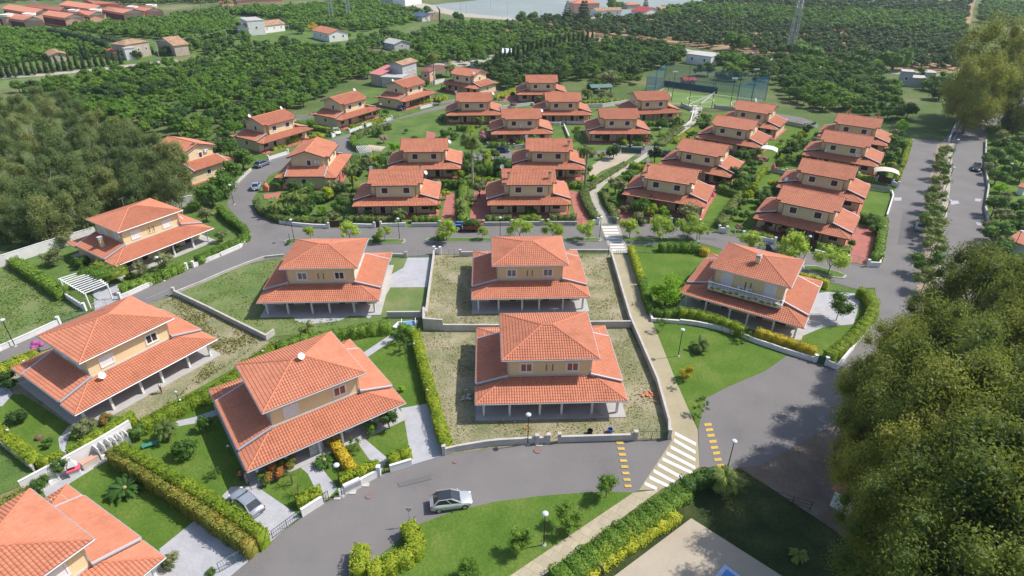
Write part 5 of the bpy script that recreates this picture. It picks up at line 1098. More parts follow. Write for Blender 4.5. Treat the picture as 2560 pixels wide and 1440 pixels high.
T=[
 ('olive',121,655,1.9,2.1,'large grey olive near the left hedge of the olive garden'),('olive',510,540,2.0,1.9,'grey olive behind the curved corner hedge'),
 ('olive',551,597,1.4,1.3,'small grey olive by the right porch end'),('olive',408,660,1.7,1.7,'grey olive before the porch centre of the olive-garden villa'),('olive',354,683,1.5,1.6,'grey olive before the porch left of centre'),
 ('shrub',201,668,1.0,1.5,'greenish-red shrub between the large olive and the vine pergola'),('shrub',325,700,.5,.8,'low tan shrub near the vine end'),('redflower',440,632,.9,.9,'orange flowering shrub at the porch'),
 ('greenairy',484,520,1.6,1.4,'bright young tree by the tall white wall'),('olive',160,605,1.8,1.7,'greyish tree leaning over the tall white wall'),
 ('bright',1668,722,2.7,2.9,'large bright green leafy tree beside the ochre path hedge'),('greenairy',2103,752,2.8,2.1,'green spreading tree on the pale paved yard'),
 ('airy',1659,800,1.6,1.0,'slim young tree where the triangular lawn meets the path'),('airy',1868,828,1.3,1.0,'bluish young shrub between the porch hedges'),
 ('yellow',1721,926,1.1,1.0,'orange-yellow small tree on the triangular lawn'),('airy',1757,1008,1.5,1.0,'young feathery tree at the tip of the triangular lawn'),
 ('airy',1698,950,1.0,.6,'tiny sapling near the path below the lamp'),
 ('lawntree',1525,1206,2.0,1.25,'round green tree near the yellow rumble strip on the bottom lawn'),('lawntree',1428,1288,1.8,1.4,'green tree left of the paved path, second on the bottom lawn'),
 ('lawntree',1304,1350,1.7,1.25,'olive-green tree third on the bottom lawn'),('lawntree',1180,1430,1.4,1.2,'tree cut by the bottom edge of the lawn'),
 ('round',514,1066,1.2,.95,'small round tree on the path left of the ridge-dish villa'),('round',464,1134,1.1,1.35,'broad shrub tree on the lawn beside the bright hedge'),
 ('airy',541,1186,.9,.7,'tiny tree with its shadow on the lawn near the coupe'),('redflower',690,1190,.9,1.2,'red-flowering shrub near the porch corner by the red shirt'),
 ('redflower',722,1165,1.0,1.1,'red-flowering shrub beneath the trellis'),('shrub',660,1205,.7,.9,'low green shrub left of the yuccas'),
 ('dark',974,1046,1.8,1.15,'dark round tree at the porch right corner of the ridge-dish villa'),('shrub',925,1073,.8,1.0,'dark shrub beneath the porch roof'),('airy',886,1118,1.0,.9,'grey-green shrub tree beside the small path'),
 ('airy',996,836,1.7,1.1,'slim tree by the hedge corner at the garden path top'),('airy',1015,864,1.5,1.0,'thin young tree on the dark lawn below the path'),('bright',1008,975,.5,.5,'tiny yellow-green sapling on the dark lawn'),
 ('dark',45,1058,1.0,1.2,'dark bush on the lawn beside the yellowish hedge'),('dark',20,968,1.4,1.3,'dark bush above the pale paving at the left edge'),('shrub',121,1121,.6,.7,'small shrub beside the brown stump'),
 ('olive',214,1082,1.0,1.4,'grey-green spreading shrub on the curving path'),('redflower',268,1060,.5,.8,'red geranium clump by the porch corner'),('shrub',345,1090,1.0,1.1,'dark purple-tinged shrub by the sinks wall end'),
 ('greenairy',150,1180,1.5,.9,'climbing plant on the white wall next to the barbecue'),('greenairy',104,1222,1.2,1.0,'leafy plant at the wall foot by the villa roof'),('olive',425,1410,.8,1.1,'grey-green rounded shrub at the bottom drive corner'),('round',535,1440,.5,.5,'small rounded shrub at the bottom gate'),
 ('magenta',95,878,1.2,.9,'magenta bougainvillea at the hedge end by the lower street'),
 ('round',1252,416,2.4,2.6,'big round dark green tree left of the chimney house'),('round',1233,384,1.8,1.4,'bright round tree beside the golden column hedge'),('dark',1635,378,2.8,2.1,'tall dark tree standing in the lane by the green gate'),
 ('olive',1537,456,2.3,2.1,'grey-green olive on the lawn right of the path bend'),('greenairy',1597,505,2.3,2.4,'blue-green spreading tree before the nearest right block house'),('olive',1725,526,2.1,2.3,'silvery round olive at the porch of the nearest right block house'),
 ('bright',1658,522,1.4,1.1,'lime green bush by the pale street wall'),('dark',1828,430,2.5,2.2,'very dark tree right of the second right block house'),('shrub',1862,442,1.8,2.3,'bluish shrub mass beside the very dark tree'),
 ('shrub',1872,420,1.6,1.6,'green shrub behind the bluish mass'),('shrub',1850,385,1.8,2.2,'dark shrubbery under the white canopy'),('purple',1900,392,1.0,1.3,'purple-tinged shrub left of the pink parasol'),
 ('round',1976,360,2.3,2.2,'green tree left of the third east road house'),('dark',2014,314,2.6,1.7,'dark conical tree behind the third east road house'),('olive',2033,375,1.8,1.3,'small dark tree on the roof edge of the third east road house'),
 ('yg',2000,330,1.3,1.6,'yellow-green bush under the dark conical tree'),('shrub',2240,345,2.2,2.6,'large green bush cluster at the end of the fourth east road house'),('bright',2252,300,2.4,1.9,'bright round tree at the end of the inner east road'),
 ('dark',2226,368,1.6,1.7,'dark shrub right of the beige canopy garden'),('shrub',2235,392,1.2,1.5,'green shrub beside the yellow roadside hedge'),('round',2250,322,1.2,1.3,'round clipped bush below the bright round tree'),
 ('greenairy',2175,538,1.6,1.5,'leafy tree at the head of the red corner drive'),('olive',1981,574,1.7,1.6,'bluish tree at the corner house entrance'),('round',2128,597,1.0,.8,'potted grey-green round bush beside the red corner drive'),
 ('purple',1953,568,1.0,.8,'pinkish climbing shrub on the entrance arch'),('purple',1846,562,.9,.8,'pinkish shrub by the arched gate'),
 ('shrub',765,480,1.8,2.2,'blue-green shrub mass beside the end-on gabled house'),('yg',813,490,1.6,1.7,'yellow-green shrub in the palm garden'),('dark',847,478,2.0,1.8,'dark spiky shrub in the palm garden'),
 ('round',848,520,1.7,2.2,'broad flat-topped tree at the palm garden street side'),('bright',800,532,1.1,1.2,'bright shrub behind the bend hedge'),('greenairy',770,530,1.2,1.1,'leafy yucca-like clump behind the bend hedge'),
 ('shrub',722,536,1.1,1.5,'green shrub under the left palm'),('olive',912,408,1.6,1.7,'grey-green olive right of the fan palm'),('yg',932,402,1.3,1.4,'flowering shrub beneath the tan canopy'),
 ('bright',981,370,1.9,1.7,'bright lime tree right of the tan canopy'),('purple',954,350,1.3,1.2,'lilac shrub behind the dark green shed gate'),('shrub',940,335,1.2,1.8,'dark shrub inside the round hedge'),
 ('purple',1208,340,1.5,1.8,'mauve flowering tree left of the purple-shrub house'),('purple',1278,343,1.5,1.6,'mauve flowering tree before the purple-shrub house porch'),('purple',1279,262,1.1,1.1,'pink shrub by the back lane wall'),
 ('shrub',1160,335,1.0,.9,'grey small tree on the square lawn'),('olive',1341,245,1.6,1.5,'round blue-grey olive before the back middle house'),('dark',1276,235,1.2,1.0,'dark purple small tree by the back middle house'),
 ('shrub',1250,245,.8,1.0,'young green shrub on the back middle terrace'),('olive',905,294,1.7,1.8,'grey olive before the second upper street house'),('round',960,283,1.4,1.2,'clipped round tree in the second upper street garden'),
 ('yg',725,350,1.2,1.3,'golden tree before the first upper street house'),('olive',1497,236,1.4,1.7,'silvery bush behind the bright back hedge, left one'),('olive',1520,236,1.4,1.4,'silvery bush behind the bright back hedge, right one'),
 ('shrub',1140,460,1.2,1.5,'dark shrub at the back of the left red drive'),('bright',1060,503,1.3,.9,'young yellowish tree before the front row left house'),('shrub',1085,520,1.4,1.4,'green shrub at the right end of the front row left house'),
 ('yg',1110,485,1.5,1.0,'bright climbing shrub on the front row left house corner'),('dark',1070,360,1.3,1.0,'dark shrub beside the small terrace of the second house'),('round',917,538,1.0,.9,'round clipped ball on the front row left hedge'),
 ('shrub',900,520,1.0,1.2,'leafy tropical plant under the front row left porch'),('olive',1590,337,1.6,2.3,'silvery spreading olive before the clipped-hedge house'),('shrub',1525,325,1.5,1.7,'wild dark bush in the unkempt plot'),
 ('dark',1530,375,2.1,2.2,'dark tree beside the sandy forecourt'),('shrub',1468,420,1.2,1.2,'green bush at the foot of the second tall palm'),('shrub',1432,430,1.0,.9,'small shrub at the chimney house terrace'),
 ('shrub',1325,525,1.2,1.3,'pale leafy shrub between the porch posts of the two-chimney house'),('shrub',1190,430,2.0,2.2,'drooping bush mass behind the tall palm'),
 ('yg',1500,385,1.2,1.0,'golden small bush near the sandy forecourt'),('round',1725,355,1.6,1.4,'dark round bush right of the upper winding path'),('dark',1757,312,1.9,1.8,'dark tree below the twin palms'),
 ('shrub',1826,528,1.2,1.6,'green shrub mass left of the wide dividing hedge'),('yg',1868,480,1.6,1.3,'yellow-green young tree on the front lawn hedge top'),('greenairy',1850,500,1.2,1.2,'leafy young tree on the front lawn of the corner house'),
 ('shrub',1905,480,1.5,2.0,'dark shrub belt behind the corner house'),('round',2150,345,1.4,1.5,'shrub at the wing end of the third east road house'),
 ('shrub',880,480,1.5,1.5,'dark conifer-like shrub beside the fan palm trunk'),('round',1900,330,1.4,1.3,'grey-green bush in the lawn strip right of the white canopy'),
 ('greenairy',1155,404,1.5,1.2,'green shrub beside the second row red paving'),('yg',1232,350,1.0,1.0,'lime shrub at the edge of the purple-shrub garden'),
]
for k,x,y,z,r,l in T: tree(k,x,y,z,r,l)
for a in [
 (1752,858,'small palm lying low on the triangular lawn',.9,1.9,26,'palm'),(769,828,'small palm behind the hedge by the round paved apron',1.5,1.7,26,'palm'),(417,1083,'greyish fan palm beside the green lounger',1.5,1.7,30,'palm'),
 (873,428,'fan palm with a rough trunk beside the end-on gabled house',5.2,2.6,34,'palm'),(739,500,'big bushy date palm in the palm garden, right one',3.2,3.4,40,'palm'),(688,519,'bushy date palm in the palm garden, left one',2.4,2.8,36,'palm'),
 (998,538,'fan palm at the front row left street wall',2.0,2.0,30,'palm'),(1148,508,'small yellow-green palm between the red drives',3.0,2.0,18,'palm'),(1150,530,'leafy yellowish palm clump beneath the small palm',1.6,1.6,18,'palm'),
 (1762,288,'date palm near the playing field lane, right one',2.0,2.6,36,'palm'),(1687,293,'date palm at the lawn edge left of the upper path',2.0,3.0,36,'palm'),(1464,229,'date palm above the back lane',2.4,3.0,36,'palm'),
 (1195,300,'feathery palm beside the square lawn hedge',2.2,2.2,24,'palm'),(1820,1192,'drooping palm rising from the bushy bank at the crosswalk',2.2,2.3,30,'palm'),(2004,1380,'low dark palm tuft on the shaded lawn',.6,1.2,18,'palm'),
 (1120,168,'green garden palm right of the farmhouse palm',4,3.4,26,'palm'),(1028,150,'green garden palm behind the grey farmhouse',4,3.2,26,'palm'),
]: palm(a[0],a[1],a[2],a[3],a[4],a[5],'palm_tree')
palm(1174,352,'tallest palm, long bare trunk, between the two left-hand columns of gabled houses',11.0,3.6,34,'tall_palm_tree',droop=1.9)
palm(1464,374,'second tallest palm, bare trunk, beside the chimney house',8.2,3.4,34,'tall_palm_tree',droop=2.0)
palm(1075,142,'tall palm beside the grey farmhouse',10.5,4.0,34,'tall_palm_tree',droop=1.8)
for i,x in enumerate((472,490,520,557)): palm(x,6+(i%2)*3,'tall palm before the tennis court at the top edge, number %s from the left'%('one two three four'.split()[i]),12,4.5,24,'tall_palm_tree',droop=1.7)
cycad(319,1234,'large cycad in the middle of the cycad lawn',1.9,44); cycad(816,1158,'cycad beside the trellised porch',1.2,34)
yucca(733,1197,'yucca left of the flowering one by the bright hedge'); yucca(750,1228,'yucca with a white flower spike by the bright hedge',.9)
m=MB(); m.lathe([(.3,0),(.42,.15),(.36,.4),(.15,.55)],U(104,1112,0)+(0,),9); m.solo('stump',plain('brown_stump',(.17,.10,.07),.95,0,.3,4),'round brown stump on the lawn beside the porch','stump')
# east road street trees
er=[(2361,366),(2356,386),(2353,410),(2348,440),(2343,470),(2338,492),(2334,512),(2325,528),(2333,548),(2335,570),(2336,600),(2320,641),(2316,682)]
er=[er[i] for i in (0,1,2,3,4,5,6,7,8,9,10,11,12)]
for i,(x,y) in enumerate(er): tree('pinelike' if i not in(7,11) else 'greenairy',x,y,2.7,2.15+.2*(i%3),'grey-green roadside tree on the east road median, number %s from the far end'%('one two three four five six seven eight nine ten eleven twelve thirteen'.split()[i]),group='street trees on the east road median')
for k,x,y,z,r,l in (
 ('shrub',2491,383,2.6,3.4,'wide dark tree overhanging the black parked car'),('olive',2508,328,2.3,2.5,'pinkish-grey tree in the right-hand garden'),('shrub',2541,333,2.4,2.4,'green tree beside the pinkish-grey one'),
 ('shrub',2489,428,2.0,2.2,'rounded dark shrub on the road wall below the parked car'),('bright',2500,453,1.4,1.6,'bright small tree on the right road wall'),('round',2489,494,2.8,2.2,'mushroom-shaped tree by the right road wall'),
 ('olive',2506,524,1.8,2.2,'grey-green bush below the mushroom-shaped tree'),('redflower',2478,548,1.2,1.6,'reddish bush spilling over the right road wall'),('shrub',2494,566,2.2,2.6,'green tree left of the right-edge tiled roof'),
 ('shrub',2537,554,1.5,1.8,'bush behind the right-edge tiled roof'),('greenairy',2526,626,2.4,2.5,'tall oleander below the right-edge tiled roof'),('shrub',2556,380,2.0,2.6,'dark tree at the right edge of the gardens'),
 ('greenairy',2290,175,2.6,3.6,'light tree near the concrete hut, by the highway end'),('greenairy',2330,190,3.5,5.0,'green tree mass left of the tallest eucalyptus'),('dark',2348,215,3,4.0,'dark tree at the foot of the tallest eucalyptus, left side'),
 ('bright',2184,150,3.0,2.4,'lime green tree standing on the far highway verge'),('carob',1830,100,4,6.5,'big dark tree on the highway verge, left of the pylon'),('carob',2010,126,4,7.5,'big dark spreading tree right of the pylon'),
 ('carob',1945,140,2.5,4.0,'low dark bush row under the pylon'),('carob',2120,135,4,6.5,'third big dark tree along the highway verge'),('carob',2230,140,4,7,'fourth big dark tree along the highway verge'),
 ('magenta',1866,134,1.5,2.6,'magenta bougainvillea far off by the highway'),('olive',1510,196,3.0,4.6,'large pale willow-like tree above the back hedge'),('shrub',1480,212,1.8,3.0,'dark vine-covered shed roof bush'),
 ('carob',1690,62,3,5,'pale green roadside tree near the flat white building'),('cedar',1410,24,8,5.0,'dark cedar left of the far red-roofed house'),('cedar',1452,18,9.5,7.0,'tallest dark cedar before the far red-roofed house'),
 ('cedar',1606,6,5,4.5,'dark conifer behind the far crimson-roofed house'),('carob',1530,8,4,7,'round pale tree behind the far low house'),('round',1295,42,2.5,4.5,'lone round tree at the netting field edge, left one'),('round',1328,38,2.5,3.5,'lone round tree at the netting field edge, right one'),
 ('carob',1058,32,4,4.5,'tree beside the solar-panelled shed'),('dark',1036,34,3.5,3.5,'dark tree left of the solar-panelled shed'),('carob',1135,46,1.5,4.5,'bushy scrub mound by the rusty tower'),
 ('shrub',490,95,2.5,5,'dark shrubbery left of the white modern villa'),('shrub',540,100,2.5,5,'dark shrubbery below the white modern villa'),('shrub',600,97,2,4,'dark hedge trees before the white modern villa'),('shrub',470,120,2.5,4.5,'dark trees right of the ruined red-roofed house'),
 ('shrub',735,80,2.5,4,'bushes between the white villa and the small cottage'),('yellow',772,72,2.5,3,'yellow-green tree behind the small cottage'),
 ('dark',405,138,2,3.2,'dark bush on the ruined house wall'),('dark',360,135,2,3,'dark bush beside the tan farmhouse'),('dark',335,148,2,2.6,'dark bush at the tan farmhouse steps'),
): tree(k,x,y,z,r,l)
# wind-break cypresses, row behind the farmhouse hut
n=22
for i in range(n):
    f=i/(n-1); x=1232+f*240; y=158-f*62-8*math.sin(f*3); tree('cypress',x,y,3.4+.6*(i%3),3.3,'dark cypress of the diagonal windbreak row leading to the highway',group='cypresses of the diagonal windbreak',zs=1.15)
for i,(a,b) in enumerate([((0,200),(320,165)),]):
    for j in range(20):
        f=j/19; x=-8+f*300; y=188-f*36; tree('cypress',x,y,2.9+.4*(j%3),2.5,'dark cypress of the row above the farm track at left',group='cypresses above the farm track',zs=1.1)
for i,x in enumerate((196,208)): tree('cypress',x,143,3.2,3.0,'taller cypress behind the small tan hut, %s one'%('left','right')[i],zs=1.3)
hedge([(116,84),(190,98),(262,118)],5.0,4,M_cyp,'tall dark windbreak hedge below the long red-roofed rows, left piece',size=.5)
hedge([(252,100),(320,122)],5.5,4,M_cyp,'tall dark windbreak hedge below the long red-roofed rows, right piece',size=.5)
hedge([(530,26),(640,32),(730,22)],4,5,M_citd,'dark hedge below the pink hotel',size=.5)
hedge([(740,18),(830,8)],3.5,4,M_cyp,'dark clipped windbreak right of the pink hotel',size=.5)
# eucalyptus wood at left
EW=[(95,262),(185,305),(245,335),(150,275),(300,350),(-10,290),(50,285),(110,300),(170,335),(-5,345),(60,350),(120,365),(20,405),(85,415),(150,400),(215,375),(270,365),(330,385),(390,385),(440,420),(-15,455),(50,470),(110,465),(180,455),(245,430),(310,430),(370,440),(430,470),(-10,520),(60,530),(130,530),(200,510),(270,490),(340,490),(400,495),(120,572),(60,570),(5,565),(190,548),(335,508)]
for i,(x,y) in enumerate(EW): tree('euc',x,y,(4.4 if y>485 else 5.4+.9*((i*5)%4)),3.6+.8*((i*7)%3)/2,'grey-green eucalyptus in the dense wood at the left of the estate',group='eucalyptus trees of the left wood')
for x,y,l in ((567,374,'green tree below the first upper street house, upper one'),(600,402,'green tree beside the parked blue estate car'),(570,438,'green tree above the street bend, middle one'),(553,470,'green tree above the street bend, lower one'),(522,492,'dark bushy tree at the end of the eucalyptus wood')):
    tree('round',x,y,3.0,3.0,l)
# foreground eucalyptus grove, right
EB=[(2440,735,12,6.0),(2345,800,9,4.4),(2520,820,14,6),(2262,880,9,4.6),(2400,890,14,6.2),(2190,975,9,4.0),(2310,980,13,5.8),(2500,1000,16,6.6),(2225,1070,12,4.6),(2385,1090,16,6.2),(2530,1180,17,6.2),(2290,1190,15,4.8),(2440,1270,18,5.8),(2310,1310,15,4.4),(2540,1380,18,5.6),(2400,1440,17,5.2),(2250,1430,13,4.0),(2168,1135,9,3.6),(2215,1290,11,3.4),(2620,900,16,6),(2640,1150,18,6),(2640,1380,18,6)]
for i,(x,y,z,r) in enumerate(EB): tree('eucbig',x,y,z,r,'tall olive-green eucalyptus in the grove at the lower right',group='eucalyptus trees of the lower right grove')
tree('eucbig',2468,165,15,12.5,'giant eucalyptus where the twin east roads meet',zs=1.12)
tree('eucbig',2440,215,12,9,'lower dense crown at the foot of the giant eucalyptus'); tree('eucbig',2552,255,8,6.5,'smaller eucalyptus right of the giant one'); tree('eucbig',2545,150,12,8,'eucalyptus behind the giant one at the right edge')

GS=[(720,470),(705,500),(800,505),(830,545),(760,550),(940,470),(950,445),(1100,410),(1130,425),(1200,455),(1225,450),(1100,300),(1120,325),(1205,325),(1225,310),(1310,300),(1330,320),(1290,290),(1420,350),(1440,320),(1530,300),(1555,330),(1650,330),(1600,270),(1640,262),(1560,430),(1580,460),(1560,520),(1800,450),(1830,400),(1790,410),(1880,460),(1830,350),(1950,345),(1940,360),(2010,350),(2030,300),(1990,300),(2240,375),(2235,410),(2200,340),(1960,450),(1930,470),(1850,470),(1990,385),(1700,300),(1480,440),(1030,350),(1010,330),(930,420),(1060,480),(1240,480),(1150,480),(860,560),(720,552),(1325,545),(1660,545),(1910,560),(2010,578),(1100,225),(1140,250),(870,300),(745,330),(540,360),(620,370)]
for i,(x,y) in enumerate(GS): tree(('shrub','yg','round','olive','bright','shrub')[i%6],x,y,.8,.7+.18*((i*5)%4),'assorted green shrub filling the gardens between the gabled houses',group='shrubs between the gabled houses')

GS2=[(690,470),(735,478),(785,500),(860,500),(880,455),(895,430),(940,430),(955,460),(1000,395),(1020,400),(1140,440),(1165,425),(1205,410),(1225,430),(1255,440),(1175,500),(1190,300),(1215,290),(1110,335),(1130,340),(1175,360),(1330,340),(1310,330),(1395,360),(1430,380),(1540,310),(1500,340),(1620,340),(1590,290),(1545,280),(1580,430),(1555,480),(1530,500),(1600,540),(1625,520),(1790,440),(1815,460),(1840,415),(1880,405),(1900,360),(1870,350),(1960,375),(1975,390),(2000,350),(2040,330),(2015,395),(1935,450),(1900,500),(1860,530),(1960,550),(2215,330),(2235,320),(2225,400),(2200,420),(2160,400),(2190,560),(1720,330),(1745,340),(1780,320),(1060,210),(1090,255),(1010,245),(930,285),(820,335),(790,345),(560,350),(545,385),(585,430)]
for i,(x,y) in enumerate(GS2): tree(('shrub','round','shrub','olive','yg','dark')[i%6],x,y,1.2,1.2+.22*((i*7)%4),'larger green bush crowding the gardens between the gabled houses',group='bushes between the gabled houses')

for i,(x,y,z,r) in enumerate([(2500,345,2,2.2),(2530,360,2,2.4),(2480,405,1.8,2.0),(2520,410,2,2.3),(2552,420,2,2.4),(2510,480,1.8,1.8),(2540,500,1.6,1.8),(2550,530,1.6,1.9),(2515,590,1.8,1.9),(2548,650,2,2.6),(2500,600,1.6,1.6),(2556,340,2.2,2.6)]): tree(('shrub','round','olive')[i%3],x,y,z,r,'leafy tree crowding the gardens right of the outer east road',group='trees of the right-hand gardens')

GS3=[(705,455),(765,520),(830,470),(950,405),(1010,415),(1165,400),(1200,400),(1195,470),(1250,300),(1130,290),(1330,350),(1440,330),(1515,300),(1580,300),(1650,300),(1570,440),(1620,500),(1800,420),(1850,455),(1885,375),(1950,400),(1985,345),(2040,345),(1920,520),(2230,350),(2215,385),(1740,290),(1040,225),(905,275),(770,320)]
for i,(x,y) in enumerate(GS3): tree(('round','airy','olive','citrus','greenairy')[i%5],x,y,2.2,1.5+.25*((i*3)%4),'garden tree standing among the gabled houses',group='trees between the gabled houses')
# ---------------------------------------------------------------- orchards
def inpoly(P,poly):
    x,y=P[:,0],P[:,1]; r=np.zeros(len(P),bool); n=len(poly); j=n-1
    for i in range(n):
        xi,yi=poly[i]; xj,yj=poly[j]
        c=((yi>y)!=(yj>y))&(x<(xj-xi)*(y-yi)/((yj-yi) or 1e-9)+xi); r^=c; j=i
    return r
def project(P):
    y=P[:,1];z=P[:,2]-CAM_H;d=y*math.cos(PITCH)-z*math.sin(PITCH);u=y*math.sin(PITCH)+z*math.cos(PITCH)
    sx=F_PX*P[:,0]/d; sy=F_PX*u/d; c,s=math.cos(ROLL),math.sin(ROLL)
    return 1280+c*sx-s*sy,720-(s*sx+c*sy),d
ORCH=[ # polygon, spacing, radius, material, label, rotation, keep fraction
 ([(60,238),(300,194),(480,170),(640,142),(760,122),(900,120),(1000,104),(1100,66),(1290,64),(1420,82),(1470,112),(1230,138),(1200,152),(1060,172),(925,205),(850,238),(760,275),(680,315),(575,352),(490,378),(330,350),(180,300),(150,262),(30,250)],4.5,2.1,0,'citrus tree in the wide orchard behind the upper street',.35,.93),
 ([(-60,92),(120,97),(250,122),(300,140),(270,150),(150,172),(0,186),(-60,190)],4.3,2.2,2,'citrus tree in the dense grove around the tan hut',.2,1),
 ([(140,92),(255,78),(560,50),(600,92),(570,112),(450,116),(380,110),(300,106)],4.5,2.4,2,'citrus tree in the grove below the red-roofed rows',.3,1),
 ([(400,62),(560,40),(740,30),(900,10),(1050,40),(1015,64),(900,86),(855,80),(770,74),(720,85),(700,58),(600,48),(560,54)],4.7,2.5,2,'citrus tree in the bright grove behind the small cottage',.5,1),
 ([(455,125),(560,118),(760,113),(980,88),(1000,102),(900,118),(640,140),(470,165)],5,2.0,1,'dark tree of the scrubby orchard edge',.5,.8),
 ([(1222,240),(1213,170),(1290,148),(1480,106),(1700,126),(1705,150),(1660,168),(1600,176),(1595,212),(1540,218),(1430,200),(1400,208),(1290,226)],5.0,2.6,1,'dark round citrus tree in the orchard behind the back houses',.1,1),
 ([(1795,142),(2170,167),(2240,200),(2235,240),(2268,294),(2240,298),(2150,284),(2050,270),(1985,256),(1948,236),(1944,182),(1790,166)],4.9,2.5,3,'citrus tree in the orchard right of the playing field',.1,1),
 ([(1700,172),(1790,165),(1944,184),(1940,212),(1860,205),(1740,190)],6.0,2.5,1,'shade tree behind the playing field net',.1,.8),
 ([(1480,88),(1530,48),(1690,44),(2000,66),(2400,84),(2400,166),(2200,158),(1950,138),(1700,108)],5.6,2.6,4,'dark citrus tree on the orange soil beyond the highway',.25,.84),
 ([(1600,42),(1720,12),(2400,30),(2400,82),(2000,64),(1700,42)],4.7,2.7,3,'citrus tree in the far dense band beyond the highway',.25,1),
 ([(1760,8),(1740,-14),(2410,-14),(2405,28)],5.8,2.7,4,'dark citrus tree at the top edge beyond the highway',.25,.9),
 ([(2440,2),(2640,-10),(2640,66),(2440,44)],4.8,2.7,3,'citrus tree in the far right grove',.25,1),
 ([(1290,58),(1340,50),(1500,44),(1540,50),(1490,88),(1420,82)],5.6,2.5,4,'dark orchard tree near the far red-roofed house',.3,.85),
 ([(-40,-12),(600,-12),(590,14),(440,22),(300,26),(220,14),(80,16),(-40,30)],6,2.8,1,'scrub tree beyond the red-roofed rows',.4,.85),
 ([(1150,150),(1225,158),(1225,178),(1150,172)],6,2.2,0,'garden tree beside the lane hut',.4,.6),
 ([(2110,275),(2240,282),(2250,300),(2130,296)],7,2.0,1,'dark tree at the orchard edge by the right block',.4,.8),
 ([(1010,120),(1080,108),(1220,110),(1230,135),(1060,160),(1020,150)],6,2.5,2,'bright garden tree beyond the farmhouse palms',.4,.85),
]
EXC=[(*U(335,165),17),(*U(140,172),13),(*U(425,158),15),(*U(655,102),24),(*U(810,115),17),(*U(976,134),13),(*U(1260,150),8),(*U(1000,225),24),(*U(1740,166),13),(*U(2285,205),16),(*U(1978,118),7)]+[(x,y,13) for _,x,y,_,_ in VB]
allp=[]
rng=np.random.default_rng(11)
for k,(px,sp,r,mt,lab,rot,keep) in enumerate(ORCH):
    poly=[U(a,b) for a,b in px]; xs=[p[0] for p in poly]; ys=[p[1] for p in poly]; cx,cy=(min(xs)+max(xs))/2,(min(ys)+max(ys))/2; R_=math.hypot(max(xs)-min(xs),max(ys)-min(ys))/2
    g=np.arange(-R_,R_,sp); A,B=np.meshgrid(g,g); P=np.stack([A.ravel(),B.ravel()],1)+rng.normal(0,.16*sp,(A.size,2))
    c,s=math.cos(rot),math.sin(rot); P=np.stack([cx+P[:,0]*c-P[:,1]*s,cy+P[:,0]*s+P[:,1]*c],1); P=P[inpoly(P,poly)]; P=P[rng.uniform(size=len(P))<keep]
    for e in EXC: P=P[np.hypot(P[:,0]-e[0],P[:,1]-e[1])>e[2]]
    for p in P: allp.append((p[0],p[1],r*1.15*rng.uniform(.65,1.28),mt,k))
AP=np.array(allp); X,Y,D=project(np.stack([AP[:,0],AP[:,1],AP[:,2]],1)); ok=(X>-25)&(X<2585)&(Y>-12)&(Y<1500); AP=AP[ok]; D=D[ok]
AP=AP[np.argsort(D/AP[:,2])]
OM=[M_cit,M_citd,M_citb,leafmat('mid_citrus_leaves',(.020,.058,.014),(.042,.100,.020),(.075,.150,.030),.2,.06),leafmat('blue_citrus_leaves',(.016,.040,.018),(.030,.066,.030),(.05,.095,.04),.15,.06)]
PK={0:(0,0,2,1,3),1:(1,1,3,1,0),2:(2,2,0,2,3),3:(3,3,1,2,3),4:(4,4,1,4,4)}
for i,a in enumerate(AP[:300]):
    lab='leafy '+ORCH[int(a[4])][4] if False else ORCH[int(a[4])][4]
    t=thing('citrus_tree',lab,'tree',(a[0],a[1],0),0,'citrus trees of the orchards'); r=a[2]
    c=bpy.data.objects.new('crown',crown_mesh('round',i%3,OM[PK[int(a[3])][(i*7919)%5]])); col.objects.link(c); c.parent=t; c.location=(0,0,r*.78+.5); c.scale=(r,r,r*.8); c.rotation_euler=(0,0,RT.uniform(0,6))
    k=bpy.data.objects.new('trunk',trunk_mesh('short',bark)); col.objects.link(k); k.parent=t; k.scale=(r*.8,r*.8,r*.7+.4)
Vs=[];Fs=[];Ms=[];o=0; pro=[cloud(lumps_ell(9,.44,RG,(1,1,.8),.7),260,.15,RG,core=.7,rin=.7,rout=1.12) for _ in range(5)]; pro2=[cloud(lumps_ell(6,.5,RG,(1,1,.8)),90,.24,RG,core=.75) for _ in range(5)]
for i,a in enumerate(AP[300:]):
    V,F=(pro if i<1500 else pro2)[i%5]; g=rng.uniform(0,6.28); c,s=math.cos(g),math.sin(g); r=a[2]
    W=np.stack([(V[:,0]*c-V[:,1]*s)*r+a[0],(V[:,0]*s+V[:,1]*c)*r+a[1],V[:,2]*r*.8+r*.78+.4],1); Vs.append(W); Fs.append(F+o); o+=len(V); Ms.append(np.full(len(F),PK[int(a[3])][(i*7919)%5]))
ob=npmesh('orchard_trees',np.concatenate(Vs),np.concatenate(Fs),OM[0]); 
for m_ in OM[1:]: ob.data.materials.append(m_)
ob.data.polygons.foreach_set('material_index',np.concatenate(Ms).astype(np.int32)); tag(ob,'far citrus rows filling the orchards around the estate','orchard',None,'stuff')
print('orchard trees',len(AP),'faces',sum(len(f) for f in Fs))
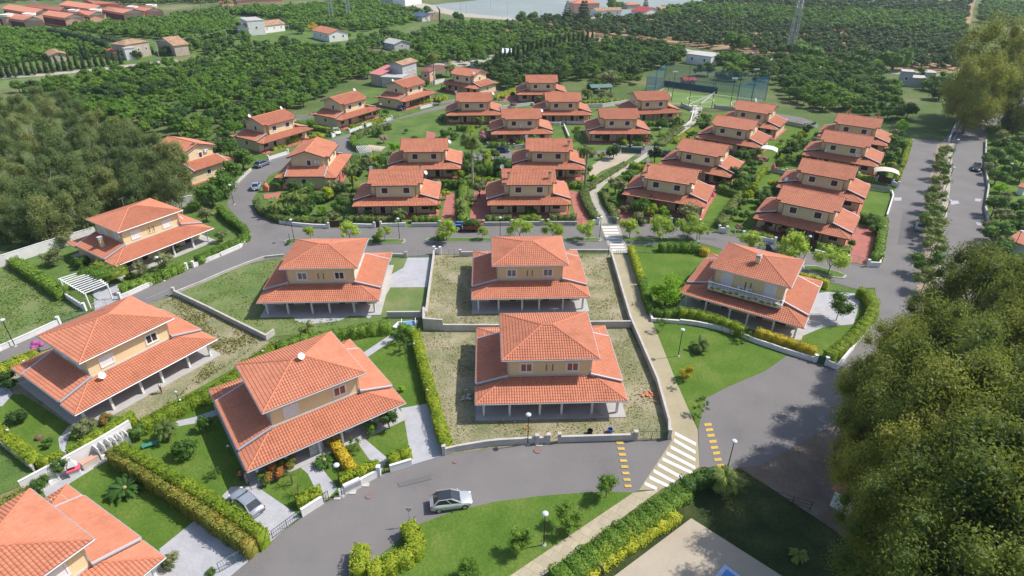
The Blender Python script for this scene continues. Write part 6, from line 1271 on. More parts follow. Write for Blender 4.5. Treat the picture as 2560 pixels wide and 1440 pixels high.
# weeds and rough grass on the dry lots
def scatter(name,label,px,n,size,mat,exc=(),hmax=.35,seed=1):
    poly=[U(a,b) for a,b in px]; r=np.random.default_rng(seed); xs=[p[0] for p in poly]; ys=[p[1] for p in poly]
    P=np.stack([r.uniform(min(xs),max(xs),n*3),r.uniform(min(ys),max(ys),n*3)],1); P=P[inpoly(P,poly)][:n]
    f=np.sin(P[:,0]*.9+2*np.sin(P[:,1]*.5))+np.sin(P[:,1]*1.1+1.7*np.sin(P[:,0]*.6)); P=P[f>r.uniform(-1.6,1.2,len(P))]
    for hx,hy,yaw,W,Dd in exc:
        c,s=math.cos(-yaw),math.sin(-yaw); dx,dy=P[:,0]-hx,P[:,1]-hy; P=P[~((abs(dx*c-dy*s)<W)&(abs(dx*s+dy*c)<Dd))]
    N_=len(P); g=r.uniform(0,6.28,N_); s=size*r.uniform(.5,1.5,N_); hh=hmax*r.uniform(.3,1,N_)
    a=np.stack([np.cos(g)*s,np.sin(g)*s,np.zeros(N_)],1); b=np.stack([-np.sin(g)*s*.7+r.normal(0,.05,N_),np.cos(g)*s*.7,hh],1); c0=np.stack([P[:,0],P[:,1],np.full(N_,.06)],1)
    V=np.stack([c0-a,c0+a,c0+a*.6+b,c0-a*.6+b],1).reshape(-1,3); o=npmesh(name,V,np.arange(4*N_).reshape(-1,4),mat); return tag(o,label,'weeds',None,'stuff')
M_weed=leafmat('weeds',(.10,.13,.06),(.15,.17,.08),(.22,.2,.12),.2,1.0)
ex=[(4.39,62.29,R(2.4),9.1,8.2)]; scatter('weeds','patchy weeds over the nearest dry lot',[(1051,835),(1575,820),(1650,957),(1681,1090),(1375,1105),(1240,1118),(1115,1136),(1062,900)],9000,.075,M_weed,ex,.14,3)
ex=[(2.55,85.72,R(2.4),9.1,8.2)]; scatter('weeds','patchy weeds over the middle dry lot',[(1087,642),(1526,635),(1577,803),(1570,813),(1064,828),(1068,797)],9000,.09,M_weed,ex,.14,4)
M_gw=leafmat('green_weeds',(.05,.11,.03),(.09,.15,.04),(.16,.19,.07),.2,1.0)
scatter('weeds','rough grass over the leftmost weedy lot',[(30,682),(212,780),(150,820),(0,885),(-40,850),(-40,660)],6000,.10,M_gw,(),.16,5)
scatter('weeds','rough grass over the lot between the long diagonal walls',[(440,752),(660,862),(600,905),(440,1010),(540,900),(440,820),(380,790)],6000,.085,M_weed,[(-51.01,63.52,R(57.3),9.1,8.2)],.25,6)
scatter('weeds','tufts over the weedy green lot',[(712,652),(980,650),(1080,650),(1064,790),(960,795),(850,826),(690,842),(440,750),(618,672)],8000,.08,M_gw,[(-29.06,84.37,R(2.7),9.1,8.2),(-15,84,0,7,12)],.2,7)
# ---------------------------------------------------------------- lamps
globe=plain('lamp_globe',(.55,.57,.60),.4,0,.03)
def lamp(px,py,label,h=4.4,name='street_lamp',fade=1):
    x,y=U(px,py); t=thing(name,label,'lamp',(x,y,0),0,'street lamps'); m=MB(); m.tube((0,0,0),(0,0,h-.25),.06,.045,8); m.build('pole',darkm if fade else greym,t)
    m=MB(); m.lathe([(.30,0),(.24,.12),(.16,.2),(.1,.22)],(0,0,-.02),12); m.build('base',concrete,t)
    m=MB(); m.lathe([(.06,-.28),(.14,-.22),(.2,-.1),(.2,-.04)],(0,0,h),12); m.build('lantern',greym,t)
    m=MB(); m.lathe([(.31,-.05),(.31,.02),(.25,.10),(.12,.15),(.02,.16)],(0,0,h),16); m.build('lamp_shade',globe,t); return t
for x,y,l in ((1324,1110,'street lamp before the reddish-curtained villa, beside the low curved wall'),(1367,1362,'street lamp on the bottom lawn between two trees'),(410,713,'street lamp before the olive garden hedge'),(735,610,'street lamp on the left tip of the median'),
 (40,881,'street lamp by the leftmost weedy lot wall'),(862,1245,'street lamp by the meter box wall'),(1497,594,'street lamp left of the upper crosswalk'),(1697,886,'street lamp on the triangular lawn'),(1822,1172,'street lamp behind the bushy bank and drooping palm'),
 (998,604,'street lamp on the median right of the small left trees'),(1249,598,'street lamp behind the middle villa roof'),(2009,638,'street lamp between the pepper trees before the corner house'),(1739,597,'street lamp among the pepper trees near the twin white piers'),
 (1640,354,'street lamp beside the broad sloping hedge band'),(1340,330,'street lamp before the purple-shrub house'),(1489,252,'street lamp behind the back lane wall'),(950,300,'street lamp at the second upper street house wall'),(583,520,'street lamp at the street bend below the wood')): lamp(x,y,l)
for x,y,l in ((2370,394,'tall lamp among the far median trees of the east road'),(2357,470,'tall lamp over the middle median trees of the east road'),(2346,560,'tall lamp over the near median trees of the east road'),(2500,458,'tall lamp in the right-hand gardens'),(2517,640,'tall lamp by the oleander at the right')): lamp(x,y,l,6.0)
def glb(px,py,label,h=1.5):
    x,y=U(px,py,h); t=thing('garden_lamp',label,'lamp',(x,y,0),0,'globe garden lamps'); m=MB(); m.tube((0,0,0),(0,0,h-.1),.03,.03,6); m.build('pole',darkm,t); m=MB(); m.sphere((0,0,h),.15,10); m.build('globe',globe,t)
for x,y,l in ((873,834,'globe lamp on the dark lawn behind the green hedge'),(1036,862,'globe lamp at the upper end of the long yellow-green hedge'),(1071,977,'globe lamp half way along the long yellow-green hedge'),(453,1010,'globe lamp right of the sinks wall end'),(442,990,'globe lamp in the bumpy hedge near the porch wall'),
 (658,885,'globe lamp on the bumpy hedge top'),(695,861,'globe lamp where the bumpy and bright-topped hedges meet'),(60,917,'globe lamp behind the magenta-ended hedge'),(371,1205,'globe lamp in the shade of the double hedge'),(502,1291,'globe lamp at the cycad lawn drive corner'),(574,1123,'globe lamp beside the ridge-dish villa wall'),
 (22,1090,'globe lamp by the yellowish hedge at the left edge'),(1176,349,'globe lamp between the narrow and pale hedges'),(1864,463,'globe lamp on the yellow hedge by the bluish shrubs')): glb(x,y,l)
# ---------------------------------------------------------------- vehicles
def carpaint(name,c,metal=.35):
    m,n,b=nodes(name); b.inputs['Base Color'].default_value=(*c,1); b.inputs['Metallic'].default_value=metal; b.inputs['Roughness'].default_value=.28; b.inputs['Coat Weight'].default_value=.5; MATS[name]=m; return m
redlight=plain('red_light',(.5,.03,.02),.3); headl=plain('headlight_lens',(.75,.77,.8),.15); rimm=plain('alloy',(.5,.5,.52),.35,.7)
def car(px,hd,label,mat,L=4.25,W=1.78,H=1.48,roof=None,style='hatch',cat='car',off=0,pz=.65):
    a=Vector(U(*px,pz)); b=Vector(U(*hd,pz)); g=math.atan2(b.y-a.y,b.x-a.x); a=a+Vector((-math.sin(g),math.cos(g)))*off
    t=thing('parked_car',label,cat,(a.x,a.y,0.06),g); h=L/2
    if style=='hatch': st=[(-h,.80,.62,.34),(-h+.12,.92,.90,.26),(-h+.7,1,.96,.22),(-.3,1,.93,.2),(.5,1,.93,.2),(.95,.99,.90,.2),(h-.55,.93,.82,.22),(h-.28,.84,.74,.24),(h-.08,.70,.64,.28),(h,.52,.52,.36)]
    else: st=[(-h,.80,.66,.36),(-h+.1,.90,.90,.28),(-h+.8,.98,.95,.22),(-.5,1,.92,.2),(.4,1,.90,.2),(.9,.99,.88,.2),(h-.55,.95,.78,.22),(h-.15,.84,.68,.26),(h,.68,.55,.34)]
    sec=[(-.92,0,0),(-1,.25,0),(-1,.6,0),(-.95,.88,0),(-.78,1.0,0),(0,1.03,0),(.78,1.0,0),(.95,.88,0),(1,.6,0),(1,.25,0),(.92,0,0)]
    vs=[];fs=[]; k=len(sec)
    for x,w_,zt,zb in st:
        for s in sec: vs.append((x,s[0]*w_*W/2,zb+(zt-zb)*s[1]))
    for i in range(len(st)-1):
        for j in range(k-1): fs.append((i*k+j,i*k+j+1,(i+1)*k+j+1,(i+1)*k+j))
        fs.append((i*k+k-1,i*k,(i+1)*k,(i+1)*k+k-1))
    fs+=[tuple(range(k)),tuple(range((len(st)-1)*k+k-1,(len(st)-1)*k-1,-1))]
    m=MB(); m.add(vs,[f[::-1] for f in fs]); bo=m.build('body',mat,t,True); 
    # greenhouse
    if style=='hatch': x0,x1,xt0,xt1=-h+.28,.98,-h+.85,.02
    elif style=='coupe': x0,x1,xt0,xt1=-h+.35,.95,-h+1.15,.25
    else: x0,x1,xt0,xt1=-h+.75,1.0,-.95,.35
    zb,zt,wb,wt=.88,H,.90*W/2,.70*W/2
    B=[(x0,-wb*.92,zb),(x1,-wb*.92,zb),(x1,wb*.92,zb),(x0,wb*.92,zb),(xt0,-wt,zt-.03),(xt1,-wt,zt-.03),(xt1,wt,zt-.03),(xt0,wt,zt-.03)]
    m=MB(); m.add(B,[(0,1,5,4),(1,2,6,5),(2,3,7,6),(3,0,4,7),(4,5,6,7)]); m.build('window',glass,t)
    m=MB(); rp=[(xt0-.04,-wt-.03,zt-.04),(xt1+.03,-wt-.03,zt-.04),(xt1+.03,wt+.03,zt-.04),(xt0-.04,wt+.03,zt-.04)]
    xm=(xt0+xt1)/2; cp=[(xt0,-wt*.8,zt+.02),(xt1,-wt*.8,zt+.02),(xt1,wt*.8,zt+.02),(xt0,wt*.8,zt+.02)]
    m.add(rp+cp,[(0,1,5,4),(1,2,6,5),(2,3,7,6),(3,0,4,7),(4,5,6,7)]); m.build('roof_panel',roof or mat,t)
    m=MB()
    for p,q in ((B[0],B[4]),(B[1],B[5]),(B[2],B[6]),(B[3],B[7])): m.tube(p,q,.085,.075,6)
    for s in (-1,1): m.tube((0.0,s*wb*.93,zb),((xt0+xt1)/2+.1,s*(wt+.02),zt-.04),.04,.035,5); m.tube((xt0,s*(wt+.01),zt-.02),(xt1,s*(wt+.01),zt-.02),.04,.04,5)
    m.build('pillar',mat,t)
    for sx in (-1,1):
        for sy in (-1,1):
            x=sx*(L*.305); w_=bpy.data.objects.new('wheel',None); col.objects.link(w_); w_.parent=t; w_.location=(x,sy*(W/2-.1),.31)
            m=MB(); m.tube((0,-.1,0),(0,.1,0),.32,.32,16); m.build('tyre',black,w_); m=MB(); m.tube((0,-.115,0),(0,.115,0),.20,.20,12); m.build('rim',rimm,w_)
    for s in (-1,1):
        m=MB(); m.sphere((h-.22,s*W*.36,.62),(.2,.16,.09),8); m.build('headlight',headl,t)
        m=MB(); m.sphere((-h+.12,s*W*.40,.78),(.1,.12,.12),8); m.build('tail_light',redlight,t)
        m=MB(); m.sphere((.75,s*(W/2+.07),.95),(.07,.1,.07),6); m.build('mirror',mat,t)
    return t
silver=carpaint('silver_paint',(.52,.53,.55)); blueg=carpaint('blue_grey_paint',(.13,.17,.24)); ltb=carpaint('light_blue_paint',(.35,.42,.52)); dkb=carpaint('dark_blue_paint',(.02,.03,.09)); blk=carpaint('black_paint',(.015,.02,.025)); wht=carpaint('white_car_paint',(.7,.7,.7),0)
car((1137,1279.5),(1172,1274),'silver hatchback with a black glass roof parked against the bottom lawn',silver,4.2,1.82,1.5,roof=glass,off=.85,pz=.05)
car((622,1262),(584,1229),'silver coupe parked nose-in on the pale drive',carpaint('dull_silver_paint',(.36,.40,.46)),4.35,1.76,1.36,style='coupe')
car((652,416),(668,409),'blue-grey estate car at the upper street bend',blueg,4.5)
car((638,472),(646,455),'light blue small car on the street bend below the estate car',ltb,3.9)
car((837,334),(848,345),'white car nosing out of the second upper street gate',wht,4.1)
car((1250,375),(1262,375),'dark blue car behind the wall before the purple shrubs',dkb,4.2,style='sedan')
car((1925,615),(1943,622),'dark blue car at the kerb behind the balcony villa',dkb,4.4)
car((2438,405),(2436,420),'black car on the right side of the outer east road',blk,4.3)
car((2302,553),(2308,540),'white car half under the east road median trees',wht,4.0)
car((1000,273),(1010,269),'dark car by the third upper street house',dkb,4.2)
car((1662,378),(1668,372),'dark car at the lane end beside the dark tree',blk,3.9)
for i,(x,y,mt,l) in enumerate(((24,106,wht,'white car far off beyond the dense grove'),(48,101,dkb,'dark car right of the far white car'),(64,100,silver,'silver car third in the far car row'),(80,96,dkb,'dark car fourth in the far car row'),(96,96,silver,'pale car at the right end of the far car row'))): car((x,y),(x+8,y-1),l,mt)
# tractor and trailer
def tractor():
    x,y=U(1138,577); t=thing('tractor','blue tractor half hidden behind a median tree, pulling the trailer of cuttings','tractor',(x,y,.05),math.pi+.03); bl=carpaint('tractor_blue',(.03,.16,.5),0)
    m=MB(); m.box(.1,-.35,.75,1.7,.35,1.25); m.box(-.9,-.45,.6,.1,.45,.95); m.build('body',bl,t)
    for s in (-1,1):
        m=MB(); m.box(-1.1,s*.62-.25,1.3,.0,s*.62+.25,1.42); m.box(-1.15,s*.62-.25,.9,-1.03,s*.62+.25,1.3); m.build('mudguard',bl,t)
        for xx,r,w_ in ((-.55,.68,.36),(1.3,.42,.26)):
            q=bpy.data.objects.new('wheel',None); col.objects.link(q); q.parent=t; q.location=(xx,s*.75,r); m=MB(); m.tube((0,-w_/2,0),(0,w_/2,0),r,r,18); m.build('tyre',black,q); m=MB(); m.tube((0,-w_/2-.02,0),(0,w_/2+.02,0),r*.5,r*.5,12); m.build('rim',wht,q)
    m=MB(); m.box(-.7,-.25,.95,-.25,.25,1.1); m.box(-.8,-.25,1.1,-.7,.25,1.5); m.build('seat',black,t); m=MB(); m.tube((.1,0,1.2),(-.15,0,1.55),.03); m.tube((-.17,-.0,1.55),(-.14,0,1.58),.2,.2,12); m.build('steering_wheel',black,t)
    m=MB(); m.tube((1.2,.2,1.2),(1.2,.2,2.0),.04); m.build('exhaust',darkm,t)
    x,y=U(1178,578); t=thing('trailer','rusty farm trailer heaped with green cuttings on the median street','trailer',(x,y,.05),math.pi+.03); ru=plain('rusty_red',(.25,.08,.05),.85)
    m=MB(); m.box(-1.7,-.9,.6,1.7,.9,.72); m.box(-1.7,-.9,.72,1.7,-.84,1.25); m.box(-1.7,.84,.72,1.7,.9,1.25); m.box(-1.7,-.84,.72,-1.64,.84,1.25); m.box(1.64,-.84,.72,1.7,.84,1.25); m.build('bed',ru,t)
    for s in (-1,1): q=MB(); q.tube((-.4,s*.75-.1,.38),(-.4,s*.75+.1,.38),.38,.38,14); q.build('wheel',black,t)
    m=MB(); m.tube((1.7,0,.6),(2.7,0,.5),.05); m.build('drawbar',ru,t)
    V,F=cloud([[-.9,0,1.5,.95,.9,.55],[0,.1,1.8,1.0,.95,.6],[.9,-.1,1.5,.9,.9,.5]],1100,.14,RG,core=.75,thin=.4); c=npmesh('branch_heap',V,F,M_shr,t)
tractor()
# ---------------------------------------------------------------- people
skin=plain('skin',(.45,.28,.20),.7,0,.04); hairm=plain('dark_hair',(.04,.025,.02),.8)
def person(px,py,label,shirt,trous,face=0.0,z=0.05,arm=.3,lean=0.0):
    x,y=U(px,py,z); t=thing('person',label,'person',(x,y,z),face)
    def skinm(name,V,E,Rr,mat,sub=1):
        me=bpy.data.meshes.new(name); me.from_pydata(V,E,[]); o=bpy.data.objects.new(name,me); col.objects.link(o); o.parent=t; me.materials.append(mat)
        s=o.modifiers.new('skin','SKIN'); s.use_smooth_shade=True; 
        for i,r in enumerate(Rr): me.skin_vertices[0].data[i].radius=(r,r)
        me.skin_vertices[0].data[0].use_root=True
        q=o.modifiers.new('sub','SUBSURF'); q.levels=sub; q.render_levels=sub; return o
    # continuous body: pelvis, spine, neck, head, arms with hands, legs
    V=[(0,0,.93),(0,0,1.12),(0,0,1.34),(0,0,1.46),(0,.0,1.52),(0.02,0,1.62),(0.02,0,1.72)]; Rr=[.12,.11,.13,.06,.055,.10,.085]; E=[(0,1),(1,2),(2,3),(3,4),(4,5),(5,6)]
    for s in (-1,1):
        k=len(V); V+=[(0,s*.17,1.40),(.03,s*.22,1.14),(.03+arm*.6,s*.20,.95+arm*.35),(.05+arm*.8,s*.19,.88+arm*.45)]; Rr+=[.055,.042,.03,.032]; E+=[(2,k),(k,k+1),(k+1,k+2),(k+2,k+3)]
        b=V[-1]
        for f in range(5):
            V.append((b[0]+.06+.01*(f%3),b[1]+(-.03+.015*f)*s,b[2]-.055+.004*f)); Rr.append(.009); E.append((k+3,len(V)-1))
        k=len(V); V+=[(0,s*.10,.88),(.02,s*.11,.50),(-.01,s*.12,.09),(.14,s*.13,.04)]; Rr+=[.09,.06,.042,.035]; E+=[(0,k),(k,k+1),(k+1,k+2),(k+2,k+3)]
    skinm('body',V,E,Rr,skin)
    m=MB(); m.sphere((-.01,0,1.70),(.105,.10,.095),10); m.build('hair',hairm,t,True)
    m=MB(); m.sphere((.115,0,1.645),(.02,.015,.03),6); m.build('nose',skin,t,True)
    skinm('shirt',[(0,0,.98),(0,0,1.15),(0,0,1.36),(0,-.18,1.40),(.01,-.21,1.25),(0,.18,1.40),(.01,.21,1.25)],[(0,1),(1,2),(2,3),(3,4),(2,5),(5,6)],[.145,.135,.15,.075,.062,.075,.062],shirt)
    skinm('trousers',[(0,0,.95),(0,-.10,.86),(.02,-.11,.50),(-.01,-.12,.12),(0,.10,.86),(.02,.11,.50),(-.01,.12,.12)],[(0,1),(1,2),(2,3),(0,4),(4,5),(5,6)],[.14,.105,.08,.065,.105,.08,.065],trous)
    return t
redc=plain('red_cloth',(.55,.04,.05),.8); dkc=plain('dark_cloth',(.04,.04,.06),.9); grc=plain('grey_cloth',(.3,.3,.33),.9); wc=plain('pale_cloth',(.5,.42,.45),.9)
person(612,1212,'person in a red shirt standing by the porch corner above the coupe',redc,dkc,2.6)
person(626,1216,'person in grey clothes just right of the red-shirted one',grc,grc,3.0,arm=.15)
person(408,993,'person in a pale top at the end wall of the one-shutter villa porch',wc,dkc,.6,arm=.2)
# ---------------------------------------------------------------- far buildings
pinkw=plain('pink_plaster',(.60,.33,.25),.9,0,.07); tanw=plain('tan_plaster',(.42,.36,.29),.95,0,.15,.6); greyw=plain('grey_plaster',(.40,.40,.42),.95,0,.14,.6)
crim=tile_red; roofg=plain('grey_sheet_roof',(.45,.43,.41),.8,0,.15,.8); bluer=plain('dark_blue_panels',(.05,.07,.13),.3); 
def bl(L,C,D,h,label,roof='gable',wm=None,rm=None,nw=2,name='house',rise=.3,ov=.5,cat='house',sidew=1,wmat=None,posts=False,ax=0):
    l=Vector((*U(*L),0)); c=Vector((*U(*C),0)); x=(c-l); W=x.length; x.normalize(); y=Vector((-x.y,x.x,0)); 
    dep=D if not isinstance(D,tuple) else abs((Vector((*U(*D),0))-c).length)
    t=thing(name,label,cat,tuple(l),math.atan2(x.y,x.x)); wm=wm or white
    if posts:
        for a,b in ((.2,.2),(W-.2,.2),(W-.2,dep-.2),(.2,dep-.2)): m=MB(); m.box(a-.12,b-.12,0,a+.12,b+.12,h); m.build('post',brown,t)
    else:
        m=MB(); m.box(0,0,0,W,dep,h)
        if roof=='gable':
            if ax==0: m.add([(0,0,h),(0,dep,h),(0,dep/2,h+dep/2*rise),(W,0,h),(W,dep,h),(W,dep/2,h+dep/2*rise)],[(0,1,2),(3,5,4),(0,2,5,3),(1,4,5,2)])
            else: m.add([(0,0,h),(W,0,h),(W/2,0,h+W/2*rise),(0,dep,h),(W,dep,h),(W/2,dep,h+W/2*rise)],[(0,1,2),(3,5,4),(0,2,5,3),(1,4,5,2)])
        m.build('wall',wm,t)
    m=MB(); tl=(rm.name.endswith('tile')) if rm else True; rm=rm or tile_b
    def pl(P,u,v,poly):
        n=len(poly); P=Vector(P);u=Vector(u);v=Vector(v); top=[P+u*a+v*b for a,b in poly]; bot=[p-Vector((0,0,.2)) for p in top]
        m.add(top+bot,[tuple(range(n)),tuple(range(2*n-1,n-1,-1))]+[(i,n+i,n+(i+1)%n,(i+1)%n) for i in range(n)],[[(q[0],q[1]) for q in poly]]*2+[[(0,0)]*4]*n)
    k=math.sqrt(1+rise*rise); z=h-ov*rise+.12
    if roof=='gable' and ax==0:
        s=(dep/2+ov)*k; pl((-ov,-ov,z),(1,0,0),slopev(0,1,rise),[(0,0),(W+2*ov,0),(W+2*ov,s),(0,s)]); pl((W+ov,dep+ov,z),(-1,0,0),slopev(0,-1,rise),[(0,0),(W+2*ov,0),(W+2*ov,s),(0,s)])
    elif roof=='gable':
        s=(W/2+ov)*k; pl((W+ov,-ov,z),(0,1,0),slopev(-1,0,rise),[(0,0),(dep+2*ov,0),(dep+2*ov,s),(0,s)]); pl((-ov,dep+ov,z),(0,-1,0),slopev(1,0,rise),[(0,0),(dep+2*ov,0),(dep+2*ov,s),(0,s)])
    elif roof=='hip':
        A=W/2+ov;B=dep/2+ov; r=max(A-B,.0) if A>B else 0; r2=max(B-A,0); cx,cy=W/2,dep/2; zt=z+min(A,B)*rise; 
        e=[(-A,-B),(A,-B),(A,B),(-A,B)]; rr=[(-r,-r2),(r,-r2),(r,r2),(-r,r2)]
        vs=[(cx+a,cy+b,z) for a,b in e]+[(cx+a,cy+b,zt) for a,b in rr]; m.add(vs,[(0,1,5,4),(1,2,6,5),(2,3,7,6),(3,0,4,7),(3,2,1,0)],[[(a[0],a[1]) for a in vs[:4]]]*5)
    elif roof=='shed': s=(dep+2*ov)*k; pl((-ov,-ov,z),(1,0,0),slopev(0,1,rise),[(0,0),(W+2*ov,0),(W+2*ov,s),(0,s)])
    else: m.box(-ov*.4,-ov*.4,h,W+ov*.4,dep+ov*.4,h+.25)
    m.build('roof',rm,t)
    for i in range(nw): window(t,W*(i+.5)/nw,0,min(h*.45,h-1.6),.9,1.1,'shut',whitep,wmat or brown)
    for i in range(sidew): window(t,W,dep*(i+.5)/max(sidew,1),min(h*.45,h-1.6),.9,1.1,'shut',whitep,wmat or brown,(1,0))
    return t
bl((316,160),(373,149),9,6.2,'tan two-storey farmhouse with a faded hip roof beside the dense grove','hip',tanw,tile_old,3,sidew=1)
bl((264,153),(287,161),5,3.0,'low annex with a crimson roof left of the tan farmhouse','shed',tanw,crim,1,'annex',.15)
bl((298,154),(312,163),4,5.0,'white stair block in front of the tan farmhouse','flat',white,roofg,1,'annex')
bl((111,161),(124,170),(160,164),3.0,'small tan-roofed hut behind the farm track cypresses','gable',tanw,tile_old,0,'hut',ax=0,sidew=0)
bl((391,141),(434,151),(458,145),4.8,'ruined house with an orange roof and scabbed walls','gable',tanw,tile_old,0,ax=1,sidew=0)
bl((616,97),(706,84),10,4.2,'white modern villa with arched doors and a long veranda slab','gable',white,tile_old,5,rise=.35,wmat=plain('orange_door',(.45,.22,.06),.7))
bl((598,88),(617,97),9,7.5,'blue-white stair tower at the left of the modern villa','flat',white,roofg,1,'tower')
bl((570,90),(592,93),6,1.2,'orange sloping roof shed left of the modern villa','shed',tanw,tile_old,0,'shed',.5,sidew=0)
bl((776,101),(817,111),(852,104),4.2,'small white cottage with a raised centre roof','gable',white,tile_b,3,'cottage',sidew=2)
bl((951,125),(980,131),(1003,124),3.2,'grey barn with a pale sheet roof in the orchard','gable',greyw,roofg,1,'barn',sidew=1)
bl((1022,52),(1048,57),6,3.0,'shed with solar panels on its roof','shed',white,bluer,0,'shed',.2)
bl((1066,51),(1081,50),5,4.0,'tiny pinkish brick hut beside the rusty tower','flat',pinkw,roofg,1,'hut')
bl((908,13),(1004,17),14,6,'open-fronted warehouse at the top edge','flat',greyw,plain('pale_blue_roof',(.4,.5,.65),.6),0,'warehouse',wmat=bluer)
bl((1005,18),(1046,11),12,9,'white warehouse with green doors at the top edge','flat',white,roofg,2,'warehouse',wmat=greenm,sidew=0)
bl((973,212),(1003,215),(1047,204),7.2,'two-storey grey and white farmhouse behind the upper street','gable',greyw,tile_old,0,sidew=3,ax=1,wmat=plain('salmon_door',(.5,.22,.15),.7))
bl((923,216),(947,220),(968,208),4.2,'pink-roofed annex of the grey farmhouse','shed',tanw,plain('pink_roof',(.55,.2,.2),.8),0,'annex',.18,sidew=0)
bl((949,222),(1000,224),7,3.6,'flat grey carport in front of the farmhouse','flat',greyw,roofg,0,'carport',sidew=0)
bl((1048,207),(1069,208),6,4.0,'pink wing with a dark red roof right of the farmhouse','hip',pinkw,plain('dark_red_roof',(.22,.08,.07),.8),1,'annex')
bl((1068,200),(1122,196),8,3.2,'dark brown pavilion on posts under the farmhouse palm','hip',None,plain('dark_brown_roof',(.18,.08,.07),.8),0,'pavilion',posts=True,sidew=0,cat='pavilion')
bl((1169,171),(1190,175),4,2.6,'small flat grey hut on the lane above the back houses','flat',greyw,roofg,1,'hut',sidew=0)
bl((1249,146),(1271,146),5,2.4,'white tent beside the windbreak cypresses','gable',whitep,whitep,0,'tent',.6,.2,'tent',0)
bl((604,15),(690,10),14,9,'pink hotel block at the top edge behind the dark hedge','flat',pinkw,tile_b,6,'hotel',sidew=2)
bl((585,19),(700,13),5,3,'terracotta-roofed arcade before the pink hotel','shed',pinkw,tile_b,0,'arcade',.15,sidew=0)
bl((548,25),(577,23),7,3,'orange hip-roofed kiosk near the tall palms','hip',pinkw,tile_b,0,'kiosk',sidew=0)
bl((1427,33),(1489,31),13,7,'red hip-roofed house behind the tall cedar','hip',pinkw,tile_b,3)
bl((1482,39),(1545,36),9,3.8,'long low house with a pale orange roof right of the cedar','gable',white,tile_old,3)
bl((1569,40),(1601,44),(1615,38),4.5,'white house with a crimson roof far beyond the highway','gable',white,crim,2)
bl((1612,39),(1640,36),10,3.8,'tan-roofed house right of the crimson-roofed one','gable',white,tile_old,1)
bl((1645,32),(1672,30),9,3.5,'second tan-roofed house at the far cluster end','gable',tanw,tile_old,1)
bl((1560,20),(1592,18),8,3.2,'orange-roofed house behind the crimson-roofed one','hip',tanw,tile_b,1)
bl((1706,153),(1768,161),(1784,152),4.0,'flat-roofed white building by the highway','flat',white,roofg,2,'outbuilding')
bl((1704,212),(1731,211),4,2.4,'little red-roofed hut behind the playing field','gable',tanw,tile_red,1,'hut')
bl((2239,203),(2268,205),5,5.2,'tall grey concrete hut near the highway end','flat',greyw,roofg,1,'hut')
bl((2268,205),(2304,207),6,3.2,'low grey concrete hut with a slatted roof','flat',greyw,roofg,0,'hut')
bl((2300,198),(2326,199),5,4.2,'third concrete hut, right of the slatted one','flat',greyw,roofg,1,'hut')
bl((2532,96),(2640,100),16,6,'long grey-roofed barn at the right edge','gable',pinkw,roofg,0,'barn')
bl((2516,614),(2592,642),6,2.5,'house with a ribbed orange roof at the right edge','gable',white,tile_a,0,'outbuilding',.3,.6)
bl((2536,470),(2552,474),2.5,1.8,'small well house with an orange roof in the right-hand gardens','gable',white,tile_a,0,'well_house',.4,.2,sidew=0)
bl((2080,1255),(2150,1296),8.5,2.5,'white-walled hut with an orange roof under the eucalyptus','shed',whitew,tile_a,0,'hut',.18,.3,sidew=0)
bl((1474,233),(1522,231),5,2.3,'green tin-roofed shed behind the bright back hedge','gable',None,plain('green_tin',(.12,.2,.17),.7),0,'shed',.2,posts=True,sidew=0)
def rowhouse(rg,ev,tower,label):
    q=[Vector((*U(x/5.953,y/5.953,z),z)) for (x,y),z in ((rg[0],7.4),(rg[1],7.4),(ev[1],5.4),(ev[0],5.4))]
    c=(q[2]+q[3])/2; c.z=0; t=thing('row_house',label,'house',tuple(c),0,'long red-roofed row houses')
    b=[q[0]*2-q[3],q[1]*2-q[2]]; 
    for v in b: v.z=5.4
    loc=[v-c for v in q]; lb=[v-c for v in b]
    m=MB(); m.add(loc+[v-Vector((0,0,.3)) for v in loc],[(3,2,1,0),(4,5,6,7),(3,7,6,2),(2,6,5,1),(0,4,7,3)],[[(v.x,v.y) for v in loc]]*5); m.add([loc[0],loc[1],lb[1],lb[0]],[(0,1,2,3)],[[(0,0)]*4]); m.build('roof',plain('flat_terracotta',(.66,.27,.17),.85,0,.06,.3),t)
    def inn(v,f=.93): cc=(loc[3]+lb[1])/2; return Vector((cc.x+(v.x-cc.x)*f,cc.y+(v.y-cc.y)*f,0))
    w_=[inn(loc[3]),inn(loc[2]),inn(lb[1]),inn(lb[0])]; m=MB(); m.prism([(v.x,v.y) for v in w_],0,5.2); m.build('wall',pinkw,t)
    m=MB(); g=inn(loc[1]); m.add([inn(loc[2])+Vector((0,0,5.2)),inn(lb[1])+Vector((0,0,5.2)),g+Vector((0,0,7.1))],[(0,1,2)]); m.build('gable_wall',white,t)
    m=MB(); a=inn(loc[3],.935);b2=inn(loc[2],.935); m.bar(a,b2,.3,0,.6,4.0); m.build('balcony_row',plain('dark_timber',(.10,.03,.04),.8),t)
    if tower:
        p=Vector((*U(tower[0]/5.953,tower[1]/5.953,0),0))-c; m=MB(); m.lathe([(3.3,0),(3.1,6.0)],tuple(p),14); m.build('tower',pinkw,t); m=MB(); m.lathe([(3.5,6.0),(3.6,7.2),(3.2,7.3),(3.1,6.9)],tuple(p),14); m.build('tower_cap',white,t)
ordn='first second third fourth fifth sixth seventh eighth ninth tenth'.split()
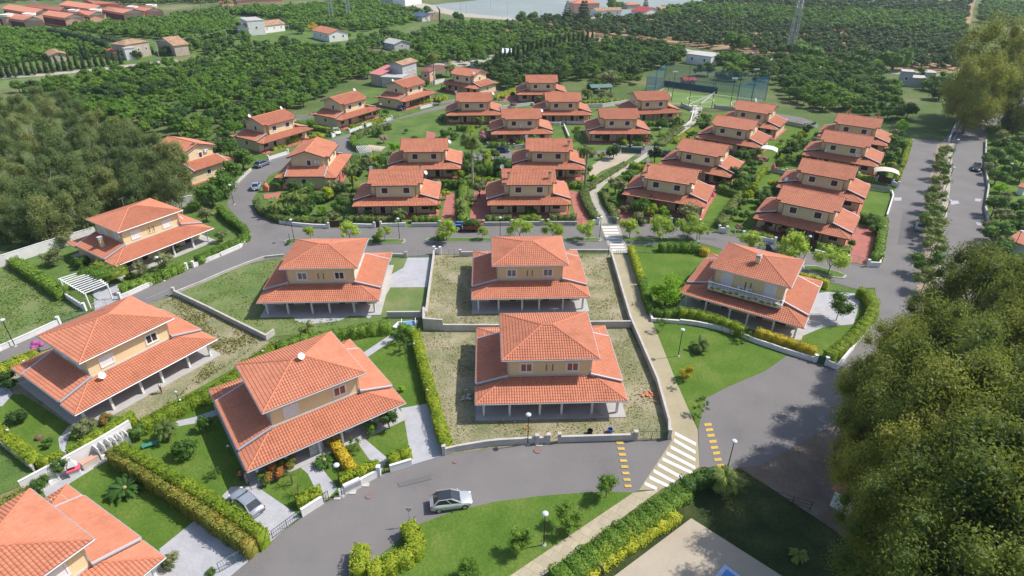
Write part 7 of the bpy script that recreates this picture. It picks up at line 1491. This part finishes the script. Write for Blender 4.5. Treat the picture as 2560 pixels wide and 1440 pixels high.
RW=[(((85,150),(590,218)),((-30,215),(435,285)),None),(((400,130),(905,188)),((330,175),(845,240)),None),(((950,88),(1440,150)),((820,150),(1330,213)),None),(((1240,70),(1740,120)),((1170,95),(1680,165)),None),
 (((70,270),(440,330)),((-100,330),(300,388)),(450,470)),(((670,235),(1050,280)),((560,300),(905,345)),(1110,400)),(((1010,200),(1390,240)),((940,240),(1270,303)),(1425,390)),(((1560,165),(1940,205)),((1440,210),(1780,265)),(1975,330)),(((1880,135),(2240,178)),((1800,180),(2110,230)),(2245,300))]
NM=['leftmost upper long red-roofed row house','upper red-roofed row house behind the leftmost one','third upper red-roofed row house, with a white gable','highest red-roofed row house at the very back','nearest left red-roofed row house with a peach tower','red-roofed row house with a peach tower, second in the near row','red-roofed row house with a square-looking tower, third in the near row','red-roofed row house with a round peach tower over dark timber','rightmost red-roofed row house of the group']
for (a,b,c),l in zip(RW,NM): rowhouse(a,b,c,l)
p=U(120/5.953,495/5.953); m=MB(); m.lathe([(3.3,0),(3.1,6.0)],(0,0,0),14); t=thing('tower_house','detached round peach tower at the left edge of the row houses','house',(*p,0)); m.build('tower',pinkw,t); m=MB(); m.lathe([(3.5,6.0),(3.6,7.2),(3.2,7.3)],(0,0,0),14); m.build('tower_cap',white,t)
# ---------------------------------------------------------------- pylons, poles, wires
def lattice(px,py,h,w_,label,mat=None,bent=0):
    x,y=U(px,py); m=MB(); n=int(h/2.4); mat=mat or greym
    def pt(k,i): 
        f=k/n; ww=w_/2*(1-f*.62); a=[(-1,-1),(1,-1),(1,1),(-1,1)][i%4]; return (x+a[0]*ww,y+a[1]*ww,h*f)
    for k in range(n):
        for i in range(4):
            m.tube(pt(k,i),pt(k+1,i),.11,.11,4); m.tube(pt(k,i),pt(k+1,i+1),.06,.06,4); m.tube(pt(k,i+1),pt(k+1,i),.06,.06,4); m.tube(pt(k,i),pt(k,i+1),.05,.05,4)
    t=m.solo('lattice_pylon',mat,label,'pylon'); return t
lattice(1968,118,36,3.6,'tall lattice pylon standing in the orange-soil orchard'); lattice(822,58,30,2.6,'left lattice pylon above the bright grove'); lattice(865,55,30,2.6,'right lattice pylon above the bright grove')
lattice(78,22,16,2.2,'left small lattice pylon beyond the row houses'); lattice(140,20,16,2.2,'right small lattice pylon beyond the row houses')
POL=[(392,157,8,'pole with a brace beside the tan farmhouse'),(563,117,7,'wooden pole before the white modern villa'),(718,99,7.5,'wooden pole left of the small cottage'),(945,130,8,'pole left of the grey barn'),(1090,140,8,'curved-top pole in the garden trees'),(1206,162,9,'pole by the lane hut'),(1458,166,7,'pole in the round-tree orchard'),(1660,103,8,'lamp pole on the highway'),(1871,117,7,'pale pole left of the pylon'),(2405,95,7,'pole at the far orchard corner'),
 (1144,38,8,'pole at the netting field corner'),(1158,36,10,'taller pole at the netting field corner'),(1218,22,10,'pole in the netting field, left one'),(1260,40,9,'pole in the netting field, right one'),(1344,50,6,'short lamp pole beside the lone round trees'),(2383,318,8,'metal pole between the twin east roads'),(2486,300,7,'pole at the right-hand gardens corner'),(376,63,6,'pole at the end of the row houses')]
PT={}
for x,y,h,l in POL:
    q=U(x,y); t=thing('utility_pole',l,'pole',(*q,0)); m=MB(); m.tube((0,0,0),(0,0,h),.13,.09,6); m.build('pole',greym,t); m=MB(); m.bar(Vector((-.5,0,h-.3)),Vector((.5,0,h-.3)),.1,.1); m.build('crossarm',brown,t); PT[(x,y)]=Vector((*q,h-.2))
def wire(a,b,label,sag=1.2):
    m=MB(); pts=[a+(b-a)*(i/10)+Vector((0,0,-sag*4*(i/10)*(1-i/10))) for i in range(11)]; m.path(pts,.05,4); m.solo('power_line',greym,label,'cable')
wire(PT[(392,157)],PT[(563,117)],'sagging wire right of the tan farmhouse'); wire(PT[(563,117)],PT[(718,99)],'sagging wire in front of the white modern villa'); wire(PT[(718,99)],PT[(1144,38)],'long sagging wire over the bright grove',3)
m=MB(); q=U(1091,55); m.tube((q[0],q[1],0),(q[0]+.3,q[1],7),.7,.5,6); m.tube((q[0]+.3,q[1],7),(q[0]-1.5,q[1],9),.5,.3,6); m.solo('rusty_tower',plain('rust',(.10,.05,.035),.9),'rusty bent tower beside the pinkish brick hut','tower')
# ---------------------------------------------------------------- playing field
netmat,n_,b_=nodes('blue_netting'); tr=N(n_,'ShaderNodeBsdfTransparent'); ms=N(n_,'ShaderNodeMixShader'); ms.inputs[0].default_value=.6; b_.inputs['Base Color'].default_value=(.02,.12,.22,1); n_.links.new(b_.outputs[0],ms.inputs[1]); n_.links.new(tr.outputs[0],ms.inputs[2]); n_.links.new(ms.outputs[0],n_.nodes['Material Output'].inputs[0])
netm2,n_,b_=nodes('green_netting'); tr=N(n_,'ShaderNodeBsdfTransparent'); ms=N(n_,'ShaderNodeMixShader'); ms.inputs[0].default_value=.9; b_.inputs['Base Color'].default_value=(.06,.2,.2,1); n_.links.new(b_.outputs[0],ms.inputs[1]); n_.links.new(tr.outputs[0],ms.inputs[2]); n_.links.new(ms.outputs[0],n_.nodes['Material Output'].inputs[0])
FC=[U(1652,212),U(1907,244),U(1832,271),U(1606,250)]; fc=tuple(sum(p[i] for p in FC)/4 for i in (0,1)); F0=thing('sports_net','tall blue-green netting on poles around the playing field','netting',(*fc,0))
lo=[(p[0]-fc[0],p[1]-fc[1]) for p in FC]
mp=MB()
for i in range(4):
    a,b=Vector((*lo[i],0)),Vector((*lo[(i+1)%4],0)); k=4 if i%2==0 else 2
    for j in range(k): q=a+(b-a)*(j/k); mp.tube((q.x,q.y,0),(q.x,q.y,8.6),.09,.07,6)
    hb=[(3.4,8.5) if i!=2 else (6.2,8.5),(0.1,8.5),(5.6,8.5),(.1,8.5)][i]
    m=MB(); m.add([(a.x,a.y,hb[0]),(b.x,b.y,hb[0]),(b.x,b.y,hb[1]),(a.x,a.y,hb[1])],[(0,1,2,3)]); m.build('net_panel',netmat if i!=2 else netmat,F0)
    m=MB(); m.add([(a.x,a.y,.1),(b.x,b.y,.1),(b.x,b.y,hb[0]),(a.x,a.y,hb[0])],[(0,1,2,3)]); 
    if hb[0]>1: m.build('net_panel',netm2,F0)
mp.build('net_poles',darkm,F0)
a=Vector(lo[0]);b=Vector(lo[1]); q=a+(b-a)*.55; m=MB(); m.bar(a*.985,q*.985,.04,0,.1,2.3); m.build('windscreen',plain('dark_green_screen',(.015,.045,.05),.9),F0)
for (x,y),hd,l in (((1640,220),.25,'left white goal of the playing field'),((1880,256),.25,'right white goal of the playing field')):
    p=U(x,y); t=thing('goal',l,'goal',(*p,0),0); d=Vector((FC[3][0]-FC[0][0],FC[3][1]-FC[0][1],0)).normalized(); s=1 if x<1700 else -1; bk=Vector((FC[0][0]-FC[1][0],FC[0][1]-FC[1][1],0)).normalized()*s*1.2
    m=MB()
    for e in (-1.5,1.5): m.tube(d*e,d*e+Vector((0,0,2.1)),.07); m.tube(d*e+Vector((0,0,2.1)),d*e+bk,.04)
    m.tube(d*-1.5+Vector((0,0,2.1)),d*1.5+Vector((0,0,2.1)),.07); m.tube(d*-1.5+bk,d*1.5+bk,.04); m.build('frame',whitep,t)
    m=MB(); A=d*-1.5+Vector((0,0,2.1));B=d*1.5+Vector((0,0,2.1)); m.add([A,B,d*1.5+bk,d*-1.5+bk],[(0,1,2,3)]); wn,n_,b_=nodes('white_netting'); tr=N(n_,'ShaderNodeBsdfTransparent'); ms=N(n_,'ShaderNodeMixShader'); ms.inputs[0].default_value=.6; n_.links.new(b_.outputs[0],ms.inputs[1]); n_.links.new(tr.outputs[0],ms.inputs[2]); n_.links.new(ms.outputs[0],n_.nodes['Material Output'].inputs[0]); m.build('net',wn,t)
for (x,y),l in (((1673,250),'floodlight mast at the left near side of the playing field'),((1818,268),'floodlight mast at the right near side of the playing field'),((1872,240),'floodlight mast at the far side of the playing field')):
    p=U(x,y); t=thing('floodlight',l,'floodlight',(*p,0)); m=MB(); m.tube((0,0,0),(0,0,10),.1,.07,6); m.build('mast',darkm,t); m=MB(); m.box(-.9,-.2,9.8,.9,.25,10.15); m.build('lamp_head',globe,t)
p1=U(1747,257);p2=U(1782,228); m=MB(); m.bar(Vector((*p1,.0)),Vector((*p2,0)),.04,0,.15,1.0); m.solo('tennis_net',plain('pale_net',(.5,.5,.5),.8),'white court net crossing the playing field','net')
# ---------------------------------------------------------------- garden pieces
def canopy(px,py,L,W,yaw,label,mat,h=2.4):
    x,y=U(px,py,h); t=thing('barrel_canopy',label,'canopy',(x,y,0),yaw); n=10; vs=[];fs=[]
    for i in range(n+1):
        g=math.pi*(.12+.76*i/n)
        for s in (-1,1): vs.append((W/2*math.cos(g)/math.cos(math.pi*.12),s*L/2,h-.35+.95*math.sin(g)))
    vs2=[(a*.985,b,c-.05) for a,b,c in vs]
    fs=[(2*i,2*i+1,2*i+3,2*i+2) for i in range(n)]; k=len(vs); fs2=[tuple(k+j for j in f[::-1]) for f in fs]; m=MB(); m.add(vs+vs2,fs+fs2+[(2*i,2*i+2,k+2*i+2,k+2*i) for i in range(n)]+[(2*i+1,k+2*i+1,k+2*i+3,2*i+3) for i in range(n)]); m.build('cloth',mat,t)
    for a in (-1,1):
        for b in (-1,1): m=MB(); m.tube((a*W/2*.97,b*L/2*.95,0),(a*W/2*.97,b*L/2*.95,h-.1),.06); m.build('post',brown,t)
tan=plain('tan_canvas',(.50,.40,.30),.9); beige=plain('beige_canvas',(.60,.53,.43),.9)
canopy(937,376,5,3.6,1.2,'tan barrel canopy behind the end-on gabled house',tan); canopy(1916,366,3.2,4.6,-.45,'white barrel canopy at the corner of a right block house',whitep); canopy(2213,418,3.4,5.2,-.45,'big beige barrel canopy by the east road gate',beige,2.7)
def pergola(px,z,label,n,mat,w0=.1):
    q=[Vector((*U(a,b,z),z)) for a,b in px]; c=sum(q,Vector())/4; c.z=0; q=[v-c for v in q]; t=thing('pergola',label,'pergola',tuple(c))
    for v in q: m=MB(); m.box(v.x-.08,v.y-.08,0,v.x+.08,v.y+.08,z); m.build('post',mat,t)
    m=MB(); m.bar(q[0],q[3],.12,.16); m.bar(q[1],q[2],.12,.16); m.build('beam',mat,t)
    for i in range(n): 
        f=i/(n-1); a=q[0]+(q[3]-q[0])*f+Vector((0,0,.15)); b=q[1]+(q[2]-q[1])*f+Vector((0,0,.15)); d=(b-a)*.06; m=MB(); m.bar(a-d,b+d,w0,.12); m.build('rafter',mat,t)
pergola([(213,748),(268,725),(216,690),(150,712)],2.5,'white slatted pergola at the olive garden gate',11,whitep,.13)
hedge([(196,688),(235,683),(262,700)],3.0,2.6,M_hgr,'leafy vine sprawling over the white pergola','vine',z0=2.66,name='vine'); hedge([(225,672),(255,672),(292,690)],2.7,3.6,leafmat('vine_leaves',(.06,.1,.02),(.11,.16,.03),(.17,.22,.05),.3,.8),'bright vine mass between pergola and porch roof','vine',z0=1.6,name='vine')
pergola([(887,372),(896,388),(925,384),(912,370)],2.4,'small white pergola over the lane by the green shed gate',8,whitep)
pergola([(2015,566),(2015,583),(2032,590),(2032,572)],2.3,'dark arch at the corner house entrance',3,darkm)
V,F=cloud([[-4.6+i*.9,-6.5,4.15+.12*math.sin(i*2.1),.42,.2,.22] for i in range(11)],500,.09,RG,core=.6); npmesh('balcony_plants',V,F,M_hyg,VIL['a8'])
x,y=U(1931,405,2.2); t=thing('parasol','closed pink parasol in the right block garden','parasol',(x,y,0)); m=MB(); m.tube((0,0,0),(0,0,1.2),.04); m.build('pole',greym,t); m=MB(); m.lathe([(.05,1.0),(.45,1.2),(.5,1.7),(.25,2.4),(.03,2.6)],(0,0,0),10); m.build('canopy',plain('pink_cloth',(.7,.12,.2),.8),t)
pkm=MATS['pink_cloth']; x,y=U(1778,485); m=MB(); m.lathe([(.5,0),(.55,.3),(.5,.35),(.3,.9),(.1,1.0)],(x,y,0),10); m.solo('toy_playhouse',pkm,'pink plastic garden toy at the porch side of the nearest right block house','toy')
def lounger(px,py,yaw,label,mat):
    x,y=U(px,py,.4); t=thing('sun_lounger',label,'sun lounger',(x,y,0),yaw); m=MB(); m.bar(Vector((-1,0,.35)),Vector((.35,0,.35)),.65,.06); m.bar(Vector((.35,0,.36)),Vector((1.0,0,.75)),.65,.06); m.build('seat',mat,t)
    for a in (-.85,.4):
        for b in (-.25,.25): m=MB(); m.tube((a,b,0),(a,b,.34),.025); m.build('leg',whitep,t)
lounger(384,1118,.5,'green sun lounger under the greyish fan palm',plain('green_plastic',(.05,.25,.18),.6))
t=thing('slide_tray','white tub with blue panels standing beside the stepped wall','tub',(*U(1016,812,.4),0),.15); m=MB(); m.prism([(-2,-.7),(-1.4,-1),(1.4,-1),(1.7,.6),(-1.2,.6)],0,.45); m.build('tub',whitep,t); m=MB(); m.box(-.5,-.8,.46,1.2,.45,.5); m.build('water_panel',plain('pool_blue',(.12,.28,.5),.2),t); m=MB(); m.bar((-.6,-.9),(-.6,.5),.08,0,.0,1.0); m.bar((1.4,-.9),(1.4,.5),.08,0,.0,1.0); m.build('side_panel',whitep,t)
for (a,b),(c,d),l,hh in (((250,1153),(280,1135),'open white stucco stall on the sinks wall, middle one',1.7),((292,1128),(320,1111),'open white stucco stall at the upper end of the sinks wall',1.6),((98,1232),(145,1204),'white stucco tub stall outside the lower end of the wall',1.2)):
    A=Vector((*U(a,b),0));B=Vector((*U(c,d),0)); e=(B-A).normalized(); nn=Vector((e.y,-e.x,0))*(1.1); m=MB()
    for k in range(3): q=A+(B-A)*(k/2); m.bar(q,q+nn,.12,0,0,hh)
    m.bar(A+nn*.5,B+nn*.5,1.0,0,0,.5); m.solo('wash_stall',whitew,l,'wash stall')
A=Vector((*U(208,1182),0));B=Vector((*U(248,1158),0)); e=(B-A).normalized(); nn=Vector((e.y,-e.x,0)); m=MB(); m.bar(A+nn*.5,B+nn*.5,.7,0,0,.85); c=m.solo('stone_counter',plain('pale_stone',(.55,.48,.42),.8),'pale outdoor counter along the high white wall','counter'); m=MB(); m.bar(A+nn*.5-c.location,B+nn*.5-c.location,.76,0,.852,.90); m.build('worktop',pinkw,c)
x,y=U(196,1198); t=thing('barbecue','white chimneyed barbecue with a pink shelf by the high white wall','barbecue',(x,y,0),.6); m=MB(); m.box(-.5,-.4,0,.5,.4,.8); m.build('stand',whitew,t); m=MB(); m.box(-.6,-.5,.8,.6,.5,.92); m.build('shelf',pkm,t)
m=MB(); m.add([(-.45,-.35,1.3),(.45,-.35,1.3),(.45,.35,1.3),(-.45,.35,1.3),(-.15,-.12,1.95),(.15,-.12,1.95),(.15,.12,1.95),(-.15,.12,1.95)],[(0,1,5,4),(1,2,6,5),(2,3,7,6),(3,0,4,7),(4,5,6,7)]); m.box(-.14,-.11,1.95,.14,.11,2.4)
for a in (-.42,.34): m.box(a,.2,.92,a+.08,.35,1.3)
m.build('hood',whitew,t)
t=thing('pool','corner of a blue garden pool with a pale rim at the bottom edge','pool',(*U(1830,1440),0)); c=Vector((*U(1830,1440),0)); R1=[Vector((*U(a,b,.35),0))-c for a,b in ((1820,1404),(1870,1440),(1960,1510),(1900,1560),(1740,1520),(1790,1442))]; m=MB(); m.prism([(v.x,v.y) for v in R1],0,.35); m.build('rim',plain('pale_blue_rim',(.38,.5,.72),.4),t); cc=sum(R1,Vector())/6; m=MB(); m.sheet([(cc.x+(v.x-cc.x)*.82,cc.y+(v.y-cc.y)*.82) for v in R1],.37); m.build('water',plain('pool_water',(.02,.22,.6),.08,0,.1,2,.5),t)
x,y=U(1512,1462); t=thing('curved_post','dark curved double-tube post rising at the bottom edge','post',(x,y,0)); 
for s in (-.07,.07): m=MB(); m.path([(s,0,0),(s,0,1.6),(s+.0,.1,2.0),(s-.15,.3,2.25),(s-.4,.5,2.35)],.06,7); m.build('tube',darkm,t)
x,y=U(1033,1318); t=thing('traffic_sign','back of a small triangular sign behind the bottom hedge','sign',(x,y,0)); m=MB(); m.tube((0,0,0),(0,0,2.4),.035); m.build('pole',greym,t); m=MB(); m.add([(-.35,.04,2.5),(.35,.04,2.5),(0,.04,1.9),(-.35,.08,2.5),(.35,.08,2.5),(0,.08,1.9)],[(0,1,2),(5,4,3),(0,3,4,1),(1,4,5,2),(2,5,3,0)]); m.build('plate',greym,t)
for (x,y),h,l in (((724,613),1.8,'thin dark sign post on the left tip of the median'),((1519,637),2.4,'slanted dark post at the lower edge of the upper crosswalk'),((1085,617),2.0,'thin grey post on the median before the small gate')): q=U(x,y); m=MB(); m.tube((*q,0),(q[0]+.05,q[1],h),.06,.05); m.solo('post',darkm,l,'post')
a=Vector((*U(1540,632),0));b=Vector((*U(1566,632),0)); m=MB()
for i in range(6):
    q=a+(b-a)*(i/5); m.tube(q,q+Vector((0,0,.8)),.03)
m.tube(a+Vector((0,0,.8)),b+Vector((0,0,.8)),.03); m.solo('barrier',greym,'grey rail barrier where the ochre path meets the upper crosswalk','barrier')
for (x,y),l,mt in (((1479,1082),'black bucket behind the street wall',black),((1529,1078),'blue-rimmed drum behind the street wall',plain('blue_plastic',(.08,.15,.35),.5))): q=U(x,y); m=MB(); m.lathe([(.28,0),(.32,.5),(.34,.55),(.28,.55),(.26,.2)],(*q,0),12); m.solo('bucket',mt,l,'bucket')
rb=np.random.default_rng(3)
def heap(px,py,n,size,mat,label,name,cat):
    c=U(px,py); m=MB()
    for i in range(n):
        a=rb.uniform(0,3.1); p=Vector((c[0]+rb.normal(0,.5),c[1]+rb.normal(0,.45),.08+rb.uniform(0,.12))); d=Vector((math.cos(a),math.sin(a),rb.uniform(-.2,.2)))*size*.5; m.bar(p-d,p+d,size*.6,.04)
    m.solo(name,mat,label,cat)
heap(1630,985,16,.4,cap_a,'scattered broken roof tiles near the path wall','tile_heap','tiles'); heap(1165,992,9,.45,stucco,'pale bags and boards in the shade left of the reddish-curtained villa','rubble','rubble'); heap(1272,1062,3,.3,stucco,'few pale stones before the nearest porch','stones','stones'); heap(1318,1066,3,.3,cap_a,'two orange tile pieces before the nearest porch','tile_pieces','tiles'); heap(1500,1040,7,.6,greym,'grey boards lying at the foot of the nearest porch','boards','boards'); heap(670,766,9,.6,whitew,'pale bags under the left porch corner of the paved-apron villa','bags','bags')
for (x,y),r,l in (((1349,1126),.45,'round manhole cover before the footpath opening'),((929,1245),.38,'round manhole cover near the meter box wall'),((1143,1157),.25,'small dark drain on the bottom street')): q=U(x,y); m=MB(); m.lathe([(r,0),(r,.012)],(*q,.075),18); m.solo('manhole_cover',plain('cast_iron',(.22,.15,.13),.8),l,'manhole')
for (x,y),l in (((1353,1112),'pale inspection slab by the letter box pier'),((921,1217),'pale inspection slab by the meter boxes'),((888,1236),'pale inspection slab near the corner lamp'),((850,1250),'pale inspection slab at the foot of the corner lamp')): q=U(x,y); m=MB(); m.box(q[0]-.35,q[1]-.25,.06,q[0]+.35,q[1]+.25,.085); m.solo('inspection_cover',stucco,l,'cover')
a=Vector((*U(1342,1108),0));b=Vector((*U(1352,1107.5),0)); m=MB(); m.bar(a,b,.5,0,0,1.35); m.solo('meter_pier',stucco,'taller stucco meter pier in the curved street wall','pier')
a=Vector((*U(868,1240),0));b=Vector((*U(908,1220),0)); m=MB(); m.bar(a,b,.4,0,0,1.25); o=m.solo('meter_pier',whitew,'white pier with three grey meter boxes by the corner lamp','pier'); 
for f in (.2,.55,.85):
    q=a+(b-a)*f; d=(b-a).normalized(); nn=Vector((d.y,-d.x,0))*.21; m=MB(); m.bar(q+nn-d*.28-o.location,q+nn+d*.28-o.location,.03,0,.45,1.05); m.build('meter_box',greym,o)
for hx,l in (('b13','blue drum beside the end-on gabled house'),): 
    x,y=U(741,478); m=MB(); m.lathe([(.35,0),(.4,.5),(.35,.9)],(x,y,0),10); m.solo('drum',MATS['blue_plastic'],l,'drum')
x,y=U(664,486); t=thing('brick_oven','orange brick oven by the palm garden edge','oven',(x,y,0)); m=MB(); m.box(-.6,-.5,0,.6,.5,1.3); m.build('body',cap_a,t); m=MB(); m.lathe([(.6,1.3),(.5,1.7),(.2,2.0),(.15,2.5)],(0,0,0),8); m.build('hood',cap_a,t)
m=MB(); m.prism([U(a,b,.3) for a,b in ((655,492),(700,485),(690,503),(658,504))],.0,.14); m.solo('brick_platform',redtile,'orange brick platform beside the brick oven','platform')
t=thing('trellis','white lattice trellis screens under the ridge-dish villa porch','trellis',(*U(820,1128),0)); 
for (p,q) in (((783,1150),(816,1130)),((868,1092),(890,1080))):
    a=Vector((*U(*p),0))-t.location;b=Vector((*U(*q),0))-t.location; m=MB(); n=14
    for i in range(n+1): f=i/n; m.bar(a+(b-a)*f,a+(b-a)*min(1,f+.02),.03,0,.1,2.2)
    for i in range(9): z=.2+i*.24; m.bar(a+Vector((0,0,z)),b+Vector((0,0,z)),.035,.04)
    m.build('lattice',whitep,t)
# ---------------------------------------------------------------- haze
hz,n_,b_=nodes('haze'); n_.nodes.remove(b_); v=N(n_,'ShaderNodeVolumePrincipled'); v.inputs['Color'].default_value=(.80,.88,1,1); v.inputs['Density'].default_value=HAZE; v.inputs['Anisotropy'].default_value=.3; n_.links.new(v.outputs[0],n_.nodes['Material Output'].inputs['Volume'])
m=MB(); m.box(-1700,-400,-1.5,1700,3600,70); tag(m.build('haze',hz),kind='stuff')
